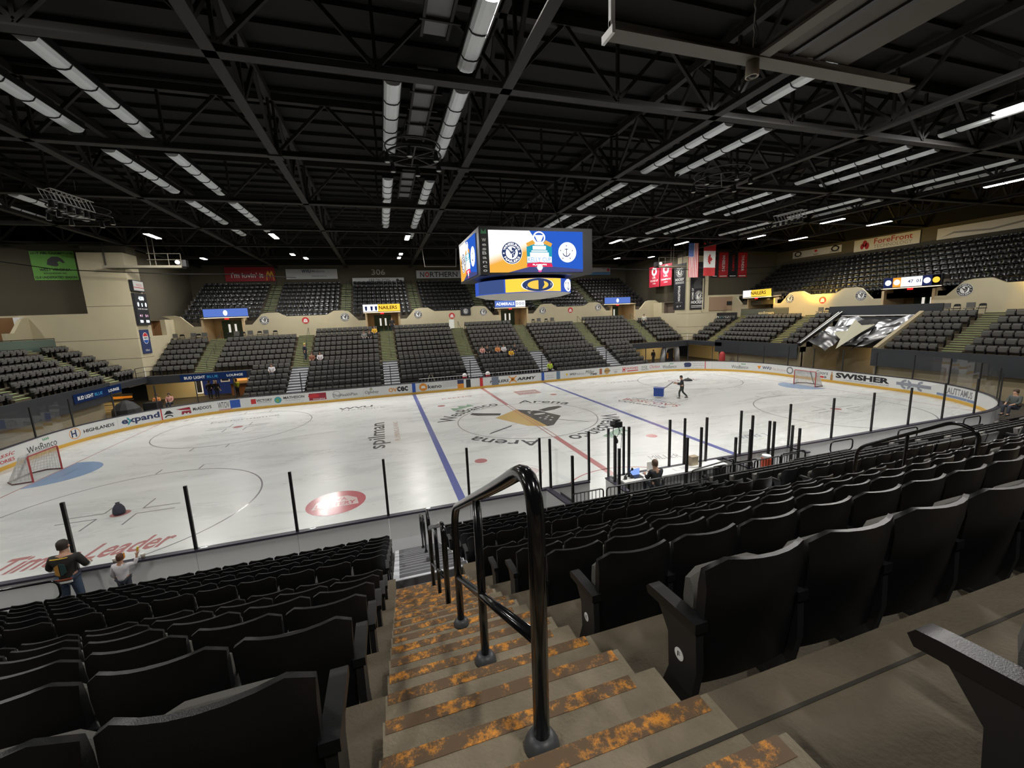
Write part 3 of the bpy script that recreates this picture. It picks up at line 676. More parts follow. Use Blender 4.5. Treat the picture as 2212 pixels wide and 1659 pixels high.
# badges on the cream walls
def badge(f, a, z, r, red, where):
    p = Vector(f(a, 25.985, z)); u = Vector(f(a + 1, 25.985, z)) - p
    if f is fR: u = -u
    F = frame(p, u, (0, 0, 1))
    if red:
        T = thing('wall_badge', p, 'round red and white hat badge on the cream wall ' + where, 'badge', 'red hat badges')
        m = MB(); m.disc(F, 0, 0, r, 0, .006); m.build('red_disc', RED, T)
        m = MB(); m.prism([(-.55 * r, -.45 * r), (.55 * r, -.45 * r), (.5 * r, .1 * r), (.25 * r, .45 * r), (-.25 * r, .45 * r), (-.5 * r, .1 * r)], F, .006, .01); rect(m, F, -.6 * r, -.58 * r, .6 * r, -.48 * r, .006, .01); m.build('hat_mark', WHT, T)
        m = MB(); rect(m, F, -.3 * r, -.2 * r, .3 * r, -.12 * r, .012, .014); rect(m, F, -.3 * r, .02 * r, .3 * r, .1 * r, .012, .014); m.build('hat_lines', RED, T)
    else:
        T = thing('wall_badge', p, 'round black and white badge on the wall ' + where, 'badge', 'black club badges'); emblem(F, 0, 0, r, T)
PXF = [(571, 692), (745, 685), (903, 679), (1044, 674), (1172, 671), (1292, 664)]
for (px, py), wh in zip(PXF, ('right of the leftmost led board', 'left of the yellow led board', 'right of the yellow led board', 'left of the board under the scoreboard', 'right of the scoreboard ring', 'left of the rightmost far led board')):
    p = at(px, py, 'y', 26); badge(fF, p.x, p.z, .47, False, wh)
for (px, py), wh in zip([(660, 692), (976, 682), (1232, 670)], ('left of the middle', 'left of the scoreboard', 'right of the scoreboard')):
    p = at(px, py, 'y', 26); badge(fF, p.x, p.z, .36, True, wh)
for (px, py), rd, wh in zip([(1706, 645), (1860, 638), (2084, 626), (1777, 648)], (0, 0, 0, 1), ('by the yellow-lit corner', 'left of the right end doorway', 'right of the right end doorway', 'lit yellow at right')):
    p = at(px, py, 'x', 35.9); badge(fR, p.y, p.z, .36 if rd else .5, bool(rd), wh)
# end-stand fronts: dark fascia over tan wall
for s, nm in ((1, 'right'), (-1, 'left')):
    X = lambda a, b: (min(s * a, s * b), max(s * a, s * b))
    segs = [(-19, -2.3), (3.9, 14.0)] if s > 0 else [(-19, 13.4)]
    m = MB(); [m.box(*X(28.62, 28.75), a, b, 1.62, 3.0) for a, b in segs]; sb(m, 'trim_1%d' % (2 if s > 0 else 3), FASC)
    m = MB(); [m.box(*X(29.2, 29.4), a, b, 0, 2.3) for a, b in segs]; sb(m, 'wall_front_' + nm, TAN)
    m = MB(); m.box(*X(28.62, 29.4), 13.0, 19.0, 2.3, 2.74); m.box(-28.9 if s < 0 else 20.0, -20.4 if s < 0 else 28.9, 18.6, 19.0, 2.05, 2.74); sb(m, 'trim_1%d' % (4 if s > 0 else 5), FASC)
m = MB().box(-20.4, 20.0, 18.8, 19.0, -.02, 2.7); sb(m, 'wall_deck_back', FASC)
# tunnel in the right end stand
m = MB()
for y0 in (-2.5, 3.9): m.prism([(29, 0), (34.1, 0), (34.1, 5.45), (29, 2.75)], lambda u, v, w, y0=y0: (u, y0 + w, v), 0, .2)
m.box(34.0, 34.2, -2.3, 3.9, 0, 2.5); sb(m, 'wall_tunnel', TAN)
sb(MB().box(34.0, 34.2, -2.3, 3.9, 2.5, 5.3), 'wall_tunnel_upper', FASC)  # dark colour stands in for the shade inside the tunnel
for q, y in ((0, -2.4), (1, 4.0)):
    m = MB(); m.bar((28.9, y, 2.95), (34.1, y, 5.65), .3, .3); sb(m, 'trim_16', TAN if q == 0 else BLACK)
m = MB(); m.bar((28.9, 4.15, 3.05), (34.1, 4.15, 5.8), .06); m.bar((28.9, 3.85, 3.12), (34.1, 3.85, 5.85), .06); m.bar((34.1, -2.4, 5.45), (34.1, 4.1, 5.45), .07); sb(m, 'trim_17', WHT)
m = MB().box(34.25, 34.4, -3.6, 5.2, 5.4, 6.35); sb(m, 'trim_18', FASC)
m = MB(); m.box(33.9, 34.0, -.6, .5, 0, 2.2); sb(m, 'door_7', DOORG); m = MB().box(33.9, 34.0, -1.9, -.9, 0, 2.2); sb(m, 'door_8', DOORG)
area('tunnel_light', (33.2, -.3, 2.9), (1.5, .4), 45, (1, .7, .3))
# corner rooms below the seats
CRM = mat('room_cream', (.7, .58, .32), .8)
for s in (-1, 1):
    X = lambda a, b: (min(s * a, s * b), max(s * a, s * b))
    m = MB(); m.box(*X(20.0, 31), 23.4, 23.6, 0, 2.7); m.box(*X(20.0, 20.2), 19.0, 23.4, 0, 2.7); m.box(*X(33, 33.2), 13.4, 23.4, 0, 2.7); m.box(*X(29.3, 33), 13.4, 13.6, 0, 2.7)
    sb(m, 'wall_corner_room', CRM); m = MB().box(*X(20, 33), 19.0, 23.4, 2.55, 2.7).box(*X(29.4, 33), 13.4, 19, 2.55, 2.7); sb(m, 'ceiling_corner_room', WHT)
    area('corner_room_light', (s * 30.5, 16.5, 2.5), (2, .4), 60, (1, .74, .36)); area('corner_room_light', (s * 26.8, 21.4, 2.5), (2, .4), 60, (1, .8, .5))
# ------------------------------------------------------------------ rink boards: path clockwise from the left end of the far side
def make_path():
    pts = []
    for cx, cy, a0 in ((-RX + RR, RY - RR, PI), (RX - RR, RY - RR, PI / 2), (RX - RR, -RY + RR, 0), (-RX + RR, -RY + RR, -PI / 2)):
        for i in range(41):
            a = a0 - PI / 2 * i / 40; pts.append(Vector((cx + RR * math.cos(a), cy + RR * math.sin(a), 0)))
    pts.append(pts[0].copy()); S = [0]
    for a, b in zip(pts, pts[1:]): S.append(S[-1] + (b - a).length)
    return pts, S
PP, PS = make_path(); PLEN = PS[-1]
import bisect
def pat(s):
    s %= PLEN; i = min(max(bisect.bisect_right(PS, s) - 1, 0), len(PP) - 2)
    d = PP[i + 1] - PP[i]; L = d.length or 1; t = d / L; return PP[i] + t * (s - PS[i]), Vector((t.y, -t.x, 0))   # inward normal (clockwise)
def s_of(px, py):        # arc length on the far / end boards under a pixel of the photograph
    best = (1e9, 0)
    for k in range(1400):
        s = k * PLEN / 1400; p, n = pat(s)
        if p.y < -12.5: continue
        q = proj((p.x, p.y, .6))
        if q[2] < 1: continue
        d = abs(q[0] - px) + .15 * abs(q[1] - py)
        if d < best[0]: best = (d, s)
    return best[1]
def FB(s0, off=0.):
    def f(u, v, w=0.):
        p, n = pat(s0 + u); q = p + n * (w + off); return Vector((q.x, q.y, v))
    return f
BO = thing('rink_boards', (0, 12.95, 0), 'white rink boards with yellow kick plate and glass shields around the ice', 'rink boards')
SFAR0 = s_of(560, 865)
def near_gap(s0, s1):
    p, _ = pat((s0 + s1) / 2); return p.y < -12.9 and -2.45 < p.x < -1.65
def end_gap(s0, s1):
    p, _ = pat((s0 + s1) / 2); return False
edges = [0.0]; s = 0
NP = 61
# near posts stand at measured x; elsewhere every 2.42 m
sN0 = next(PS[i] for i in range(len(PS)) if PP[i].y < -12.949 and PP[i].x > 0); xN0 = RX - RR
nearx = [19.12, 18.7, 16.25, 13.85, 11.42, 9.0, 6.6, 4.1, 1.5, -1.05, -1.65, -2.4, -4.17, -6.55, -8.98, -11.4, -13.78, -16.22, -18.7, -19.12]
tops = list(nearx[1:-1])
span = sN0; n1 = round(span / 2.42); E_ = [span * i / n1 for i in range(n1)]
E_ += [sN0 + (xN0 - x) for x in tops]
s1 = sN0 + 2 * xN0; n2 = round((PLEN - s1) / 2.42); E_ += [s1 + (PLEN - s1) * i / n2 for i in range(n2)]
E_ = sorted(set(round(e, 4) for e in E_)); 
GS0, GS1 = s_of(1541, 790), s_of(1554, 792)       # players' gate, far right corner
BARE = []
for i, e in enumerate(E_):
    nx = E_[(i + 1) % len(E_)]; L = (nx - e) % PLEN
    pm, _ = pat(e + L / 2); st = abs(pm.x) < RX - RR + .01 and abs(abs(pm.y) - RY) < .05; n = 1 if st else 4
    if near_gap(e, e + L): pass
    else:
        g = .004
        F = FB(e, -.12)
        rect(MB(), F, g, .2, L - g, 1.02, 0, .11, n=n).build('board_panel', WHITE, BO)
        rect(MB(), F, 0, 0.0, L, .2, 0, .125, n=n).build('kick_plate', YELLOW if pm.y > -12.5 else WHITE, BO)
        rect(MB(), F, 0, 1.02, L, 1.07, -.03, .13, n=n).build('cap_rail', CAPM, BO)
    far_bench = pm.y > 12.9 and -6.2 < pm.x < 7.6
    near_open = pm.y < -12.9 and -1.0 < pm.x < 4.0
    top = 2.8 if not far_bench else 2.8
    p, nn = pat(e); F0 = FB(e, -.09)
    MB().bar((*(p - nn * .06).xy, 1.07), (*(p - nn * .06).xy, 2.8), .07, .06, upv=(nn.x, nn.y, 0)).build('shield_post', BLACK, BO)
    if not far_bench and not near_open and not near_gap(e, e + L):
        rect(MB(), F0, .04, 1.08, L - .04, 2.78, .025, .037, n=n).build('glass_pane', GLASS, BO)
# coloured line marks on the boards
for x, mt in ((-6.37, BLUE), (0, RED), (6.37, BLUE)):
    rect(MB(), FB(s_of(*proj((x, 12.95, .6))[:2]) - .15, -.012), 0, .0, .3, 1.03, .006, .012).build('line_mark', mt, BO)
for px in (349, 1524):
    rect(MB(), FB(s_of(px, 895 if px < 999 else 790) - .03, -.012), 0, .0, .07, 1.03, .006, .012).build('line_mark', RED, BO)
# adverts: pixel span of each word -> arc length on the boards
def ad(px0, px1, v0, v1, word, m, bold=.01, shear=0., py=None):
    py = py or (905 - (px0 * .05) if px0 < 900 else 815)
    s0, s1 = s_of(px0, py), s_of(px1, py); L = (s1 - s0 + PLEN / 2) % PLEN - PLEN / 2
    mb = MB(); tadd(mb, FB(s0, -.008), word, 0, v0, L, v1, .004, bold, shear); mb.build('advert_lettering', m, BO); return s0, L
def adshape(px, fn, m, py=None):
    py = py or (905 - px * .05 if px < 900 else 815)
    mb = MB(); fn(mb, FB(s_of(px, py), -.008)); mb.build('advert_mark', m, BO)
leaf = lambda w: (lambda mb, F: [mb.prism([(-w + i * w * .5, .74), (-w * 1.1 + i * w * .55, .95), (-w * .6 + i * w * .5, .82)], F, .0, .004) for i in range(4)])
ad(-30, 34, .62, .85, 'Classic', RED, 0, .3, 970); ad(-30, 30, .32, .5, 'MEMORIES', RED, .01, 0, 985)
ad(60, 122, .3, .7, 'WesBanco', INK, .0, 0, 955); adshape(101, leaf(.22), GREEN, 945)
adshape(161, lambda mb, F: mb.ring(F, 0, .63, .3, .34, 0, .004, 28), ORNG, 935); ad(155, 167, .42, .86, 'H', NAVY, .03, 0, 935); ad(179, 246, .5, .72, 'HIGHLANDS', INK, .03, 0, 922)
ad(262, 344, .32, .88, 'expand', NAVY, .035, 0, 905); adshape(277, lambda mb, F: mb.prism([(-.12, .35), (-.02, .35), (.13, .62), (-.02, .86), (-.12, .86), (.02, .62)], F, .002, .006), TEAL, 905)
adshape(363, lambda mb, F: (mb.prism([(-.3, .55), (.3, .55), (.2, .65), (.1, .8), (-.1, .8), (-.2, .65)], F, 0, .004), mb.ring(F, 0, .2, .22, .3, 0, .004, 14, .5, PI - .5)), INK, 890)
adshape(400, lambda mb, F: (mb.prism([(-.5, .8), (.35, .85), (.4, .62), (.1, .66), (-.2, .7)], F, 0, .004), mb.prism([(-.2, .35), (-.15, .6), (.4, .58), (.4, .35), (.28, .35), (.24, .48), (.12, .35), (.0, .48), (-.06, .35)], F, 0, .004)), imat('ad_maroon', (.3, .02, .04)), 883)
ad(417, 457, .5, .76, "McADOO'S", INK, .03, 0, 880)
ad(470, 495, .38, .88, 'WTOV', INK, 0, 0, 876); adshape(507, lambda mb, F: rect(mb, F, -.35, .3, .35, .95, 0, .003), BLUE, 872); ad(500, 513, .36, .9, '9', GOLD, .02, 0, 872); adshape(484, lambda mb, F: rect(mb, F, -.4, .24, .5, .28, 0, .003), RED, 876)
adshape(547, lambda mb, F: rect(mb, F, -.18, .45, .18, .85, 0, .003), RED, 868); ad(555, 587, .58, .8, 'VICTORY', INK, .02, 0, 866); ad(556, 586, .46, .53, 'BANK & INSURANCE', GREY, 0, 0, 866)
adshape(601, lambda mb, F: mb.disc(F, 0, .6, .27, 0, .003), TEAL, 862); adshape(599, lambda mb, F: mb.prism([(-.2, .6), (-.05, .4), (.12, .5), (.02, .75)], F, .004, .006), mat('ink_lime', (.2, .4, .1), .6), 862); ad(613, 657, .62, .84, 'MATHESON', INK, .02, 0, 860); ad(615, 650, .46, .54, 'The Gas Professionals', GREY, 0, 0, 860)
adshape(685, lambda mb, F: rect(mb, F, -.6, .3, .75, .9, 0, .003), imat('ad_maroon', (.3, .02, .04)), 857); adshape(677, lambda mb, F: mb.disc(F, 0, .68, .45, .004, .006, 24, .38), RED, 857); ad(668, 687, .58, .78, 'national', WHT, 0, .2, 857); ad(674, 700, .34, .45, 'WHOLESALE', WHT, .01, 0, 857)
ad(720, 771, .42, .68, 'TheHealthPlan', INK, .0, .0, 850); adshape(728, lambda mb, F: mb.ring(F, 0, .6, .3, .33, 0, .003, 24), GREY, 850)
ad(789, 819, .38, .72, 'Oglebay', INK, 0, .15, 846); adshape(801, lambda mb, F: mb.disc(F, 0, .85, .13, 0, .003), mat('ink_sage', (.35, .4, .28), .6), 846)
ad(839, 858, .4, .78, 'OV', ORNG, .03, 0, 842); ad(857, 880, .4, .86, 'cec', INK, .035, 0, 840)
adshape(914, lambda mb, F: mb.disc(F, 0, .6, .36, 0, .003), ORNG, 837); adshape(914, lambda mb, F: mb.prism([(-.2, .5), (.2, .5), (.15, .72), (-.15, .72)], F, .004, .006), WHT, 837); ad(925, 953, .42, .78, 'keno', INK, .02, 0, 836)
for i in range(4): ad(957, 988, .84 - i * .13, .9 - i * .13, 'PLAY TODAY AND WIN BIG', GREY, 0, 0, 832)
adshape(996, lambda mb, F: rect(mb, F, -.3, .2, .3, .98, 0, .003), ORNG, 830); adshape(996, lambda mb, F: rect(mb, F, -.3, .62, .3, .98, .004, .006), NAVY, 830)
adshape(1012, lambda mb, F: rect(mb, F, -.22, .2, .22, .98, 0, .003), INK, 830)
ad(1058, 1098, .4, .66, 'NAILERS', INK, .03, .15, 825); ad(1117, 1158, .44, .74, 'ARMY', INK, .035, .15, 820)
adshape(1107, lambda mb, F: (mb.bar(F(-.4, .28, .002), F(.4, .92, .002), .09, .01, (0, -1, 0)), mb.bar(F(.4, .28, .002), F(-.4, .92, .002), .09, .01, (0, -1, 0)), mb.disc(F, 0, .6, .2, .004, .007)), ORNG, 822)
adshape(1070, lambda mb, F: rect(mb, F, -.35, .2, .35, .98, .01, .014), mat('gate_grey', (.16, .19, .26), .5), 825)
ad(1180, 1196, .62, .7, 'CONSTRUCTION CO', GREY, 0, 0, 820); ad(1182, 1196, .4, .48, 'BUILDERS', GREY, 0, 0, 820); adshape(1207, lambda mb, F: rect(mb, F, -.2, .2, .2, 1.0, .0, .003), mat('photo_blue', (.12, .2, .3), .6), 818)
ad(1230, 1243, .45, .7, 'WVU', INK, .03, 0, 812); ad(1243, 1262, .45, .68, 'Medicine', GREY, 0, 0, 812); adshape(1224, lambda mb, F: mb.prism([(-.15, .7), (.15, .7), (.03, .45), (-.03, .45)][::-1], F, 0, .003), GOLD, 812)
ad(1265, 1284, .5, .85, 'Miller', INK, 0, .3, 808); ad(1274, 1290, .3, .5, 'TIME', INK, .03, 0, 808)
adshape(1297, lambda mb, F: rect(mb, F, -.15, .3, .15, .9, 0, .003), mat('ink_rust', (.4, .13, .06), .6), 806); adshape(1311, lambda mb, F: mb.disc(F, 0, .6, .32, 0, .003, 24), mat('ink_amber', (.5, .3, .1), .6), 806); ad(1305, 1318, .5, .7, 'JAGS', INK, .02, 0, 806)
ad(1324, 1340, .62, .7, 'ROOFING CO', GREY, 0, 0, 803); adshape(1331, lambda mb, F: mb.disc(F, 0, .42, .2, 0, .003, 16, .6), mat('ink_lightgrey', (.45, .45, .46), .6), 803)
ad(1345, 1351, .3, .85, 'H', RED, .05, 0, 801); ad(1352, 1379, .55, .8, 'HUGHES', RED, .01, 0, 800); adshape(1366, lambda mb, F: rect(mb, F, -.6, .35, .75, .45, 0, .003), RED, 800)
ad(1386, 1398, .55, .8, 'SQ', mat('ink_moss', (.16, .22, .14), .6), .01, 0, 797); ad(1385, 1400, .32, .5, 'SOUTH', INK, 0, 0, 797)
ad(1404, 1425, .45, .8, 'Chicken', RED, 0, .3, 796)
ad(1431, 1461, .35, .7, 'WesBanco', INK, 0, 0, 795); adshape(1452, leaf(.2), GREEN, 795)
adshape(1484, lambda mb, F: mb.prism([(-.4, .55), (-.3, .4), (.3, .4), (.4, .55), (.4, .8), (.2, .9), (-.2, .9), (-.4, .8)], F, 0, .003), NAVY, 792); ad(1478, 1490, .56, .72, 'howards', WHT, 0, 0, 792)
for i in range(2): ad(1496, 1520, .72 - .22 * i, .84 - .22 * i, ('Thank you fans for', 'a great season')[i], GREY, 0, 0, 791)
for i in range(3): ad(1478, 1518, .34 - .08 * i, .38 - .08 * i, 'proud partner of the team', GREY, 0, 0, 791)
ad(1580, 1616, .35, .68, 'WesBanco', INK, 0, 0, 794); adshape(1607, leaf(.22), GREEN, 794)
ad(1648, 1665, .45, .75, 'WVU', NAVY, .03, 0, 800); ad(1666, 1697, .42, .7, 'Medicine', mat('ink_pinkgrey', (.55, .42, .4), .6), 0, 0, 800); adshape(1640, lambda mb, F: mb.prism([(-.2, .75), (.2, .75), (.04, .45), (-.04, .45)][::-1], F, 0, .003), ORNG, 798)
adshape(1706, lambda mb, F: mb.ring(F, 0, .6, .22, .34, 0, .003, 24), GREY, 806); ad(1722, 1755, .5, .68, 'PRESS BAR', GREY, 0, 0, 810)
ad(1762, 1788, .58, .9, 'Coors', INK, 0, .25, 812); adshape(1772, lambda mb, F: rect(mb, F, -.3, .3, .3, .45, 0, .003), RED, 815); ad(1764, 1768, .3, .45, 'A', NAVY, 0, 0, 815); adshape(1784, lambda mb, F: mb.disc(F, 0, .38, .1, 0, .003), GREY, 816)
adshape(1796, lambda mb, F: mb.prism([(-.1, .2), (.1, .2), (.1, .6), (.04, .75), (.04, .92), (-.04, .92), (-.04, .75), (-.1, .6)], F, 0, .003), mat('ink_bottle', (.4, .2, .06), .5), 818)
ad(1804, 1920, .45, .9, 'SWISHER', INK, .05, 0, 828); ad(1822, 1920, .3, .36, 'A FAMILY ENTERTAINMENT CENTER', INK, 0, 0, 832)
for px in (1955, 1990):
    adshape(px, lambda mb, F: (mb.ring(F, 0, .6, .2, .36, 0, .003, 28), rect(mb, F, -.62, .5, .62, .72, .003, .005)), mat('ink_slate', (.25, .27, .32), .6), 850); ad(px - 7, px + 7, .53, .69, 'KC', WHT, .03, 0, 850)
ad(2041, 2100, .45, .9, 'LAUTTAMUS', GREY, .03, 0, 868); adshape(2070, lambda mb, F: rect(mb, F, -1.6, .24, 1.5, .4, 0, .003, n=4), mat('ink_steelblue', (.2, .26, .4), .6), 872)

# ------------------------------------------------------------------ goals
NET = mat('net_white', (.55, .55, .53), .8); GPOST = mat('goal_red', (.42, .05, .05), .35)
def netmat():
    m = bpy.data.materials.new('goal_netting'); m.use_nodes = True; N = m.node_tree.nodes; L = m.node_tree.links; b = N['Principled BSDF']
    b.inputs['Base Color'].default_value = (.6, .6, .58, 1); b.inputs['Roughness'].default_value = .9; b.inputs['Alpha'].default_value = .42
    return m
NETM = netmat()
def goal(x, s, label, r=.035):
    G = thing('hockey_goal', (x, 0, 0), label, 'goal')
    m = MB(); m.tube([(x, -.914, 0), (x, -.914, 1.16), (x, -.88, 1.22), (x, .88, 1.22), (x, .914, 1.16), (x, .914, 0)], r, 8); m.build('post_frame', GPOST, G)
    b = s * 1.1; pts = [(x, -.914, .03), (x + b * .6, -1.05, .03), (x + b, -.6, .03), (x + b, .6, .03), (x + b * .6, 1.05, .03), (x, .914, .03)]
    m = MB(); m.tube(pts, .03, 6); m.build('base_frame', mat('goal_base_dark', (.1, .035, .035), .5), G)
    t = [(x, -.914, 1.22), (x + b * .35, -.85, 1.2), (x + b * .5, -.5, 1.18), (x + b * .5, .5, 1.18), (x + b * .35, .85, 1.2), (x, .914, 1.22)]
    m = MB(); m.add(pts + t, [(i, i + 1, i + 7, i + 6) for i in range(5)] + [(6, 7, 8, 9, 10, 11)]); o = m.build('net', NETM, G)
    m = MB()
    for k in range(1, 8):
        f = k / 8; m.tube([Vector(a).lerp(Vector(c), f) for a, c in zip(pts, t)], .006, 4)
    for i in range(5):
        for k in range(5):
            f = k / 5; m.tube([Vector(pts[i]).lerp(Vector(pts[i + 1]), f), Vector(t[i]).lerp(Vector(t[i + 1]), f)], .006, 4)
    o = m.build('net_cords', NET, G); o['kind'] = 'stuff'
    m = MB(); m.bar((x + b * .5, 0, 1.18), (x + b, 0, .05), .05); m.build('rear_brace', mat('brace_grey', (.25, .25, .26), .5), G)
goal(-24.72, -1, 'red framed hockey goal with white netting at the left end')
goal(24.66, 1, 'red framed hockey goal at the far right end of the ice')

# ------------------------------------------------------------------ penalty boxes, scorer's bench
PB = thing('penalty_box', (.5, -13.6, 0), 'white walled penalty boxes and scorer bench with tall glass on black posts', 'penalty box')
OUTW = mat('outer_white', (.7, .71, .7), .5)
for x0, y0, x1, y1 in ((-3.95, -13.05, -3.75, -14.55), (-1.72, -13.05, -1.72, -14.3), (3.3, -13.05, 3.3, -14.3), (6.55, -13.05, 6.55, -13.9)):
    m = MB(); m.bar((x0, y0, .55), (x1, y1, .55), .12, 1.0); m.build('side_panel', OUTW, PB); m = MB(); m.bar((x0, y0, 1.07), (x1, y1, 1.07), .18, .05); m.build('cap_rail', CAPM, PB)
for x, y, t in ((-3.68, -14.4, 2.58), (-2.1, -14.4, 2.58), (.42, -14.4, 2.6), (3.05, -14.4, 2.55), (-3.85, -13.1, 2.75), (-.9, -13.1, 2.8), (2.4, -13.1, 2.75), (4.35, -13.3, 2.65), (4.85, -13.6, 2.45), (5.08, -13.6, 2.4), (6.0, -13.9, 2.1), (6.15, -13.5, 2.1), (1.8, -13.5, 2.55), (2.95, -13.9, 2.14), (-1.7, -13.5, 2.7), (.9, -12.95, 2.8)):
    MB().bar((x, y, .3), (x, y, t), .07, .07).build('shield_post', BLACK, PB)
for a, b, z1 in (((-3.85, -13.1), (-3.68, -14.4), 2.55), ((-3.68, -14.4), (-2.1, -14.4), 2.5), ((-2.1, -14.4), (.42, -14.4), 2.5), ((.42, -14.4), (3.05, -14.4), 2.5), ((2.4, -13.1), (1.8, -13.5), 2.5), ((4.35, -13.3), (4.85, -13.6), 2.38), ((-1.7, -13.1), (-1.7, -13.5), 2.7)):
    m = MB(); m.bar((*a, (1.0 + z1) / 2), (*b, (1.0 + z1) / 2), .012, z1 - 1.0); m.build('glass_pane', GLASS, PB)
MB().box(-1.4, 2.9, -13.65, -13.08, 1.02, 1.07).build('desk_top', WHT, PB)
MB().box(-3.7, 3.2, -14.2, -13.1, .25, .34).build('platform', mat('walk_grey', (.33, .33, .34), .7), PB)
m = MB(); f = frame((-3.78, -13.3, .55), (-.12, -1, 0), (0, 0, 1))
MB().box(-3.66, -3.0, -13.0 - .02, -13.02 + .0, .3, .9)
# crest and red figure on the box wall
fw_ = frame((-3.70, -13.25, .3), (.13, -1, 0), (0, 0, 1))
rect(MB(), fw_, .1, .15, .75, .7, -.09, -.07).build('black_poster', INK, PB); text(fw_, 'RP', .2, .2, .68, .62, WHT, PB, -.062, .04)
MB().disc(fw_, 1.0, .45, .2, -.09, -.07).build('red_poster', RED, PB)
# items on the desk: each stands on the bench
def gadget(name, p, label, cat, parts, group=None):
    T = thing(name, p, label, cat, group)
    for nm, mt, fn in parts:
        m = MB(); fn(m, Vector(p)); m.build(nm, mt, T)
    return T
bx = lambda a, b, c, d, e, f: (lambda m, p: m.box(p.x + a, p.x + b, p.y + c, p.y + d, p.z + e, p.z + f))
gadget('laptop', (-.75, -13.3, 1.07), 'open laptop with blue lit screen on the scorer bench left of the seated man', 'laptop', [('base', BLACK, bx(-.18, .18, -.2, .05, 0, .02)), ('screen', emis('laptop_blue', (.25, .4, .9), 1.2), bx(-.18, .18, .05, .07, .02, .24))])
gadget('desk_monitor', (-.05, -13.25, 1.07), 'tilted white display at the left of the scorer on the bench', 'monitor', [('panel', WHT, bx(-.2, .2, .0, .03, .08, .4)), ('stand', BLACK, bx(-.05, .05, -.05, .08, 0, .1))])
gadget('headset', (-1.1, -13.4, 1.07), 'black headset lying at the left end of the scorer bench', 'headset', [('band', BLACK, lambda m, p: m.tube([p + Vector((.12 * math.cos(a), 0, .08 + .12 * math.sin(a))) for a in [PI * i / 8 for i in range(9)]], .018, 6)), ('ear_cup', BLACK, lambda m, p: (m.box(p.x - .16, p.x - .09, p.y - .05, p.y + .05, p.z, p.z + .1), m.box(p.x + .09, p.x + .16, p.y - .05, p.y + .05, p.z, p.z + .1)))])
gadget('microphone', (-.95, -13.25, 1.07), 'black desk microphone beside the headset on the scorer bench', 'microphone', [('stem', BLACK, lambda m, p: m.tube([p, p + Vector((0, 0, .18)), p + Vector((.06, -.04, .25))], .015, 6)), ('head', BLACK, lambda m, p: m.lathe([(.02, .22), (.045, .25), (.03, .31)], (p.x + .06, p.y - .04, p.z), 10)), ('base', BLACK, lambda m, p: m.lathe([(.09, 0), (.08, .03), (.02, .04)], p, 12))])
gadget('cardboard_box', (1.75, -13.2, 1.07), 'small tan box standing right of the scorer on the bench', 'box', [('carton', mat('cardboard', (.5, .42, .3), .8), bx(-.14, .14, -.1, .1, 0, .3)), ('lid', mat('cardboard_lid', (.42, .34, .24), .8), bx(-.15, .15, -.11, .11, .3, .33))])
gadget('folder_stack', (.95, -13.35, 1.07), 'white papers spread right of the scorer on the bench', 'papers', [('sheet', WHT, bx(-.15, .12, -.12, .1, 0, .012)), ('sheet', mat('paper_grey', (.65, .66, .68), .7), bx(.16, .4, -.1, .12, 0, .008))])
gadget('office_chair', (1.9, -14.0, .34), 'black office chair right of the scorer behind the bench', 'chair', [('seat', BLACK, bx(-.25, .25, -.25, .25, .45, .55)), ('backrest', BLACK, bx(-.24, .24, -.32, -.25, .55, 1.05)), ('stem', BLACK, lambda m, p: m.lathe([(.03, .08), (.03, .45)], p, 8)), ('base', BLACK, lambda m, p: [m.bar(p + Vector((0, 0, .06)), p + Vector((.28 * math.cos(a), .28 * math.sin(a), .04)), .05) for a in (0, 1.26, 2.5, 3.77, 5)])])
gadget('water_jug', (4.6, -13.75, .3), 'orange and white drinks cooler behind the black barrier at right', 'cooler', [('body', mat('cooler_orange', (.75, .12, .06), .5), lambda m, p: m.lathe([(.16, .3), (.17, .8), (.15, .82)], p, 14)), ('lid', WHT, lambda m, p: m.lathe([(.16, .82), (.15, .9), (.03, .92)], p, 14)), ('stand', WHT, bx(-.2, .2, -.2, .2, 0, .3))])
# tall camera stand
p = at(1331, 1030, 'y', -13.45); x = p.x
T = thing('light_stand', (x, -13.45, .3), 'tall thin stand with black camera head above the scorer bench', 'camera stand')
MB().tube([(x, -13.45, .3), (x, -13.45, 2.55)], .022, 6).build('pole', mat('pole_grey', (.25, .25, .26), .4), T)
MB().tube([(x - .1, -13.45, 3.0), (x - .12, -13.45, 2.75), (x, -13.45, 2.6), (x + .12, -13.45, 2.75), (x + .1, -13.45, 3.0)], .012, 6).build('yoke', BLACK, T)
MB().box(x - .14, x + .14, -13.6, -13.3, 2.98, 3.16).box(x - .2, x - .1, -13.5, -13.4, 3.0, 3.04).box(x - .08, x + .1, -13.55, -13.35, 3.19, 3.23).build('camera_head', BLACK, T)
MB().lathe([(.06, 2.42), (.07, 2.5), (.03, 2.6)], (x, -13.45, 0), 10).build('clamp', BLACK, T)
MB().tube([(x + .03, -13.5, 3.0), (x + .18, -13.5, 2.7), (x + .1, -13.55, 2.1), (x + .03, -13.5, 1.4)], .008, 5).build('cable', BLACK, T)
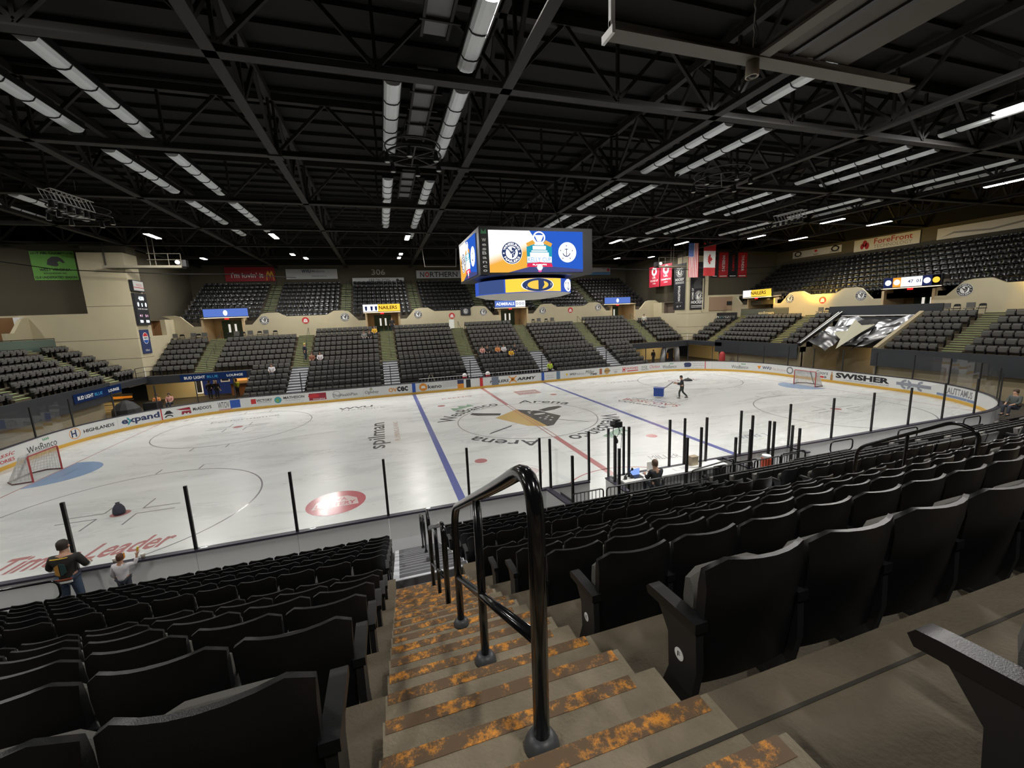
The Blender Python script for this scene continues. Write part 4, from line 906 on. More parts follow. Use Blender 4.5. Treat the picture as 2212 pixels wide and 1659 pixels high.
# black barriers behind the boxes
def barrier(x0, x1, y, z0, z1, label):
    T = thing('crowd_barrier', ((x0 + x1) / 2, y, z0), label, 'barrier', None)
    r = .08
    MB().tube([(x0, y, z0), (x0, y, z1 - r), (x0 + r * .3, y, z1 - r * .3), (x0 + r, y, z1), (x1 - r, y, z1), (x1 - r * .3, y, z1 - r * .3), (x1, y, z1 - r), (x1, y, z0)], .022, 7).build('frame', BLACK, T)
    n = max(3, round((x1 - x0) / .13))
    MB().tube([(x0, y, z0 + .12), (x1, y, z0 + .12)], .016, 6).build('bottom_rail', BLACK, T)
    bm = MB().tube([(0, 0, z0 + .12), (0, 0, z1)], .011, 5).mesh('baluster', BLACK)
    for i in range(1, n): o = link('baluster', bm, T, True); o.matrix_parent_inverse = Matrix.Translation(-T.location); o.location = (x0 + (x1 - x0) * i / n, y, 0)
for x0, x1, lb in ((-3.78, -2.78, 'short black barrier at the left end behind the penalty box'), (-2.66, -.68, 'long black barrier left of the seated scorer'), (-.62, 1.55, 'long black barrier behind the seated scorer'), (1.65, 2.95, 'black barrier right of the office chair'), (3.05, 4.2, 'black barrier in front of the orange cooler'), (4.28, 5.0, 'short black barrier at the right end')):
    barrier(x0, x1, -14.62, .45, 1.5, lb)
def tube_thing(name, pts, r, label, cat, loc, m=None, pn='rail', group=None):
    T = thing(name, loc, label, cat, group); MB().tube(pts, r, 8).build(pn, m or GLOSSBLACK, T, smooth=True); return T
def bend(pts, r=.1, k=4):
    """rounded corners for a polyline"""
    pts = [Vector(p) for p in pts]; out = [pts[0]]
    for a, b, c in zip(pts, pts[1:], pts[2:]):
        u = (a - b); v = (c - b); q = min(r, u.length * .45, v.length * .45); u.normalize(); v.normalize()
        p0, p1 = b + u * q, b + v * q
        for i in range(k + 1):
            t = i / k; out.append((p0 * (1 - t) + b * t) * (1 - t) + (b * (1 - t) + p1 * t) * t)
    return out + [pts[-1]]
# railing at the scorer's steps
T = thing('step_railing', (1.2, -14.75, .4), 'black tube railing with rounded top by the scorer steps', 'railing')
MB().tube(bend([(.3, -14.75, .4), (.3, -14.75, 1.62), (2.0, -14.75, 1.78), (2.0, -14.75, .4)], .15), .024, 7).build('frame', BLACK, T); MB().tube([(.3, -14.75, 1.25), (2.0, -14.75, 1.3)], .018, 6).build('mid_rail', BLACK, T)
def loop_rail(x, y, label, flip=1, z0=.45, group='looped aisle rails at the glass'):
    T = thing('loop_rail', (x, y, z0), label, 'handrail', group); f = flip
    MB().tube(bend([(x, y, z0), (x, y, .82), (x + f * .28, y, .95), (x + f * .45, y, 1.05), (x + f * .45, y, 1.42), (x - f * .75, y, 1.42), (x - f * .75, y, .98), (x + f * .02, y, .98)], .17, 5), .026, 8).build('rail', GLOSSBLACK, T, smooth=True)
    MB().lathe([(.07, z0), (.07, z0 + .03), (.03, z0 + .04)], (x, y, 0), 10).build('foot', BLACK, T)
loop_rail(-16.35, -14.1, 'black looped rail left of the fan in the jersey', 1)
for x, lb in ((2.75, 'black looped rail beside the office chair'), (5.0, 'black looped rail beside the short barriers'), (7.85, 'black looped rail on the right, nearest of three in the row'), (11.7, 'black looped rail on the right, middle of three'), (16.0, 'black looped rail farthest right by the glass')): loop_rail(x, -14.35 if x < 6 else -14.1, lb, -1)
# ------------------------------------------------------------------ padded arena seat (local: faces +y, back top at y=0, z=.8)
PIT = .53
def seat_meshes():
    nu, nz = 9, 5; R = {}
    def shell(hw0, hw1, z0, z1, thick, yo, curve, rad):
        m = MB(); vs = []; 
        for side in (0, 1):
            for j in range(nz + 1):
                t = j / nz; z = z0 + (z1 - z0) * t; hw = hw0 + (hw1 - hw0) * t
                for i in range(nu):
                    u = -1 + 2 * i / (nu - 1); zz = z
                    e = max(0, abs(u) - .8) / .2
                    if t > .7: zz = z - rad * (1 - math.sqrt(max(0, 1 - e * e))) * (t - .7) / .3
                    lean = (z1 - zz) * .19
                    y = yo + lean + curve * (.25 + .75 * t) * u * u + (thick if side else 0)
                    if not side and j == nz: y += .012; zz -= .006
                    if side and j == nz: y -= .012; zz -= .006
                    vs.append((u * hw, y, zz))
        n = nu * (nz + 1); fs = []
        for j in range(nz):
            for i in range(nu - 1):
                a = j * nu + i; fs.append((a, a + 1, a + nu + 1, a + nu)); fs.append((n + a + nu, n + a + nu + 1, n + a + 1, n + a))
        ring = [i for i in range(nu)] + [j * nu + nu - 1 for j in range(1, nz + 1)] + [nz * nu + i for i in range(nu - 2, -1, -1)] + [j * nu for j in range(nz - 1, 0, -1)]
        for a, b in zip(ring, ring[1:] + ring[:1]): fs.append((b, a, n + a, n + b))
        return m.add(vs, fs)
    def fin(m, nm, mt):
        me = m.mesh(nm, mt, True); me.set_sharp_from_angle(angle=.9); return me
    R['backrest'] = fin(shell(.235, .252, .2, .80, .045, 0, .075, .06), 'backrest', PLASTIC)
    R['back_cushion'] = fin(shell(.2, .21, .36, .70, .04, .062, .06, .05), 'back_cushion', FABRIC)
    m = MB(); nu = 7; vs = []
    prof = [(.215, .33), (.185, .37), (.175, .54), (.19, .61), (.225, .64), (.27, .625), (.285, .52), (.265, .37)]
    for i in range(nu):
        u = -1 + 2 * i / (nu - 1); k = 1 - .12 * (abs(u) > .9)
        for y, z in prof: vs.append((u * .212, .22 + (y - .22) * (k if abs(u) < .9 else .55), .5 + (z - .5) * (1 - .1 * max(0, abs(u) - .3) ** 2 - .12 * (abs(u) > .9))))
    n = len(prof); fs = [(i * n + k, i * n + (k + 1) % n, (i + 1) * n + (k + 1) % n, (i + 1) * n + k) for i in range(nu - 1) for k in range(n)] + [tuple(range(n))[::-1], tuple((nu - 1) * n + k for k in range(n))]
    R['seat'] = fin(m.add(vs, fs), 'seat', FABRIC)
    def arm(sx):
        m = MB(); x = sx * .265; w = .03; pts = [(.09, .52), (.34, .505), (.385, .50), (.40, .48), (.385, .455), (.32, .46), (.09, .475)]
        m.prism(pts, lambda u, v, q: (x + q, u, v), -w, w); return m
    def leg(sx):
        m = MB(); x = sx * .265; pts = [(.1, 0), (.32, 0), (.3, .06), (.25, .2), (.26, .36), (.34, .47), (.1, .48), (.09, .3), (.12, .12)]
        m.prism(pts, lambda u, v, q: (x + q, u, v), -.018, .018); m.box(x - .03, x + .03, .04, .32, 0, .025); return m
    R['armrest'] = fin(arm(-1), 'armrest', PLASTIC); R['leg'] = fin(leg(-1), 'leg', BLACK); R['armrest2'] = fin(arm(1), 'armrest', PLASTIC); R['leg2'] = fin(leg(1), 'leg', BLACK)
    return R
SM = seat_meshes()
proto = thing('arena_chair', (0, 0, -50), 'black folding arena seat', 'chair', 'arena seats in the near stand')
for nm in ('backrest', 'back_cushion', 'seat', 'armrest', 'leg'): link(nm, SM[nm], proto, True)
ORD = 'first second third fourth fifth sixth seventh eighth ninth tenth eleventh twelfth thirteenth fourteenth fifteenth sixteenth seventeenth eighteenth nineteenth twentieth'.split()
def ordn(n):
    if n <= 20: return ORD[n - 1]
    t = {2: 'twenty', 3: 'thirty', 4: 'forty', 5: 'fifty'}[n // 10]
    return (t + '-' + ORD[n % 10 - 1]) if n % 10 else {3: 'thirtieth', 4: 'fortieth', 5: 'fiftieth'}[n // 10]
cand = []
for r in range(13):       # 0 = row level with the camera (G), 1..6 = F..A, 7..12 = lower deck from the top
    if r <= 6: y = -(19.75 + DEP * (6 - r)); z = tz(6 - r)
    else: j = 12 - r; y = -LY(j); z = LZ(j)
    up = r <= 6
    # right of the stairs: blocks between aisles
    xs = []; b = -7.62 + .265
    for blk in range(5):
        x0 = -7.355 + 8.1 * blk
        for i in range(13): xs.append((x0 + i * PIT, blk, i))
    cnt = 0
    for x, blk, i in xs:
        cnt += 1
        if x > 24: continue
        if not up and blk == 0 and r == 12 and x > -5.3 and x < 6.5: continue
        if not up and r >= 11 and -3.9 < x < 4.6 and r == 12: continue
        cand.append((x, y, z, r, cnt, 'right', i == 0, i == 12))
    if r == 0:
        for i_ in range(len(cand)):
            if cand[i_][3] == 0: cand[i_] = (cand[i_][0] + .09, y - .07, *cand[i_][2:])
    cnt = 0
    for blk in range(2):
        for i in range(13 if blk else 14):
            x = (-9.215 - i * PIT) if blk == 0 else (-17.3 - i * PIT)
            cnt += 1; cand.append((x, y, z, r, cnt, 'left', False, i == 0))
vis = []
for c in cand:
    q = proj((c[0], c[1] + .1, c[2] + .6))
    inn = q[2] > .25 and -260 < q[0] < 2480 and 500 < q[1] < 2000
    if c[3] == 0 and c[5] == 'right' and c[4] <= 2: inn = True
    if c[3] == 0 and not (c[5] == 'right' and c[4] <= 2): inn = False
    if inn: vis.append((q[2], c))
vis.sort(key=lambda t: t[0])
indiv, rest = vis[:290], vis[290:]
NEAR_STUFF = [c for _, c in rest]
rnd = random.Random(3)
for _, (x, y, z, r, cnt, side, first, last) in indiv:
    o = copy_tree(proto); o.location = (x, y, z)
    rowname = 'row level with the camera' if r == 0 else 'nearest row' if r == 1 else f'{ordn(r)} row from the viewer'
    o['label'] = f'black padded arena seat, {rowname}, {ordn(cnt)} seat {side} of the stairs'
    if (side == 'right' and last) or (side == 'left' and last and cnt == 1) :
        link('armrest', SM['armrest2'], o, True); link('leg', SM['leg2'], o, True)
    if side == 'right' and cnt == 1 and r in (1, 2):
        F = frame((-.265 - .019, .185, .31), (0, -1, 0), (0, 0, 1)); m = MB(); m.disc(F, 0, 0, .026, 0, .003, 20); o2 = m.build('row_disc', WHT, o, local=True); o2['label'] = 'round white row letter disc'
        text(F, 'FE'[r - 1], -.008, -.012, .008, .012, INK, o2, .004).matrix_parent_inverse = Matrix()
bpy.data.objects.remove(proto.children[0]); [bpy.data.objects.remove(c) for c in list(proto.children)]; bpy.data.objects.remove(proto)
# the rest of the padded seats, too many and too small: one object
lowb = []
def lowseat(mb, f, a, y, z, k=1):
    """f(along, away, z); seat faces the ice (towards smaller 'away')"""
    H = lambda p, mi: mb.hexa(p, mi)
    def b(x0, x1, y0, y1, z0, z1, lean0, mi):
        mb.hexa([f(a + x0, y - y0 - lean0, z + z0), f(a + x1, y - y0 - lean0, z + z0), f(a + x1, y - y1 - lean0, z + z0), f(a + x0, y - y1 - lean0, z + z0),
                 f(a + x0, y - y0, z + z1), f(a + x1, y - y0, z + z1), f(a + x1, y - y1, z + z1), f(a + x0, y - y1, z + z1)], mi)
    b(-.245, .245, 0, .05, .33, .80, .08, 0); b(-.215, .215, .052, .1, .42, .765, .06, 1); b(-.215, .215, .16, .25, .41, .69, -.04, 1)
    b(-.295, -.235, .03, .35, .49, .53, 0, 0); b(-.28, -.25, .06, .28, 0, .5, 0, 0)
big = MB()
for x, y, z, r, cnt, side, first, last in NEAR_STUFF: lowseat(big, fN, x, -y, z)
# far stand
rnd = random.Random(11)
for i in range(7):
    y = 19.75 + DEP * i; z = tz(i)
    bounds = [-28.6] + [v for x in AISX for v in (x - HW, x + HW)] + [28.6]
    for k in range(0, len(bounds), 2):
        a0, a1 = bounds[k], bounds[k + 1]; n = int((a1 - a0) / PIT)
        if n < 1: continue
        if i == 6 and k // 2 not in (2, 3, 4, 6): continue
        off = (a1 - a0 - n * PIT) / 2
        for q in range(n): lowseat(big, fF, a0 + off + (q + .5) * PIT, y, z)
for j in range(6):
    for a0, a1 in FSEG:
        if j == 0 and -6 < (a0 + a1) / 2 < 7: continue
        n = int((a1 - a0) / PIT); off = (a1 - a0 - n * PIT) / 2
        for q in range(n):
            xx = a0 + off + (q + .5) * PIT
            if j < 2 and -2.2 < xx < -.8: continue
            lowseat(big, fF, xx, FLY(j), FLZ(j))
for f in (fR, fL):
    for i in range(6):
        bounds = [-18.8, -15.6, -14.4, -7.3, -6.1, -2.6, 4.3, 6.3, 7.5, 14.6, 15.8, 18.8] if f is fR else [-18.8, -15.6, -14.4, -7.3, -6.1, 6.3, 7.5, 14.6, 15.8, 18.8]
        for a0, a1 in zip(bounds[::2], bounds[1::2]):
            n = int((a1 - a0) / PIT); off = (a1 - a0 - n * PIT) / 2
            for q in range(n): lowseat(big, f, a0 + off + (q + .5) * PIT, 19.75 + DEP * i, tz(i))
o = big.build('arena_chair_rows', [PLASTIC, FARFAB]); tag(o, 'rows of small grey padded arena seats across the far and end stands', 'seats', None, 'stuff')
# upper tier: shiny plastic shells
up = MB()
def ushell(mb, f, a, y, z):
    pr = [(.02, .74), (.0, .70), (.02, .45), (.1, .40), (.34, .42), (.42, .39), (.40, .36), (.1, .34), (-.03, .42), (-.05, .72)]
    xs = (-.225, -.12, .12, .225); vs = []
    for x in xs:
        c = .04 if abs(x) > .2 else 0
        vs += [f(a + x, y - v - c, z + w + (c * .4 if w < .5 else -c * .6)) for v, w in pr]
    n = len(pr); mb.add(vs, [(i * n + k, i * n + (k + 1) % n, (i + 1) * n + (k + 1) % n, (i + 1) * n + k) for i in range(3) for k in range(n)] + [tuple(range(n)), tuple(3 * n + k for k in range(n))])
    mb.add([f(a - .03, y - .1, z), f(a + .03, y - .1, z), f(a, y - .25, z), f(a, y - .15, z + .36)], [(0, 1, 3), (1, 2, 3), (2, 0, 3)])
for k in range(9):
    for f, aisles, doors, lo, hi in ((fF, UA, FD, -28.6, 28.6), (fR, UE, ED, -18.8, 18.8)):
        b = [lo] + [v for c in aisles for v in (c - .58, c + .58)] + [hi]
        for a0, a1 in zip(b[::2], b[1::2]):
            n = int((a1 - a0) / .55)
            for q in range(n):
                xx = a0 + (a1 - a0 - n * .55) / 2 + (q + .5) * .55
                if k < 2 and any(abs(xx - d) < 2.15 for d in doors): continue
                ushell(up, f, xx, UY(k), UZ(k))
o = up.build('plastic_chair_rows', UPPLAS, smooth=True); tag(o, 'rows of glossy dark plastic shell seats in the upper tiers', 'seats', None, 'stuff')
# loose chairs along the far walkway
LC = {}
def lc(a, b):
    LC[(a, b)] = LC.get((a, b), 0) + 1; return ORD[LC[(a, b)] - 1]
def loose(x, f, kind, y=25.1):
    p = Vector(f(x, y, 5.42)); T = thing('folding_chair' if kind else 'arm_chair', p, LBL[(f is fF, kind)] + ', ' + lc(f is fF, kind) + ' from left', 'chair', 'loose chairs on the concourse')
    g = lambda a, b, c: f(x + a, y + b, 5.42 + c)
    if kind:
        m = MB(); m.tube(bend([g(-.2, .0, 0), g(-.2, .1, .8), g(.2, .1, .8), g(.2, 0, 0)], .12), .018, 6); m.build('frame', BLACK, T)
        m = MB(); m.hexa([g(-.19, .09, .62), g(.19, .09, .62), g(.19, .12, .62), g(-.19, .12, .62), g(-.17, .09, .79), g(.17, .09, .79), g(.17, .12, .79), g(-.17, .12, .79)]); m.build('backrest', BLACK, T)
    else:
        m = MB(); m.hexa([g(-.25, .15, .5), g(.25, .15, .5), g(.25, .25, .5), g(-.25, .25, .5), g(-.24, .15, .9), g(.24, .15, .9), g(.24, .25, .9), g(-.24, .25, .9)]); m.build('backrest', FARFAB, T)
        m = MB(); [m.bar(g(q, -.2, 0), g(q, .2, .45), .04) for q in (-.22, .22)]; m.build('leg', BLACK, T)
    m = MB(); m.hexa([g(-.22, -.25, .42), g(.22, -.25, .42), g(.22, .15, .42), g(-.22, .15, .42), g(-.22, -.25, .48), g(.22, -.25, .48), g(.22, .15, .48), g(-.22, .15, .48)]); m.build('seat', FARFAB if not kind else BLACK, T)
LBL = {(True, 0): 'dark armchair standing against the far cream wall', (True, 1): 'black folding chair standing against the far cream wall', (False, 0): 'dark armchair below the right end wall', (False, 1): 'black folding chair below the right end wall'}
for k, px in enumerate((400 - 25, 392, 416, 428, 440, 494, 510, 525, 540, 561, 574, 595)):
    p = at(px, 722, 'y', 25.1); loose(p.x, fF, k % 2)
for k, px in enumerate((1152, 1165, 1180, 1194)): p = at(px, 690, 'y', 25.1); loose(p.x, fF, (k + 1) % 2)
for k, px in enumerate((1770, 1785, 1802, 1818, 1890, 1912, 1932, 1948, 2040, 2065, 2092, 2120)): p = at(px, 672, 'x', 35.0); loose(p.y, fR, k % 2)
# ------------------------------------------------------------------ handrails on the stairs
def stair_rail(x, ys, label, h=1.24, mid=.52, r=.032, loops=True, zf=None):
    """posts at stair depths ys (near -> far), top rail follows the slope, returns down to the lower rail"""
    T = thing('stair_handrail', (x, -ys[0], 4), label, 'handrail', None)
    zs = [tz(6) - RISE / 3 * math.ceil((ty(6) - y) / (DEP / 3) - 1e-3) for y in ys]
    P0 = [Vector((x, -y, z)) for y, z in zip(ys, zs)]
    k = [Vector((0, 0, h))] * len(P0)
    top = [p + Vector((0, 0, h)) for p in P0]
    d = (top[-1] - top[0]).normalized()
    near = P0[0] + Vector((0, 0, 0)); pts = [near, P0[0] + Vector((0, 0, h - .05)), top[0] + d * .12 + Vector((0, 0, .05)), top[-1] + Vector((0, 0, .02)), P0[-1]]
    MB().tube(bend([P0[0], top[0] + Vector((0, -.02, .05)), top[0] + d * .45 + Vector((0, 0, .02)), top[-1], P0[-1]], .24, 7), r, 12).build('top_rail', GLOSSBLACK, T, smooth=True)
    for p in P0[1:-1]: MB().tube([p, p + Vector((0, 0, h + .0))], r * .85, 10).build('post', GLOSSBLACK, T, smooth=True)
    MB().tube([P0[0] + Vector((0, 0, mid)), P0[-1] + Vector((0, 0, mid))], r * .8, 10).build('mid_rail', GLOSSBLACK, T, smooth=True)
    for p in P0:
        MB().lathe([(.06, .0), (.058, .015), (.045, .04), (.03, .05)], p, 20).build('base_cover', mat('cover_grey', (.045, .047, .052), .45), T, smooth=True)
    return T
stair_rail(-8.31, [23.81, 22.94, 22.07], 'large black tube handrail in the middle of the stairs, nearest', .95, .4, .027)
stair_rail(-8.30, [21.17, 20.3, 19.41], 'smaller black handrail further down the stairs', .95, .4, .027)
for y, lb in ((17.35, 'nearest'), (15.75, 'middle'), (14.6, 'farthest')):
    z = 2.72 - .178 * (int((18.75 - y) / .375) + 1); T = thing('loop_post', (-8.15, -y, z), f'black looped post on the aluminium steps, {lb} of three', 'handrail', None)
    MB().tube(bend([(-8.15, -y, z), (-8.15, -y, z + .95), (-8.15, -y + .42, z + .95), (-8.15, -y + .42, z + .5), (-8.15, -y, z + .42)], .16, 5), .022, 8).build('rail', GLOSSBLACK, T, smooth=True)
    MB().tube([(-8.15, -y, z), (-8.15, -y, z + .2)], .045, 8).build('sleeve', BLACK, T); MB().box(-8.25, -8.05, -y - .1, -y + .1, z, z + .05).build('base', BLACK, T)
T = thing('stair_handrail', (.05, -20.4, 3.4), 'long black handrail of the next aisle, rising above the seats at right', 'handrail')
MB().tube(bend([(.05, -21.2, 3.5), (.05, -21.2, 4.62), (.05, -20.9, 4.72), (.05, -19.52, 3.86), (.05, -19.52, 2.7)], .2, 6), .03, 10).build('top_rail', GLOSSBLACK, T, smooth=True)
MB().tube([(.05, -20.3, 3.0), (.05, -20.3, 4.32)], .028, 8).build('post', GLOSSBLACK, T)
# far aisle rails, one per aisle half
for i, x in enumerate(AISX):
    T = thing('far_aisle_rail', (x + .2, 21.5, 4), f'thin black rail on the {ORD[i]} far aisle from the left', 'handrail', None)
    MB().tube(bend([(x + .2, 19.6, 2.6), (x + .2, 19.6, 3.6), (x + .2, 21.9, 4.85), (x + .2, 21.9, 3.9)], .1, 3), .02, 6).build('lower_rail', BLACK, T)
    MB().tube(bend([(x + .2, 22.4, 4.2), (x + .2, 22.4, 5.2), (x + .2, 24.6, 6.4), (x + .2, 24.6, 5.4)], .1, 3), .02, 6).build('upper_rail', BLACK, T)
for i, x in enumerate(UA):
    T = thing('upper_aisle_rail', (x, 30, 9), f'thin black rail on the {ORD[i]} upper aisle from the left', 'handrail', None)
    MB().tube([(x, 27, 8.1), (x, 34, 12.1)], .025, 5).build('rail', BLACK, T)
    for k in range(4): MB().tube([(x, 27 + k * 2.2, 7.3 + k * 1.25), (x, 27 + k * 2.2, 8.1 + k * 1.25)], .02, 5).build('post', BLACK, T)
for s in (1, -1):     # concourse-edge and corner railings
    T = thing('corner_railing', (s * 28.9, 18.7, 2.74), 'thin railing at the foot of the %s corner pier' % ('right' if s > 0 else 'left'), 'railing', None)
    MB().tube([(s * 27.6, 18.85, 3.6), (s * 28.8, 18.85, 3.6), (s * 28.8, 17.4, 3.6)], .025, 6).build('top_rail', BLACK, T); MB().tube([(s * 27.6, 18.85, 3.2), (s * 28.8, 18.85, 3.2), (s * 28.8, 17.4, 3.2)], .02, 6).build('mid_rail', BLACK, T)
    for p in ((27.6, 18.85), (28.8, 18.85), (28.8, 17.4)): MB().tube([(s * p[0], p[1], 2.74), (s * p[0], p[1], 3.6)], .025, 6).build('post', BLACK if p != (28.8, 18.85) else WHT, T)

# ------------------------------------------------------------------ hanging scoreboard
J = thing('hanging_scoreboard', (0, 0, 7.85), 'four-sided video scoreboard with round led ring hanging over centre ice', 'scoreboard')
MB().box(-3.35, 3.3, -2.92, 2.92, 8.95, 11.45).build('casing', BLACK, J)
def scr(name, c): return emis(name, c, SCREEN_E)
sO, sB, sW, sD, sT, sR = scr('screen_orange', (.75, .38, .06)), scr('screen_blue', (.025, .1, .5)), emis('screen_white', (1, .98, .95), 1.6), scr('screen_dusk', (.06, .07, .2)), scr('screen_teal', (.02, .3, .42)), scr('screen_red', (.7, .03, .1))
sN = scr('screen_navy', (.03, .05, .14)); sL = scr('screen_lightblue', (.3, .5, .85)); sC = scr('screen_cream', (.95, .8, .55))
def grad_screen(name, c0, c1, gx, gy, pos=.5):
    """bright sweep that belongs to the picture shown on the video board"""
    m = bpy.data.materials.new(name); m.use_nodes = True; nt = m.node_tree; nt.nodes.remove(nt.nodes['Principled BSDF'])
    tc = nt.nodes.new('ShaderNodeTexCoord'); sp = nt.nodes.new('ShaderNodeSeparateXYZ'); nt.links.new(tc.outputs['Generated'], sp.inputs[0])
    mx = nt.nodes.new('ShaderNodeMath'); mx.operation = 'MULTIPLY_ADD'; mx.inputs[1].default_value = gx
    my = nt.nodes.new('ShaderNodeMath'); my.operation = 'MULTIPLY'; my.inputs[1].default_value = gy
    nt.links.new(sp.outputs['Z'], my.inputs[0]); mxin = 'X' if name.endswith('_f') else 'Y'
    nt.links.new(sp.outputs[mxin], mx.inputs[0]); nt.links.new(my.outputs[0], mx.inputs[2])
    cr = nt.nodes.new('ShaderNodeValToRGB'); cr.color_ramp.elements[0].position = pos - .18; cr.color_ramp.elements[1].position = pos + .14
    cr.color_ramp.elements[0].color = (*c0, 1); cr.color_ramp.elements[1].color = (*c1, 1)
    nt.links.new(mx.outputs[0], cr.inputs[0])
    e = nt.nodes.new('ShaderNodeEmission'); e.inputs[1].default_value = SCREEN_E * 1.15; nt.links.new(cr.outputs[0], e.inputs[0])
    nt.links.new(e.outputs[0], nt.nodes['Material Output'].inputs[0]); return m
def video(F, w, h, suf):
    S = rect(MB(), F, -w / 2, 0, w / 2, h, 0, .03).build('screen', sN, J)
    A = MB().prism([(-w / 2, .0), (-w * .31, .0), (-.08 * w, .14 * h), (.06 * w, .5 * h), (-.08 * w, h), (-w / 2, h)], F, .03, .034).build('picture_orange', grad_screen('pic_orange' + suf, (.72, .36, .05), (1, 1, .98), -.55 if suf != '_l' else -.5, 1.1, .35), J, local=False)
    B = MB().prism([(.06 * w, .16 * h), (w / 2, .06 * h), (w / 2, h), (-.08 * w, h), (.06 * w, .5 * h)], F, .03, .034).build('picture_blue', grad_screen('pic_blue' + suf, (.02, .09, .46), (1, 1, 1), .55, 1.1, 1.25), J)
    MB().prism([(-w * .31, 0), (w / 2, 0), (w / 2, .06 * h), (.06 * w, .16 * h), (-.08 * w, .14 * h)], F, .03, .034).build('picture_dusk', sD, J)
    emblem(F, -.27 * w, .47 * h, .27 * h, J, .036, (sN, sW))
    m = MB(); m.disc(F, .325 * w, .49 * h, .25 * h, .036, .04, 32); m.build('round_crest', sW, J); 
    m = MB(); cx, cy, r = .315 * w, .48 * h, .25 * h
    m.bar(F(cx, cy - .3 * r, .042), F(cx, cy + .5 * r, .042), .05 * r, .01, (0, 0, 1)) if False else rect(m, F, cx - .04 * r, cy - .35 * r, cx + .04 * r, cy + .42 * r, .041, .043)
    rect(m, F, cx - .2 * r, cy + .3 * r, cx + .2 * r, cy + .37 * r, .041, .043); m.ring(F, cx, cy + .05 * r, .36 * r, .46 * r, .041, .043, 16, PI + .25, 2 * PI - .25)
    for a in (90, 162, 234, 306, 18):
        sx, sy = cx + .7 * r * math.cos(math.radians(a)), cy + .68 * r * math.sin(math.radians(a))
        m.prism([(sx + (.11 if i % 2 == 0 else .045) * r * math.cos(PI / 2 + PI * i / 5), sy + (.11 if i % 2 == 0 else .045) * r * math.sin(PI / 2 + PI * i / 5)) for i in range(10)], F, .041, .043)
    m.build('anchor_and_stars', sN, J)
    c = .02 * w
    m = MB(); m.prism([(c - .135 * w, .62 * h), (c - .135 * w, .2 * h), (c, .08 * h), (c + .135 * w, .2 * h), (c + .135 * w, .62 * h), (c, .72 * h)], F, .035, .038); m.build('shield', sT, J)
    m = MB(); rect(m, F, c - .13 * w, .24 * h, c + .13 * w, .38 * h, .039, .042)
    for hw, z0, z1 in ((.1, .38, .48), (.085, .5, .53), (.07, .55, .64), (.05, .66, .72), (.028, .72, .74)): rect(m, F, c - hw * w, z0 * h, c + hw * w, z1 * h, .039, .042)
    m.prism([(c - .02 * w, .75 * h), (c + .02 * w, .75 * h), (c + .048 * w, .9 * h), (c - .048 * w, .9 * h)], F, .039, .042); m.ring(F, c, .84 * h, .052 * w, .066 * w, .039, .042, 20, sy=.9)
    m.disc(F, c, .12 * h, .03 * w, .042, .045, 16)
    m.build('trophy', sW, J)
    m = MB(); m.prism([(c - .14 * w, .13 * h), (c + .14 * w, .13 * h), (c + .13 * w, .22 * h), (c, .25 * h), (c - .13 * w, .22 * h)], F, .042, .044); m.build('ribbon', sR, J)
    m = MB(); m.disc(F, c, .0 * h + .03 * h, .02 * w, .042, .044, 12, .6); m.build('pink_mark', scr('screen_pink', (.8, .1, .4)), J)
    m = MB(); tadd(m, F, 'PLAYOFFS', c - .075 * w, .165 * h, c + .075 * w, .205 * h, .047, .02); m.build('lettering', sW, J)
    m = MB(); tadd(m, F, 'KELLY CUP', c - .125 * w, .255 * h, c + .125 * w, .365 * h, .045, .03); m.build('lettering', sL, J)
    for q in (-1, 1):
        m = MB(); m.prism([(c + q * .04 * w, .7 * h), (c + q * .07 * w, .78 * h), (c + q * .14 * w, .7 * h), (c + q * .125 * w, .62 * h)], F, .04, .043); m.build('banner_scroll', sO, J)
video(frame((-.1, -2.93, 9.06), (1, 0, 0), (0, 0, 1)), 5.55, 2.2, '_f')
video(frame((-3.36, .2, 9.06), (0, -1, 0), (0, 0, 1)), 4.6, 2.2, '_l')
F = frame((-3.1, -2.99, 9.1), (1, 0, 0), (0, 0, 1))
m = MB()
F2 = frame((-3.36, -2.93, 9.05), (.42, -.1, 0), (0, 0, 1)); MB().box(-3.4, -2.9, -3.0, -2.5, 8.95, 11.4).build('corner_post', BLACK, J)
F2 = frame((-3.4, -3.01, 9.05), (1, 0, 0), (0, 0, 1))
for i, ch in enumerate('WesBanco'):
    z = 1.6 - i * .222; hh = .17 if ch in 'WB' else .12
    text(F2, ch, .15, z, .38, z + hh, WHT, J, .004, .02)
m = MB(); m.prism([(.1, 2.0), (.42, 2.0), (.38, 2.25), (.26, 2.1), (.14, 2.25)], F2, .0, .004); m.build('leaf_mark', GREEN, J)
MB().lathe([(2.75, 8.75), (2.6, 8.95), (2.3, 8.98)], (0, 0, 0), 40).build('ring_top', BLACK, J)
MB().lathe([(2.98, 7.98), (2.98, 8.75), (2.7, 8.76)], (0, 0, 0), 64).build('ring_band', emis('ring_blue', (.04, .1, .5), 1.1), J)
MB().lathe([(1.2, 7.7), (2.4, 7.82), (2.99, 7.98), (2.9, 8.0)], (0, 0, 0), 48).build('underside', mat('ring_under', (.62, .6, .55), .6), J)
RF = lambda u, v, w=0.: Vector(((3.0 + w) * math.sin(u / 3.0), -(3.0 + w) * math.cos(u / 3.0), v))
for a, b, mt in ((-4.2, -2.1, emis('ring_slate', (.06, .1, .28), .9)), (-2.0, -1.1, eY), (.85, 1.45, eY), (-1.1, .85, emis('ring_gold', (.95, .55, .08), 1.2))): rect(MB(), RF, a, 8.02, b, 8.74, .0, .004, n=8).build('led_panel', mt, J)
m = MB(); m.disc(RF, -.12, 8.38, .98, .005, .008, 30, .37); m.build('ring_crest', sW, J)
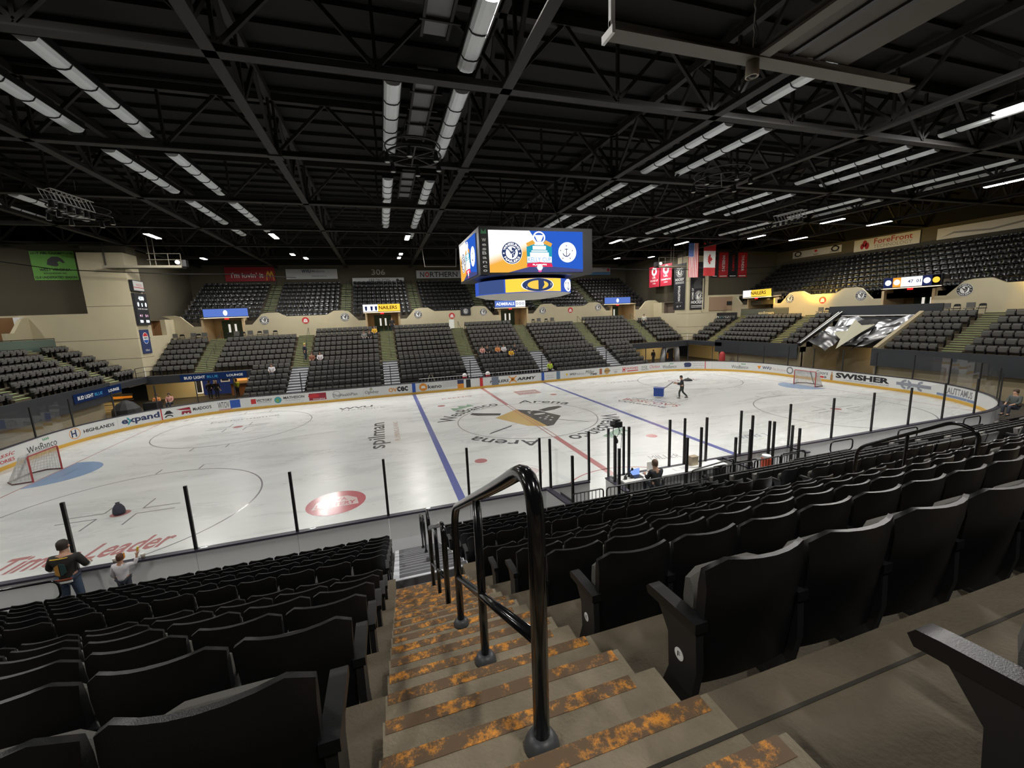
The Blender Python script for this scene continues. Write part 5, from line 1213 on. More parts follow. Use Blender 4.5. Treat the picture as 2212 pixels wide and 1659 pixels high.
m = MB(); m.ring(RF, -.12, 8.38, .62, .92, .009, .011, 30, sy=.39); m.prism([(-.12, 8.65), (.2, 8.6), (.25, 8.38), (.1, 8.15), (-.12, 8.1)][::-1], RF, .009, .011); m.build('ring_crest_dark', sN, J)
m = MB(); m.disc(RF, 2.35, 8.38, .55, .005, .008, 28, .66); m.build('ring_crest', sW, J)
m = MB(); rect(m, RF, 2.32, 8.15, 2.38, 8.55, .009, .011); m.ring(RF, 2.35, 8.32, .15, .21, .009, .011, 12, PI + .2, 2 * PI - .2); rect(m, RF, 2.24, 8.5, 2.46, 8.54, .009, .011); m.disc(RF, 2.0, 8.5, .05, .009, .011, 8); m.disc(RF, 2.7, 8.5, .05, .009, .011, 8); m.build('ring_anchor', sN, J)
for x, y in ((-2, -2), (2, -2), (-2, 2), (2, 2)): MB().tube([(x, y, 11.45), (x * .6, y * .6, 14)], .03, 6).build('hanger_cable', BLACK, J)

# ------------------------------------------------------------------ flags, pennants, wall banners
def cloth(name, F, w, h, label, cat, draw, base, group=None, wav=.05, pole=True):
    o = F(w / 2, h, 0); T = thing(name, o, label, cat, group)
    ph = random.random() * 6
    def G(u, v, q=0.): return F(u, v, q + wav * math.sin(u * 5 / max(w, .8) + ph) * (1.1 - v / h) + .012)
    m = MB(); n = 10
    for i in range(n): a, b = w * i / n, w * (i + 1) / n; m.prism([(a, 0), (b, 0), (b, h), (a, h)], G, -.008, 0)
    m.build('cloth', base, T)
    draw(G, T)
    if pole: MB().bar(F(-.04, h, 0), F(w + .04, h, 0), .035).build('hanging_rod', BLACK, T)
    return T
def gr(G, u0, v0, u1, v1, mt, T, nm='stripe', w=.006): rect(MB(), G, u0, v0, u1, v1, 0, w, n=8 if u1 - u0 > .5 else 2).build(nm, mt, T)
FW = frame((27.05, 17.0, 10.45), (1, 0, 0), (0, 0, 1))
def usflag(G, T):
    w, h = 1.45, 4.0
    for i in range(0, 13, 2): gr(G, w * i / 13, 0, w * (i + 1) / 13, h, RED, T, w=.004)
    gr(G, 0, h * .6, w * 7 / 13, h, BLUE, T, 'canton', .008)
    m = MB()
    for r in range(9):
        for c in range(6 if r % 2 == 0 else 5): m.disc(G, .07 + (c + (.5 if r % 2 else 0)) * .13, h * .62 + r * .17, .035, .008, .012, 5)
    o = m.build('stars', WHT, T); o['kind'] = 'stuff'
cloth('national_flag', FW, 1.45, 4.0, 'red and white striped flag with blue star canton hanging at the right corner', 'flag', usflag, WHT)
FW = frame((29.25, 17.0, 10.6), (1, 0, 0), (0, 0, 1))
def caflag(G, T):
    w, h = 1.8, 3.95
    gr(G, 0, 0, w, h * .25, RED, T); gr(G, 0, h * .75, w, h, RED, T)
    leafp = [(0, -.9), (.04, -.42), (.5, -.48), (.42, -.32), (.85, 0), (.75, .08), (.85, .35), (.6, .3), (.52, .4), (.28, .16), (.36, .65), (.2, .58), (0, .95)]
    poly = leafp + [(-a, b) for a, b in leafp[::-1]][1:-1]
    m = MB(); m.prism([(w / 2 + b * .52, h / 2 + a * .72) for a, b in poly][::-1], G, .004, .008); m.build('maple_leaf', RED, T)
cloth('national_flag', FW, 1.8, 3.95, 'red and white maple leaf flag hanging beside the striped flag', 'flag', caflag, WHT)
def pennant(F, w, h, label, lines, m0, m1, crest=True):
    def d(G, T):
        if crest: emblem(G, w / 2, h * .78, w * .28, T, .004, (m0, m1)) if False else MB().ring(G, w / 2, h * .75, w * .12, w * .26, .004, .008, 20).build('crest', m1, T)
        for s, v0, v1, k in lines: text(G, s, w * (.5 - k / 2), h * v0, w * (.5 + k / 2), h * v1, m1, T, .01, .02)
    cloth('hanging_pennant', F, w, h, label, 'banner', d, m0, 'red pennants by the catwalk', .03)
F = frame((28.75, 26.9, 9.95), (0, -1, 0), (0, 0, 1)); pennant(F, 2.3, 2.85, 'red pennant with white wings and words, left of a pair by the right catwalk', [('LBL', .42, .52, .35), ('ROUND UP', .26, .36, .75), ('1998', .14, .2, .3)], mat('pennant_red', (.5, .02, .05), .7), WHT)
F = frame((28.75, 24.4, 9.95), (0, -1, 0), (0, 0, 1)); pennant(F, 2.35, 2.9, 'red pennant with bird crest, right of a pair by the right catwalk', [('LBL', .42, .52, .35), ('CHAMPIONS', .26, .34, .85), ('1999', .14, .2, .3)], mat('pennant_red', (.5, .02, .05), .7), WHT)
F = frame((28.84, 21.7, 6.65), (0, -1, 0), (0, 0, 1))
def d1(G, T):
    emblem(G, 1.1, 4.85, .72, T, .004, (INK, WHT)); text(G, 'HOCKEY', .3, 3.7, 1.95, 4.05, WHT, T, .012, .03); gr(G, .3, 3.5, 1.95, 3.56, WHT, T); gr(G, .3, 3.35, 1.95, 3.4, WHT, T)
    V = lambda u, v, w=0.: G(1.35 - v, .95 + u, w)
    V = lambda u, v, w=0.: G(.85 + v, 3.05 - u, w)
    text(V, 'EVOLUTION', 0, 0, 1.95, .42, WHT, T, .012, .03); gr(G, .4, .9, 1.75, .95, GREY, T); text(G, '@  P', .6, .3, 1.5, .55, WHT, T, .012)
cloth('tall_banner', F, 2.2, 5.85, 'tall black banner with club badge on the left face of the right corner pier', 'banner', d1, INK, None, .02)
F = frame((29.1, 18.93, 6.6), (1, 0, 0), (0, 0, 1))
def d2(G, T):
    emblem(G, 1.35, 1.75, .62, T, .004, (INK, WHT)); text(G, 'HOCKEY', .15, .75, 2.1, 1.12, WHT, T, .012, .03, .15); gr(G, .2, .45, 2.05, .52, WHT, T); gr(G, .2, .28, 2.05, .33, WHT, T)
    V = lambda u, v, w=0.: G(.55 - v, 1.3 + u, w); text(V, 'HOME OF', 0, 0, 1.4, .3, WHT, T, .012, .02)
    m = MB(); m.prism([(.6, 2.6), (1.8, 2.7), (1.6, 3.3), (1.9, 3.8), (1.2, 4.1), (.8, 3.6), (.5, 3.2)], G, .003, .006); m.build('player_silhouette', mat('ink_charcoal', (.07, .07, .075), .7), T)
    text(G, 'MITCH', 1.1, 5.1, 2.0, 5.3, GREY, T, .012)
cloth('tall_banner', F, 2.25, 5.9, 'tall black banner on the right face of the right corner pier', 'banner', d2, INK, None, .02)
for i, (px0, px1, mt, s, lb) in enumerate([(1541, 1553, INK, 'LBL', 'narrow black banner partly behind the maple leaf flag'), (1555, 1575, RED, 'WHEELING', 'narrow red banner right of the maple leaf flag'), (1577, 1595, INK, 'CHAMPS', 'narrow black banner between two red ones'), (1597, 1616, RED, 'THUNDER', 'narrow red banner farthest right of the row')]):
    a, b = at(px0, 547, 'y', 20.2), at(px1, 547, 'y', 20.2); w = b.x - a.x
    def d(G, T, s=s, w=w, mt=mt):
        V = lambda u, v, q=0.: G(w * .36 + v, 2.9 - u, q); text(V, s, 0, 0, 2.1, w * .3, WHT if mt is RED else RED, T, .012, .02); gr(G, w * .12, .12, w * .88, .22, WHT, T)
    cloth('narrow_banner', frame((a.x, 20.3, 10.7), (1, 0, 0), (0, 0, 1)), w, 3.25, lb, 'banner', d, mt, None, .02)
# wall banners above the top rows
def wb(px0, px1, py0, py1, label, draw, base, y=34.95, ax='y', grp=None):
    a, b = at(px0, py1, ax, y), at(px1, py1, ax, y); c = at((px0 + px1) / 2, py0, ax, y)
    z0 = (a.z + b.z) / 2; h = c.z - z0
    if ax == 'y': F = frame((a.x, y, z0), (1, 0, 0), (0, 0, 1)); w = b.x - a.x
    elif ax == 'x': F = frame((y, a.y, z0), (0, -1, 0), (0, 0, 1)); w = a.y - b.y
    T = thing('wall_banner', F(w / 2, 0, 0), label, 'banner'); rect(MB(), F, 0, 0, w, h, 0, .03).build('panel', base, T)
    G = lambda u, v, q=0.: F(u * w, v * h, q + .03); draw(G, T); return T
DIM = mat('banner_white', (.55, .56, .56), .8)
def D_(*items):
    def d(G, T):
        for it in items:
            if it[0] == 't': text(G, it[1], it[2], it[3], it[4], it[5], it[6], T, .01, it[7] if len(it) > 7 else .01)
            else: it[1](G, T)
    return d
GYEL = mat('golden_m', (.75, .45, .03), .5); BRED = mat('banner_red', (.33, .015, .025), .6)
def marks(G, T):
    m = MB()
    for q in (.86, .93): m.ring(G, q, .05, .028, .042, .02, .03, 16, 0, PI, sy=16)
    m.build('arches', GYEL, T)
wb(488, 596, 577, 608, 'dark red wall banner with golden arches at the far left', D_(('t', "i'm lovin' it", .12, .25, .76, .62, WHT), ('f', marks)), BRED)
wb(619, 730, 581, 603, 'white wall banner with small lettering above the far tier', D_(('t', 'WVU', .3, .62, .48, .95, NAVY, .03), ('t', 'Medicine', .5, .66, .75, .9, GREY), ('t', 'WHEELING HOSPITAL', .48, .22, .78, .36, GREY)), DIM)
T = thing('section_number', at(817, 588, 'y', 35.1), 'pale section number 306 on the far wall', 'sign'); a = at(803, 594, 'y', 35.1); text(frame((a.x, 35.18, a.z), (1, 0, 0), (0, 0, 1)), '306', 0, 0, 1.75, .75, mat('number_grey', (.55, .55, .5), .8), T, .02, .01)
wb(763, 874, 600, 622, 'white hand-lettered cow banner hung on the far upper seats', D_(('t', 'ARP ON FORE', .3, .52, .72, .9, INK, .0), ('t', 'CHIKIN ON THA WAY', .22, .08, .8, .42, INK, 0), ('t', 'Chick', .02, .1, .14, .3, RED), ('f', lambda G, T: [MB().disc(G, .93, .5, .045, .01, .02, 14, 6).build('cow_patch', INK, T), MB().disc(G, .87, .72, .03, .01, .02, 12, 6).build('cow_patch', INK, T)])), DIM, 34.3)
wb(900, 996, 584, 601, 'white wall banner with serif lettering behind the scoreboard', D_(('t', 'N', .08, .15, .17, .8, INK), ('t', 'RTHERN', .3, .15, .92, .8, INK), ('f', lambda G, T: MB().ring(G, .235, .48, .025, .045, .01, .02, 16, sy=7).build('round_mark', RED, T))), DIM)
wb(1258, 1318, 578, 594, 'blue and white wall banner right of the scoreboard', D_(('f', lambda G, T: [gr(G, 0, 0, 1, .4, mat('banner_blue', (.1, .25, .45), .7), T), gr(G, .88, .5, .97, .95, RED, T)])), DIM)
def fmark(G, T):
    m = MB()
    for u, v, r in ((.14, .4, .03), (.18, .62, .035), (.22, .4, .035)): m.disc(G, u, v, r, .01, .02, 16, 8)
    m.build('cloud_mark', BRED, T)
wb(1713, 1817, 537, 552, 'narrow white wall banner with three small marks above the right end tier', D_(('f', lambda G, T: [MB().ring(G, .12, .6, .05, .08, .01, .02, 20, sy=5).build('mark', INK, T), MB().disc(G, .5, .7, .03, .01, .02, 12, 6).build('mark', RED, T), MB().ring(G, .88, .6, .05, .08, .01, .02, 20, sy=5).build('mark', INK, T)]), ('t', 'ORTHOPAEDICS', .04, .1, .22, .28, INK), ('t', 'HEART', .45, .12, .56, .3, INK), ('t', 'ORTHOPAEDICS', .78, .1, .96, .28, INK)), DIM, 44.9, 'x')
wb(1845, 1985, 509, 536, 'white wall banner with red cloud mark above the right end tier', D_(('f', fmark), ('t', 'ForeFront', .33, .48, .9, .92, BRED, .01), ('t', 'TECHNOLOGY', .33, .12, .9, .4, GREY, .0)), DIM, 44.9, 'x')
wb(2025, 2230, 478, 505, 'faded white wall banner at the right edge', D_(('f', lambda G, T: MB().prism([(.05, .15), (.2, .55), (.6, .35), (.95, .65), (.95, .5), (.6, .2), (.2, .4)], G, .01, .02).build('swoosh', GREY, T))), DIM, 44.9, 'x')
# green championship banner, left corner
LG = mat('banner_green', (.2, .52, .1), .7)
a = at(66, 606, 'y', 20.3); F = frame((-35.75, 20.36, 11.25), (1, 0, 0), (0, 0, 1))
def dg(G, T):
    text(G, '2019 ABL CHAMPIONS', .06, 2.08, 2.84, 2.28, INK, T, .012, .02); text(G, 'WEST VIRGINIA', .45, .72, 2.5, .95, INK, T, .012, .02); text(G, 'ROUGHRIDERS INC', .7, .48, 2.2, .62, INK, T, .012, .01); text(G, '12-0 UNDEFEATED SEASON', .1, .12, 2.8, .32, INK, T, .012, .02)
    m = MB(); m.prism([(1.0, 1.25), (1.1, 1.65), (1.4, 1.9), (1.8, 1.9), (2.05, 1.7), (2.2, 1.4), (2.05, 1.38), (1.85, 1.55), (1.7, 1.45), (1.75, 1.2), (1.6, 1.1), (1.3, 1.15)][::-1], G, .005, .012); m.build('horse_head', mat('ink_charcoal', (.07, .07, .075), .7), T)
cloth('green_banner', F, 2.9, 2.35, 'bright green championship banner with horse head on the left wall', 'banner', dg, LG, None, .02, False)
# scoreboard panel and drink advert on the left pier
F = frame((-28.88, 19.15, 7.25), (0, 1, 0), (0, 0, 1)); T = thing('wall_scoreboard', F(1, 1.6, 0), 'black wall scoreboard with lit digits on the left corner pier', 'scoreboard')
rect(MB(), F, 0, 0, 1.9, 2.75, 0, .2).build('casing', INK, T)
dg_ = emis('digit_white', (.8, 1, .95), 3); dp = emis('digit_pink', (.9, .5, .7), 2)
for s, u0, v0, u1, v1, mt in (('4:30', .55, 2.15, 1.4, 2.5, dg_), ('0', .25, 1.6, .5, 1.98, dg_), ('1', .9, 1.62, 1.02, 1.9, dg_), ('0', 1.45, 1.6, 1.7, 1.98, dg_), ('HOME  PER  GUEST', .2, 1.35, 1.75, 1.45, WHT), ('4 1', .3, .72, .7, .92, dp), ('2 1', 1.2, .72, 1.6, .92, dp), ('10:0', .25, .2, .7, .45, dg_), ('10:0', 1.2, .2, 1.7, .45, dg_)): text(F, s, u0, v0, u1, v1, mt, T, .21, .03)
F = frame((-28.88, 19.1, 10.15), (0, 1, 0), (0, 0, 1)); T = thing('light_box_sign', F(1, .5, 0), 'white light box sign above the wall scoreboard', 'sign'); rect(MB(), F, 0, 0, 1.75, .95, 0, .25).build('casing', INK, T); rect(MB(), F, .1, .08, 1.68, .88, .25, .26).build('face', emis('box_face', (.9, .88, .8), .55), T); rect(MB(), F, .1, .3, 1.68, .36, .26, .265).build('stripe', RED, T); text(F, 'WHEELING', .5, .45, 1.4, .65, RED, T, .262)
F = frame((-28.88, 19.3, 4.75), (0, 1, 0), (0, 0, 1)); T = thing('drink_advert', F(.7, 1, 0), 'dark blue panel with red white and blue globe under the wall scoreboard', 'sign'); rect(MB(), F, 0, 0, 1.45, 2.1, 0, .05).build('panel', NAVY, T)
m = MB(); m.disc(F, .75, 1.35, .44, .05, .055, 28, 1.15); m.build('globe', WHT, T)
arc = lambda y0, sg: [(.75 + .4 * math.cos(t), 1.35 + sg * .46 * math.sin(t)) for t in [.35 + (PI - .7) * i / 12 for i in range(13)]]
MB().prism(arc(0, 1), F, .055, .06).build('globe_top', RED, T); MB().prism(arc(0, -1)[::-1], F, .055, .06).build('globe_bottom', BLUE, T); text(F, 'PEPSI', .45, 1.27, 1.05, 1.43, NAVY, T, .062, .03); text(F, 'Official', .4, .2, 1.05, .36, WHT, T, .056)
# dark signs on the right end railing
p = at(1530, 702, 'x', 31.6); F = frame((32.3, 18.7, 4.75), (.0, -1, 0), (0, 0, 1)); a, b = at(1533, 690, 'x', 33.6), at(1592, 690, 'x', 33.6)
F = frame((33.6, a.y, 4.9), (0, -1, 0), (0, 0, 1)); w = a.y - b.y; T = thing('railing_sign', F(w / 2, 0, 0), 'black sign with white and teal lettering on the right corner railing', 'sign')
rect(MB(), F, 0, 0, w, 1.15, 0, .06).build('panel', INK, T); text(F, 'en', w * .16, .48, w * .36, .74, WHT, T, .07, .02); text(F, 'co', w * .37, .48, w * .56, .74, TEAL, T, .07, .02); text(F, 'va', w * .57, .48, w * .74, .74, WHT, T, .07, .02); text(F, 'INSURANCE', w * .3, .26, w * .62, .32, GREY, T, .07)
a, b = at(1600, 690, 'x', 34.2), at(1702, 690, 'x', 34.2); F = frame((34.2, a.y, 5.42), (0, -1, 0), (0, 0, 1)); w = a.y - b.y; T = thing('glass_railing', F(w / 2, 0, 0), 'glass railing with a lit sponsor word below the yellow wall', 'railing')
rect(MB(), F, 0, .05, w, .95, 0, .02).build('pane', mat('smoked_glass', (.12, .12, .09), .2), T); text(F, 'spilman', w * .4, .25, w * .72, .65, mat('word_yellow', (.8, .65, .3), .6), T, .03, .02); MB().tube([F(0, 1.0), F(w, 1.0)], .03, 6).build('top_rail', BLACK, T)
for k in range(5): MB().tube([F(w * k / 4, 0), F(w * k / 4, 1.0)], .02, 6).build('post', BLACK, T)
F = frame((-34.2, 6, 5.42), (0, 1, 0), (0, 0, 1)); T = thing('glass_railing', F(3, 0, 0), 'glass railing above the left end stand', 'railing'); rect(MB(), F, 0, .05, 12.4, .95, 0, .02).build('pane', mat('smoked_glass2', (.1, .14, .12), .2), T); MB().tube([F(0, 1.0), F(12.4, 1.0)], .03, 6).build('top_rail', BLACK, T)
for k in range(7): MB().tube([F(12.4 * k / 6, 0), F(12.4 * k / 6, 1.0)], .02, 6).build('post', BLACK, T)
text(F, 'spilman', .2, .3, 2.2, .7, WHT, T, .03)
# corner lounge fascia words
for F, lb in ((frame((-26.2, 18.58, 2.1), (1, 0, 0), (0, 0, 1)), 'blue lounge sign over the left corner bar'), (frame((-28.58, 9.4, 2.1), (0, 1, 0), (0, 0, 1)), 'blue lounge sign on the left end fascia')):
    T = thing('lounge_sign', F(2.5, 0, 0), lb, 'sign'); rect(MB(), F, 0, 0, 5.2, .62, 0, .03).build('panel', emis('sign_blue', (.015, .035, .12), .45), T)
    text(F, 'BUD LIGHT', .3, .18, 1.9, .44, WHT, T, .035, .03); text(F, 'BLUE', 2.05, .2, 2.9, .42, mat('sign_cyan', (.05, .35, .65), .5), T, .035, .01); text(F, 'LOUNGE', 3.6, .2, 4.9, .42, WHT, T, .035, .03)
# left lounge: mural, bar, signs
T = thing('bar_mural', (-24.6, 23.3, 0), 'dark blue bar mural with silver crossed shapes and frames', 'mural'); F = frame((-26.3, 23.32, .1), (1, 0, 0), (0, 0, 1))
rect(MB(), F, 0, 0, 2.7, 2.3, 0, .05).build('panel', emis('mural_navy', (.012, .018, .06), 1), T)
for a, b in (((.5, .3), (1.5, 2.1)), ((1.5, .3), (.7, 2.0))): MB().bar(F(*a, .06), F(*b, .06), .12, .02, (0, -1, 0)).build('silver_stroke', mat('mural_silver', (.45, .4, .45), .5), T)
rect(MB(), F, 1.6, 1.2, 2.4, 2.0, .05, .07).build('frame', emis('mural_frame', (.5, .38, .25), .8), T); rect(MB(), F, 1.7, 1.3, 2.3, 1.9, .07, .08).build('frame_inside', NAVY, T)
rect(MB(), F, -.6, .2, -.05, 2.1, 0, .06).build('lit_frame', emis('lit_frame_w', (.8, .7, .55), 1.0), T); rect(MB(), F, -.53, .3, -.12, 2.0, .06, .07).build('frame_glass', INK, T)
T = thing('lounge_bar', (-22.3, 22.4, 0), 'warm lit bar counter with signs in the left corner lounge', 'bar'); MB().box(-23.5, -20.4, 22.0, 22.5, 0, 1.1).build('counter', mat('bar_wood', (.42, .2, .08), .5), T); MB().box(-23.6, -20.3, 21.9, 22.6, 1.1, 1.16).build('counter_top', BLACK, T)
MB().box(-23.4, -22.4, 23.3, 23.38, 1.3, 2.0).build('orange_sign', emis('bar_orange', (.9, .4, .1), 1), T); MB().box(-22.2, -21.3, 23.3, 23.38, 1.2, 2.2).build('white_sign', emis('bar_white', (.6, .7, .9), 1), T); MB().box(-21.2, -20.3, 23.2, 23.3, 1.9, 2.15).build('neon_sign', emis('bar_neon', (.05, .8, .85), 2), T); MB().box(-21.2, -20.3, 23.3, 23.38, 1.1, 1.85).build('blue_sign', emis('bar_blue', (.25, .35, .8), .9), T)
area('bar_light', (-22.3, 21.6, 2.4), (2, .3), 25, (1, .6, .3))
T = thing('yellow_stair_wall', (-31.5, 18.5, 0), 'yellow lit stair wall with orange and dark bands in the left corner', 'stairs')
for z in (.9, 1.35): MB().box(-32.5, -29.6, 18.0, 18.1, z, z + .14).build('dark_band', BLACK, T)
MB().box(-31, -29.6, 17.9, 18.0, 1.12, 1.3).build('orange_band', ORNG, T); MB().tube([(-32, 16, .9), (-30, 16, .9)], .03, 6).build('rail', BLACK, T)
for k in range(4): MB().box(-32.4, -30.5, 17.0 + .28 * k, 17.28 + .28 * k, 0, .2 + .2 * k).build('step', TAN, T)
# covered equipment behind the left glass
T = thing('covered_cart', (-28.2, 14.2, 0), 'dark covered equipment behind the glass in the left corner', 'equipment')
m = MB(); m.lathe([(.9, 0), (.85, .8), (.5, 1.25), (.15, 1.45)], (-28.2, 14.0, 0), 12); m.build('cover', mat('tarp_dark', (.03, .03, .032), .7), T); MB().box(-27.6, -26.6, 15.0, 15.8, 0, .95).build('case', BLACK, T)
# tarp sagging over the end tunnel
T = thing('tunnel_tarp', (31, .8, 4.2), 'shiny silver and black tarp sagging over the tunnel in the right end stand', 'tarp')
TM = mat('tarp_silver', (.62, .63, .66), .22, .75); TK = mat('tarp_black', (.02, .02, .022), .28)
def tarp(f0, f1, g0, g1, mt, nm, amp, n=16):
    m = MB(); vs = []
    for i in range(n + 1):
        for j in range(n + 1):
            a, b = f0 + (f1 - f0) * i / n, g0 + (g1 - g0) * j / n
            x = 34.0 - a * 4.6; y = 3.8 - b * 6.0; z = 5.35 - a * 2.3 - .9 * math.sin(PI * min(1, b)) * (.25 + .75 * a) + amp * noise.noise(Vector((a * 5, b * 6, f0 * 9)))
            vs.append((x, y, z))
    m.add(vs, [(i * (n + 1) + j, i * (n + 1) + j + 1, (i + 1) * (n + 1) + j + 1, (i + 1) * (n + 1) + j) for i in range(n) for j in range(n)]); m.build(nm, mt, T, smooth=True)
tarp(0.02, .6, .03, .38, TM, 'silver_fold', .55); tarp(.1, .75, .36, .62, TK, 'black_fold', .4); tarp(.02, .55, .6, .97, TM, 'silver_fold', .5); tarp(0, .25, .1, .95, TK, 'top_fold', .25); tarp(.5, .95, .02, .3, TK, 'black_fold', .3); tarp(.5, .8, .55, .95, TK, 'black_fold', .35)
st = [(.15, .28), (.3, .45), (.28, .62), (.5, .55), (.98, .46), (.72, .38), (.58, .2), (.48, .34)]
m = MB(); m.prism([(a, b) for a, b in st], lambda a, b, w: (34.0 - a * 4.6, 3.8 - b * 6.0, 5.35 - a * 2.3 - .75 * math.sin(PI * b) * (.25 + .75 * a) + .3 + w), 0, .02); m.build('star_panel', mat('tarp_khaki', (.3, .29, .2), .5), T)
# catwalk platforms
def catwalk(x0, x1, y, z, label, s):
    T = thing('catwalk_platform', ((x0 + x1) / 2, y, z), label, 'platform')
    BE = mat('rail_beige', (.2, .18, .14), .5)
    MB().box(x0, x1, y - .5, y + .5, z - .1, z).build('deck', BLACK, T); MB().box(x0, x1, y - .56, y - .5, z - .12, z + .08).build('edge_beam', mat('beam_beige', (.3, .27, .2), .6), T)
    xe = x1 if s < 0 else x0
    for q in (0, .9): MB().tube([(xe + s * q, y - .48, z), (xe + s * q, y - .48, z + 1.05)], .03, 6).build('post', BE, T)
    for h in (.55, 1.05): MB().tube([(xe, y - .48, z + h), (xe + s * 2.4, y - .48, z + h)], .028, 6).build('rail', BE, T)
    for q in (1.9, 2.3): MB().tube([(xe + s * q, y - .3, z), (xe + s * q, y - .3, z + 2.4)], .035, 6).build('ladder_rail', BE, T)
    MB().tube([(x0 if s < 0 else x1, y, z), (x0 if s < 0 else x1, y, 14)], .04, 6).build('hanger', BLACK, T); MB().box(xe - .3, xe + .3, y - .4, y + .1, z, z + .55).build('spot_housing', BLACK, T)
    MB().tube([(xe + s * .3, y - .5, z + .35), (xe + s * .3, y - .2, z + .35)], .16, 10).build('spot_lamp', emis('spot_glow', (1, .95, .85), 5), T)
catwalk(-30.1, -24.6, 18.9, 12.1, 'dark catwalk platform with beige rail under the roof at the left corner', -1)
catwalk(24.4, 28.3, 19.5, 12.0, 'catwalk platform with beige rail above the red pennants at right', 1)
# speaker rings, lighting truss, dome camera, cables
def ring_rig(x, y, z, label, r=1.15):
    T = thing('lighting_ring', (x, y, z), label, 'lighting rig'); c = Vector((x, y, z))
    MB().tube([c + Vector((r * math.cos(2 * PI * i / 32), r * math.sin(2 * PI * i / 32), 0)) for i in range(32)], .045, 6, closed=True).build('ring', BLACK, T, smooth=True)
    MB().tube([c + Vector((r * math.cos(2 * PI * i / 32), r * math.sin(2 * PI * i / 32), .35)) for i in range(32)], .035, 6, closed=True).build('ring', BLACK, T, smooth=True)
    for i in range(4):
        a = PI * i / 4; MB().bar(c + Vector((r * math.cos(a), r * math.sin(a), 0)), c - Vector((r * math.cos(a), r * math.sin(a), 0)), .05).build('spoke', BLACK, T)
    for i in range(6):
        a = PI * i / 3 + .3; p = c + Vector((r * math.cos(a), r * math.sin(a), -.25)); MB().lathe([(.07, .2), (.1, .05), (.13, -.15)], p, 10).build('spot_can', BLACK, T); MB().lathe([(.1, -.16), (.1, -.17)], p, 10).build('spot_glass', mat('spot_glass', (.5, .5, .5), .1), T)
    for i in range(3):
        a = 2 * PI * i / 3; MB().tube([c + Vector((r * math.cos(a), r * math.sin(a), .35)), c + Vector((0, 0, 1.9))], .015, 5).build('cable', BLACK, T)
ring_rig(-6.75, -5.75, 13.6, 'black round lighting ring hanging between the troughs above the stairs'); ring_rig(9.8, -5.6, 13.6, 'black round lighting ring hanging right of the scoreboard', 1.4); ring_rig(-24.5, 6, 13.4, 'black round lighting ring hanging at far left', 1.3)
def box_truss(p0, p1, label):
    T = thing('lighting_truss', p0, label, 'truss'); a, b = Vector(p0), Vector(p1); SIL = mat('truss_silver', (.5, .5, .5), .35, .6); d = (b - a).normalized(); s_ = d.cross(Vector((0, 0, 1))).normalized() * .25; u = Vector((0, 0, .25))
    for q in (s_ + u, s_ - u, -s_ + u, -s_ - u): MB().tube([a + q, b + q], .03, 6).build('chord', SIL, T)
    n = 9; m = MB()
    for i in range(n):
        p, r = a.lerp(b, i / n), a.lerp(b, (i + 1) / n); m.tube([p + s_ + u, r + s_ - u], .016, 4); m.tube([p - s_ + u, r - s_ - u], .016, 4); m.tube([p + s_ - u, p - s_ - u], .016, 4); m.tube([p + s_ + u, r - s_ + u], .016, 4)
    o = m.build('lacing', SIL, T); o['kind'] = 'stuff'
    for i in range(5): MB().lathe([(.1, 0), (.13, -.3), (.12, -.31)], a.lerp(b, (i + .5) / 5) - u, 10).build('stage_light', BLACK, T)
a, b = at(96, 418, 'z', 13.2), at(192, 448, 'z', 13.2); box_truss(a, b, 'silver lattice lighting truss under the roof at left')
a, b = at(1675, 475, 'z', 13.2), at(1738, 460, 'z', 13.2); box_truss(a, b, 'silver lattice lighting truss under the roof at right')
c = at(1625, 150, 'z', 12.3); T = thing('ceiling_camera', c, 'grey cylindrical ceiling camera hanging on a chain, upper right', 'camera')
MB().lathe([(.02, .2), (.14, .18), (.15, -.02), (.15, -.16), (.12, -.17), (.12, -.08)], c, 20).build('housing', mat('camera_beige', (.4, .36, .29), .5), T, smooth=True); MB().lathe([(.11, -.1), (.09, -.17), (.03, -.2)], c, 16).build('lens_dome', mat('dome_dark', (.03, .03, .03), .05), T, smooth=True)
MB().tube([c + Vector((.02 * (i % 2), .02 * ((i // 2) % 2), .18 + i * .12)) for i in range(16)], .022, 5).build('chain', mat('chain_grey', (.2, .19, .17), .5), T); MB().tube([c + Vector((.1 + .06 * math.sin(i), .03, .6 + i * .11)) for i in range(12)], .014, 5).build('cable', BLACK, T)
# big suspended frame above the camera at upper right
T = thing('suspended_beam', (1.5, -16.3, 12.5), 'long dark suspended beam with white brackets at the upper right', 'beam'); BB = mat('beam_brown', (.13, .115, .095), .6)
MB().box(-3.55, 5.85, -16.5, -16.1, 12.48, 12.52).box(-3.55, 5.85, -16.34, -16.26, 12.52, 12.75).build('beam', BB, T); MB().box(-3.62, -3.55, -16.52, -16.08, 12.4, 12.56).build('end_plate', WHT, T)
MB().bar((-3.5, -16.3, 12.6), (-3.5, -16.3, 14.2), .1).build('hanger_plate', WHT, T); MB().bar((-3.35, -16.3, 13.3), (-3.15, -16.3, 14.2), .08).build('hanger_plate', WHT, T)
MB().box(.3, .62, -19.5, -16.5, 12.5, 12.56).build('cross_beam', BB, T); MB().box(.3, 3.2, -19.5, -16.5, 12.66, 12.7).build('panel', mat('panel_brown', (.1, .09, .075), .7), T); MB().box(1.2, 1.35, -19.5, -16.5, 12.6, 12.66).build('rib', BLACK, T); MB().box(2.0, 2.15, -19.5, -16.5, 12.6, 12.66).build('rib', BLACK, T)
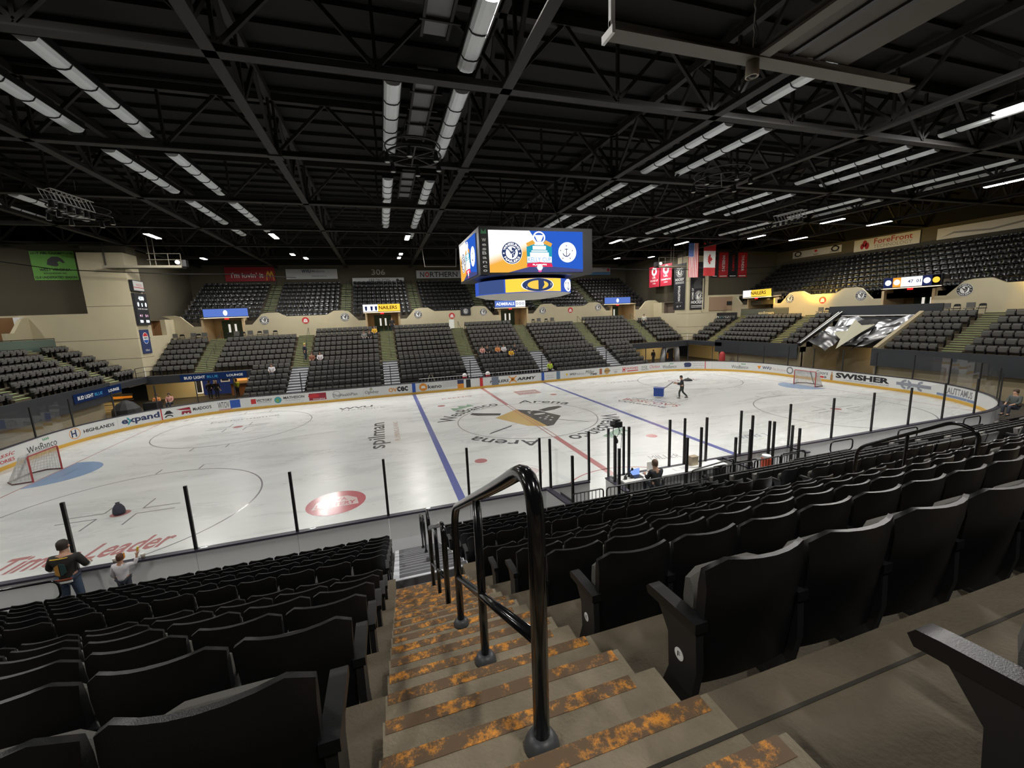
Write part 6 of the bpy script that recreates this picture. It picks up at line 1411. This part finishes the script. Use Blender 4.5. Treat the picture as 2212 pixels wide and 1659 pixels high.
for n, pts, lb in (('left', [(0, 565), (120, 582), (260, 588), (380, 592), (500, 592), (640, 600)], 'thin black cable sagging across the left wall'), ('right', [(1300, 580), (1420, 583), (1560, 582), (1700, 575), (1800, 565)], 'thin black cable crossing behind the flags')):
    P_ = [at(x, y, 'y', 18.2) for x, y in pts]; T = thing('hanging_cable', P_[0], lb, 'cable'); MB().tube(P_, .035, 5).build('cable', BLACK, T)
# hanging basketball-type frame left of the scoreboard
a = at(910, 535, 'y', 22); T = thing('hanging_hoist', a, 'thin hanging frame left of the scoreboard', 'frame'); MB().tube([at(910, 528, 'y', 22), at(918, 576, 'y', 22), at(985, 576, 'y', 22), at(985, 530, 'y', 22)], .05, 6).build('frame_tube', mat('frame_beige', (.3, .28, .24), .6), T)

# ------------------------------------------------------------------ small things on and round the ice
p = at(1423, 858, 'z', 0); T = thing('push_cart', p, 'blue push cart rolled by the worker on the ice', 'cart'); x, y = p.x, p.y
dv = Vector((12.62 - x, .55 - y, 0)).normalized(); sv = Vector((-dv.y, dv.x, 0))
def ob(c, l, w, z0, z1): return MB().bar(Vector((c.x, c.y, (z0 + z1) / 2)) - dv * l / 2, Vector((c.x, c.y, (z0 + z1) / 2)) + dv * l / 2, w, z1 - z0)
c0 = Vector((x, y, 0)); ob(c0, .72, .55, .12, .75).build('tub', mat('tub_blue', (.02, .06, .28), .4), T); ob(c0, .78, .6, .72, .77).build('tub_rim', mat('tub_rim', (.03, .08, .33), .4), T); ob(c0, .6, .45, .04, .12).build('skid', WHT, T)
for q in (-.2, .2): MB().tube([c0 + dv * .36 + sv * q + Vector((0, 0, .7)), c0 + dv * 1.0 + sv * q + Vector((0, 0, 1.22))], .022, 6).build('handle', mat('handle_grey', (.3, .25, .28), .4), T)
MB().tube([c0 + dv * 1.0 + sv * .2 + Vector((0, 0, 1.22)), c0 + dv * 1.0 - sv * .2 + Vector((0, 0, 1.22))], .022, 6).build('grip', BLACK, T)
T = thing('black_mound', (18.6, 6.7, 0), 'low black heap lying on the ice behind the worker', 'bag'); m = MB(); m.lathe([(.42, 0), (.4, .08), (.25, .17), (.1, .22), (.02, .23)], (18.6, 6.7, 0), 14); m.build('heap', INK, T, smooth=True); MB().lathe([(.06, .2), (.07, .26), (.02, .28)], (18.6, 6.7, 0), 8).build('knot', INK, T)
T = thing('puck_bag', (-18.62, -6.75, 0), 'dark bag of pucks standing on the near left faceoff dot', 'bag'); m = MB(); m.lathe([(.16, 0), (.19, .1), (.17, .25), (.1, .38), (.05, .42), (.07, .46)], (-18.62, -6.75, 0), 12); m.build('sack', mat('sack_navy', (.03, .03, .05), .7), T, smooth=True); MB().lathe([(.055, .40), (.055, .43)], (-18.62, -6.75, 0), 10).build('tie', mat('tie_brown', (.2, .14, .08), .7), T)
for px, py, lb in ((250, 1219, 'left paper cup on the near board ledge'), (310, 1206, 'right paper cup on the near board ledge')):
    a = at(px, py, 'y', -13.0); T = thing('paper_cup', (a.x, -13.0, 1.07), lb, 'cup', None); MB().lathe([(.035, 0), (.05, .12), (.046, .12), (.033, .01)], (a.x, -13.0, 1.07), 14).build('cup', mat('cup_tan', (.38, .33, .27), .7), T, smooth=True); MB().lathe([(.052, .115), (.054, .125), (.05, .13)], (a.x, -13.0, 1.07), 14).build('rim', WHT, T)
# far bench things: rail, tables, bottles, sign
T = thing('bench_rail', (0, 14.3, 0), 'long dark players bench railing behind the far boards', 'railing'); MB().box(-5.8, 7.4, 14.05, 14.15, .35, 1.0).build('bench_front', BLACK, T); MB().tube([(-5.8, 13.9, 1.25), (7.4, 13.9, 1.25)], .03, 6).build('top_rail', ALU, T)
bm = MB().tube([(0, 13.9, .3), (0, 13.9, 1.25)], .016, 5).mesh('baluster', ALU)
for i in range(44): o = link('baluster', bm, T, True); o.matrix_parent_inverse = Matrix.Translation(-T.location); o.location = (-5.8 + .3 * i, 0, 0)
T = thing('players_bench', (1, 14.6, 0), 'long black players bench behind the far boards', 'bench'); MB().box(-5.8, -1.4, 14.4, 14.75, .3, .78).build('seat', BLACK, T); MB().box(1.2, 7.2, 14.4, 14.75, .3, .78).build('seat', BLACK, T)
for px, lb in ((1004, 'red and white cooler left of the centre line at the far bench'), (1054, 'red and white cooler right of the centre line at the far bench')):
    a = at(px, 815, 'y', 13.5); T = thing('drink_cooler', (a.x, 13.5, .2), lb, 'cooler', None); MB().lathe([(.2, .2), (.22, .75), (.22, 1.2)], (a.x, 13.5, 0), 14).build('body', mat('cooler_red', (.45, .03, .04), .5), T); MB().lathe([(.22, 1.2), (.2, 1.42), (.05, 1.5)], (a.x, 13.5, 0), 14).build('lid', WHT, T)
a = at(930, 805, 'y', 14.0); T = thing('stick_rack', (a.x, 14.0, .2), 'yellowish a-frame stick rack behind the far boards left of centre', 'rack')
for q in (-1, 1): MB().tube([(a.x + q * .55, 14.0, .3), (a.x + q * .1, 14.0, 1.55)], .03, 6).build('leg', mat('rack_tan', (.45, .4, .25), .6), T)
MB().box(a.x - .4, a.x + .4, 13.95, 14.05, .8, .9).build('crossbar', mat('rack_tan', (.45, .4, .25), .6), T)
T = thing('white_bin', at(868, 720, 'y', 24.6), 'white notice stand at the top of the far stand left of centre', 'stand'); a = at(1010 - 34, 708, 'y', 24.3); T.location = (a.x, 24.3, 5.42); MB().box(a.x - .3, a.x + .3, 24.25, 24.35, 5.42, 6.6).build('board', WHT, T); MB().box(a.x - .32, a.x + .32, 24.2, 24.4, 5.42, 5.5).build('foot', BLACK, T)
a = at(1005, 679, 'y', 25.9); T = thing('black_cloth_sign', a, 'black cloth sign with club badge hung on the far cream wall', 'sign'); F = frame((a.x - .55, 25.9, 7.05), (1, 0, 0), (0, 0, 1)); rect(MB(), F, 0, 0, 1.25, 1.0, 0, .02).build('cloth', INK, T); emblem(F, .62, .5, .33, T, .022)
# right corner: silver inflatable arch, red curtain, blue ball
T = thing('entrance_arch', (26.2, 19.5, 0), 'silver and white inflatable entrance arch in the right corner passage', 'arch'); m = MB(); m.tube(bend([(25.3, 19.2, 0), (25.6, 19.2, 2.0), (27.4, 19.2, 2.2), (27.6, 19.2, 0)], .6, 5), [.35] * 14, 12); m.build('arch_tube', mat('arch_silver', (.6, .6, .62), .35), T, smooth=True)
MB().box(26.2, 27.3, 19.6, 19.7, 0, 1.9).build('dark_curtain', INK, T); MB().box(26.3, 26.45, 19.5, 19.6, .5, 1.2).build('orange_patch', ORNG, T)
a = at(1560, 770, 'x', 28.0); T = thing('red_bag', (28.0, a.y, 0), 'tall red bag standing behind the glass at the right corner', 'bag'); MB().lathe([(.3, 0), (.34, .4), (.3, 1.5), (.15, 1.75)], (28.0, a.y, 0), 12).build('bag', mat('bag_red', (.4, .03, .03), .6), T, smooth=True); MB().tube([(28, a.y, 1.7), (28, a.y + .15, 1.9), (28, a.y, 1.95)], .03, 6).build('strap', BLACK, T)
a = at(1582, 780, 'x', 28.0); T = thing('exercise_ball', (28.0, a.y, .45), 'dark blue ball behind the glass at the right corner', 'ball'); m = MB(); m.lathe([(.45 * math.sin(PI * k / 10) + .001, -.45 * math.cos(PI * k / 10)) for k in range(11)], (28.0, a.y, .45), 16); m.build('ball', mat('ball_navy', (.05, .05, .09), .5), T, smooth=True)
# ------------------------------------------------------------------ people: skinned figures, clothing as children
def skin_mesh(name, V, E, Rr, m, root=0, lev=2):
    me = bpy.data.meshes.new(name); me.from_pydata([tuple(v) for v in V], E, []); o = bpy.data.objects.new(name, me); COL.objects.link(o)
    sk = o.modifiers.new('s', 'SKIN'); sk.use_smooth_shade = True
    me.skin_vertices[0].data  # layer exists once the modifier is there
    for i, r in enumerate(Rr):
        s = me.skin_vertices[0].data[i]; s.radius = (r, r) if not isinstance(r, tuple) else r; s.use_root = (i == root)
    sub = o.modifiers.new('d', 'SUBSURF'); sub.levels = lev
    dg = bpy.context.evaluated_depsgraph_get(); ne = bpy.data.meshes.new_from_object(o.evaluated_get(dg)); ne.materials.clear(); ne.materials.append(m)
    ne.polygons.foreach_set('use_smooth', [True] * len(ne.polygons))
    bpy.data.objects.remove(o); bpy.data.meshes.remove(me); return ne
PANTS = mat('trousers_dark', (.03, .035, .05), .8)
def person(loc, rz, label, pose, top=INK, legs=PANTS, hair=mat('hair_brown', (.06, .035, .02), .7), shoes=BLACK, k=1., fingers=False, lev=1, cap=None, trim=None, group=None, skin=SKIN, draw=None):
    """pose: joints relative to the pelvis (x right, y forward, z up) in metres for a 1.75 m adult"""
    T = thing('person', loc, label, 'person', group, rz); T.scale = (k, k, k)
    J = dict(pel=(0, 0, 0), bel=(0, .01, .17), che=(0, .0, .36), nek=(0, .0, .53), hd0=(0, .03, .62), hd1=(0, .04, .76))
    J.update(pose); J = {a: Vector(b) for a, b in J.items()}
    V, E, Rr = [], [], []
    def add(p, r, par=None): V.append(p); Rr.append(r); (E.append((par, len(V) - 1)) if par is not None else None); return len(V) - 1
    pel = add(J['pel'], .12); bel = add(J['bel'], .125, pel); che = add(J['che'], .135, bel); nek = add(J['nek'], .055, che); h0 = add(J['hd0'], .085, nek); h1 = add(J['hd1'], .08, h0)
    add(J['hd0'] + Vector((0, .1, .03)), .02, h0)     # nose / face ridge
    for s, a in ((-1, 'l'), (1, 'r')):
        sh = add(J[a + 'sh'] if a + 'sh' in J else J['che'] + Vector((s * .19, 0, .1)), .062, che); el = add(J[a + 'el'], .045, sh); wr = add(J[a + 'wr'], .03, el)
        d = (J[a + 'wr'] - J[a + 'el']).normalized(); pm = add(J[a + 'wr'] + d * .08, .036, wr)
        if fingers:
            q = d.cross(Vector((0, 1, .3))).normalized()
            for i, ln in enumerate((.07, .085, .08, .06)):
                o = q * (.027 * (1.5 - i)); f1 = add(V[pm] + o + d * .045, .0095, pm); f2 = add(V[f1] + d * ln * .5 + Vector((0, .012, -.008)), .0085, f1); add(V[f2] + d * ln * .4 + Vector((0, .022, -.018)), .0075, f2)
            t1 = add(V[wr] + d * .045 + q * .05, .011, wr); add(V[t1] + d * .045 + q * .02 + Vector((0, .01, 0)), .0095, t1)
        else: add(V[pm] + d * .07, .022, pm)
        hp = add(J['pel'] + Vector((s * .095, 0, -.05)), .09, pel); kn = add(J[a + 'kn'], .062, hp); an = add(J[a + 'an'], .042, kn); add(J[a + 'an'] + Vector((0, .13, -.05)), .035, an)
    link('body', skin_mesh('body', V, E, Rr, skin, 0, lev), T, True)
    V, E, Rr = [], [], []
    hem = add(J['pel'] + Vector((0, 0, -.1)), .16); pel = add(J['pel'] + Vector((0, 0, .04)), .158, hem); bel = add(J['bel'], .158, pel); che = add(J['che'], .16, bel); add(J['nek'] - Vector((0, 0, .07)), .085, che)
    for s, a in ((-1, 'l'), (1, 'r')):
        sh = add(J[a + 'sh'] if a + 'sh' in J else J['che'] + Vector((s * .2, 0, .1)), .088, che); el = add(J[a + 'el'], .068, sh); add(J[a + 'el'].lerp(J[a + 'wr'], .75), .055, el)
    link('top', skin_mesh('top', V, E, Rr, top, 0, lev), T, True)
    V, E, Rr = [], [], []
    pel = add(J['pel'] + Vector((0, 0, -.01)), .135)
    for s, a in ((-1, 'l'), (1, 'r')):
        hp = add(J['pel'] + Vector((s * .1, 0, -.07)), .105, pel); kn = add(J[a + 'kn'], .078, hp); add(J[a + 'an'] + Vector((0, 0, .02)), .06, kn)
    link('trousers', skin_mesh('trousers', V, E, Rr, legs, 0, lev), T, True)
    for s, a in ((-1, 'l'), (1, 'r')):
        p = J[a + 'an']; m = MB(); m.tube([p + Vector((0, -.07, -.04)), p + Vector((0, .02, -.035)), p + Vector((0, .13, -.05)), p + Vector((0, .19, -.06))], [.035, .05, .045, .02], 8); m.build('shoe', shoes, T, local=True, smooth=True)
    hd = (J['hd0'] + J['hd1']) / 2; up_ = (J['hd1'] - J['hd0']).normalized()
    m = MB(); prof = [(.001, .125), (.06, .112), (.095, .07), (.104, .02), (.1, -.03)]
    n = 14
    rings = []
    for r, z in prof: rings.append([hd + Vector((r * math.cos(2 * PI * i / n), -.012 + r * 1.05 * math.sin(2 * PI * i / n), z + .03 + (.03 if math.sin(2 * PI * i / n) > .4 and z < .05 else 0) - (.05 if math.sin(2 * PI * i / n) < .2 and z < 0 else 0))) for i in range(n)])
    m.add([p for r in rings for p in r], [(i * n + j, i * n + (j + 1) % n, (i + 1) * n + (j + 1) % n, (i + 1) * n + j) for i in range(4) for j in range(n)]); m.build('cap' if cap else 'hair', cap or hair, T, local=True, smooth=True)
    if cap: MB().prism([(-.07, .08), (.07, .08), (.05, .19), (-.05, .19)], lambda u, v, w: hd + Vector((u, v, .04 + w)), 0, .012).build('cap_brim', cap, T, local=True)
    if fingers:
        for s in (-1, 1):
            m = MB(); m.lathe([(.02, -.03), (.028, 0), (.015, .03)], hd + Vector((s * .094, -.005, -.005)), 8); m.build('ear', skin, T, local=True, smooth=True)
            m = MB(); m.lathe([(.001, -.011), (.011, 0), (.001, .011)], hd + Vector((s * .034, .088, .005)), 8); m.build('eye', INK, T, local=True)
        MB().tube([hd + Vector((-.025, .088, -.055)), hd + Vector((0, .096, -.057)), hd + Vector((.025, .088, -.055))], .006, 5).build('mouth', mat('lips', (.35, .12, .1), .6), T, local=True)
    if draw: draw(T, J)
    return T
STAND = dict(lel=(-.26, -.02, .2), lwr=(-.26, .08, -.02), rel=(.26, -.02, .2), rwr=(.26, .08, -.02), lkn=(-.1, .02, -.47), lan=(-.11, -.02, -.88), rkn=(.1, .02, -.47), ran=(.11, -.02, -.88))
SIT = dict(lel=(-.25, .08, .2), lwr=(-.15, .28, .1), rel=(.25, .08, .2), rwr=(.15, .28, .1), lkn=(-.12, .42, .02), lan=(-.12, .42, -.4), rkn=(.12, .42, .02), ran=(.12, .42, -.4))
# fan in the jersey at the glass: seen from behind, forearms towards the boards
JER = mat('jersey_black', (.018, .017, .014), .8); 
def jersey(T, J):
    F = frame((0, -.167, .2), (1, 0, 0), (0, 0, 1))
    bow = lambda u, v, w=0.: Vector((u, -.17 + 1.0 * u * u + .02 * abs(v - .1) - w, .22 + v))
    q = MB(); q.prism([(-.1, -.08), (-.02, -.12), (-.02, .16), (-.1, .1)][::1], bow, .012, .02); q.build('gold_patch', mat('jersey_gold', (.6, .3, .06), .8), T, local=True)
    q = MB(); q.prism([(0, -.12), (.1, -.05), (.09, .13), (.0, .17)], bow, .012, .02); q.build('teal_patch', mat('jersey_teal', (.03, .07, .07), .8), T, local=True)
    for v0, v1, c in ((-.3, -.26, WHT), (-.235, -.2, mat('jersey_red', (.3, .07, .03), .8)), (.27, .285, GOLD)):
        q = MB(); n = 12
        for i in range(n): u0, u1 = -.15 + .3 * i / n, -.15 + .3 * (i + 1) / n; q.prism([(u0, v0), (u1, v0), (u1, v1), (u0, v1)], bow, .0, .022)
        q.build('jersey_stripe', c, T, local=True)
    for s in (-1, 1):
        a = J['lel' if s < 0 else 'rel']; b = J['lwr' if s < 0 else 'rwr']; 
        for f, c in ((.12, WHT), (.24, mat('jersey_gold', (.6, .3, .06), .8))): MB().tube([a.lerp(b, f), a.lerp(b, f + .1)], .074 - .012 * f, 12).build('sleeve_stripe', c, T, local=True)
FJ = dict(STAND); FJ.update(lel=(-.33, .03, .2), lwr=(-.24, .27, .12), rel=(.33, .03, .2), rwr=(.22, .28, .14), lsh=(-.22, 0, .44), rsh=(.22, 0, .44), nek=(0, .03, .53), hd0=(-.02, .07, .61), hd1=(-.03, .09, .75), lkn=(-.13, .02, -.47), lan=(-.15, -.02, -.88), rkn=(.13, .02, -.47), ran=(.17, -.02, -.88))
person((-16.02, -13.62, 1.25), 0, 'man in black and gold hockey jersey standing at the near glass, seen from behind', FJ, JER, mat('jeans_blue', (.05, .075, .12), .85), mat('hair_dark', (.03, .02, .015), .7), fingers=True, lev=2, draw=jersey, k=1.03)
KID = dict(STAND); KID.update(rsh=(.19, 0, .43), rel=(.36, .06, .42), rwr=(.42, .1, .66), hd0=(-.02, .03, .62), hd1=(.03, .04, .78))
a = at(262, 1243, 'y', -13.55)
person((-15.08, -13.55, .92), 0, 'small child in white shirt with orange headband raising one arm at the near glass', KID, mat('shirt_white', (.62, .6, .62), .8), PANTS, mat('hair_auburn', (.09, .035, .02), .7), k=.72, fingers=True, lev=2,
       draw=lambda T, J: [MB().prism([(-.02, -.06), (.05, -.05), (.06, .1), (.02, .14)], lambda u, v, w: Vector((.1 + w, .02 + u, .72 + v)), 0, .02).build('orange_bow', ORNG, T, local=True), MB().tube([J['rwr'] + Vector((.0, .05, .1)), J['rwr'] + Vector((.03, .06, .26))], .03, 8).build('yellow_toy', mat('toy_yellow', (.7, .5, .03), .6), T, local=True)])
SC_ = dict(SIT); SC_.update(lel=(-.24, .12, .2), lwr=(-.16, .36, .22), rel=(.24, .12, .2), rwr=(.16, .36, .22), hd0=(0, .06, .62), hd1=(0, .08, .76))
person((-.42, -13.95, .98), 0, 'bald man in black jacket sitting at the scorer bench, seen from behind', SC_, mat('jacket_black', (.014, .015, .017), .8), PANTS, mat('hair_short', (.12, .07, .045), .8), fingers=True, lev=2)
gadget('bench_stool', (-.42, -13.95, .34), 'black stool under the seated scorer', 'stool', [('seat', BLACK, lambda m, p: m.lathe([(.2, .42), (.2, .48)], p, 14)), ('stem', BLACK, lambda m, p: m.lathe([(.03, 0), (.03, .42)], p, 8)), ('base', BLACK, lambda m, p: m.lathe([(.22, 0), (.2, .03)], p, 14))])
WK = dict(STAND); WK.update(lel=(-.24, .14, .17), lwr=(-.2, .4, .22), rel=(.24, .14, .17), rwr=(.2, .4, .22), lkn=(-.09, .18, -.44), lan=(-.09, .16, -.86), rkn=(.09, -.06, -.46), ran=(.09, -.38, -.8), nek=(0, .04, .53), hd0=(0, .08, .62), hd1=(0, .1, .76))
p = at(1467, 860, 'z', 0); ang = math.atan2(-dv.y, -dv.x) - PI / 2
person((12.72, .5, .92), ang, 'worker in black walking across the ice pushing the blue cart', WK, INK, mat('trousers_charcoal', (.03, .035, .03), .8), mat('hair_black', (.015, .013, .012), .7), fingers=True, lev=2)
# seated and standing visitors, small in the view
def sitter(px, py, f, a, y, z, lab, top, hair=None, rz=PI, legs=PANTS, grp=None):
    return person(f(a, y - .28, z + .46), rz, lab, SIT, top, legs, hair or mat('hair_brown', (.06, .035, .02), .7), lev=1, group=grp)
def farseat(px, py, row, low=False):
    y = FLY(row) if low else 19.75 + DEP * row; z = FLZ(row) if low else tz(row); p = at(px, py, 'y', y - .2); return p.x, y, z
SHW, SHY, SHO, SHB = mat('shirt_white', (.62, .6, .62), .8), mat('shirt_yellow', (.7, .4, .03), .8), mat('shirt_orange', (.65, .25, .08), .8), mat('shirt_black', (.02, .02, .022), .8)
for px, py, row, low, top, lb in [(588, 800, 4, True, SHW, 'person in white shirt and black cap sitting alone in the far lower seats'), (811, 738, 5, False, SHY, 'person in yellow shirt sitting by the aisle in the far stand'),
    (800, 744, 4, False, SHB, 'person in black below the yellow shirt in the far stand'), (789, 747, 4, False, mat('shirt_grey', (.2, .2, .2), .8), 'person in grey left of the pair by the aisle in the far stand'),
    (676, 786, 0, False, mat('shirt_rust', (.25, .1, .06), .8), 'person in dark rust top sitting in the far stand left of middle'), (694, 790, 0, False, SHW, 'person in white and black sitting in the far stand left of middle'),
    (1042, 768, 5, True, mat('shirt_pink', (.6, .3, .25), .8), 'person in pale top, leftmost of the group right of the centre aisle'), (1075, 768, 5, True, SHO, 'person in orange shirt in the group right of the centre aisle'), (1088, 768, 5, True, mat('shirt_white', (.62, .6, .62), .8), 'person in white beside the orange shirt right of the centre aisle'),
    (1104, 776, 4, True, SHY, 'person in yellow shirt in front of the group right of the centre aisle'), (1112, 766, 5, True, SHB, 'person in black, rightmost of the group right of the centre aisle'), (1053, 768, 5, True, SHB, 'person in black and white right of the pale top')]:
    x, y, z = farseat(px, py, row, low); sitter(px, py, fF, x, y, z, lb, top)
x, y, z = farseat(662, 775, 1); person(fF(x, y - .5, z + .92), PI + 1.2, 'person in navy coat and yellow hat standing in the far aisle left of middle', STAND, mat('coat_navy', (.015, .018, .03), .8), PANTS, mat('hat_yellow', (.5, .4, .08), .8))
x = at(846, 690, 'y', 25.3).x; person((x, 25.2, 6.34), PI, 'person in black standing by the far doorway left of the scoreboard', STAND, SHB)
x = at(1188, 800, 'y', 13.7).x; person((x, 13.7, 1.25), PI, 'person in bright yellow-green vest standing behind the far bench', STAND, mat('vest_lime', (.5, .65, .05), .8))
x = at(1391, 695, 'y', 22.9).x; person((x, 22.9, tz(4) + .92), PI - .8, 'person in white vest standing on the far right aisle steps', STAND, mat('vest_white', (.6, .58, .52), .8))
a = at(1411, 780, 'y', 19.6); person((a.x, 19.6, .92), PI, 'man in black standing before the yellow wall in the right corner passage', STAND, SHB)
for px, tp, lb in ((455, SHB, 'person in black standing left at the lounge bar'), (470, SHB, 'person in black with white cap standing right at the lounge bar'), (515, mat('vest_lime', (.5, .65, .05), .8), 'person in yellow at the right end of the lounge bar')):
    x = at(px, 855, 'y', 21.2).x; person((x, 21.2, .92), 0 if px < 500 else 1, lb, STAND, tp, cap=WHT if px == 470 else None)
for px, tp, lb in ((340, SHO, 'person in orange jersey sitting in the left corner behind the glass'), (368, mat('shirt_pink', (.6, .3, .25), .8), 'person in pink sitting in the left corner behind the glass')):
    a = at(px, 870, 'y', 17.2); person((a.x, 17.2, .55), PI, lb, SIT, tp)
person((20.7, -13.55, 1.35), PI / 2 - .3, 'person in dark grey sitting at the right edge behind the glass', SIT, mat('coat_grey', (.07, .08, .075), .8))
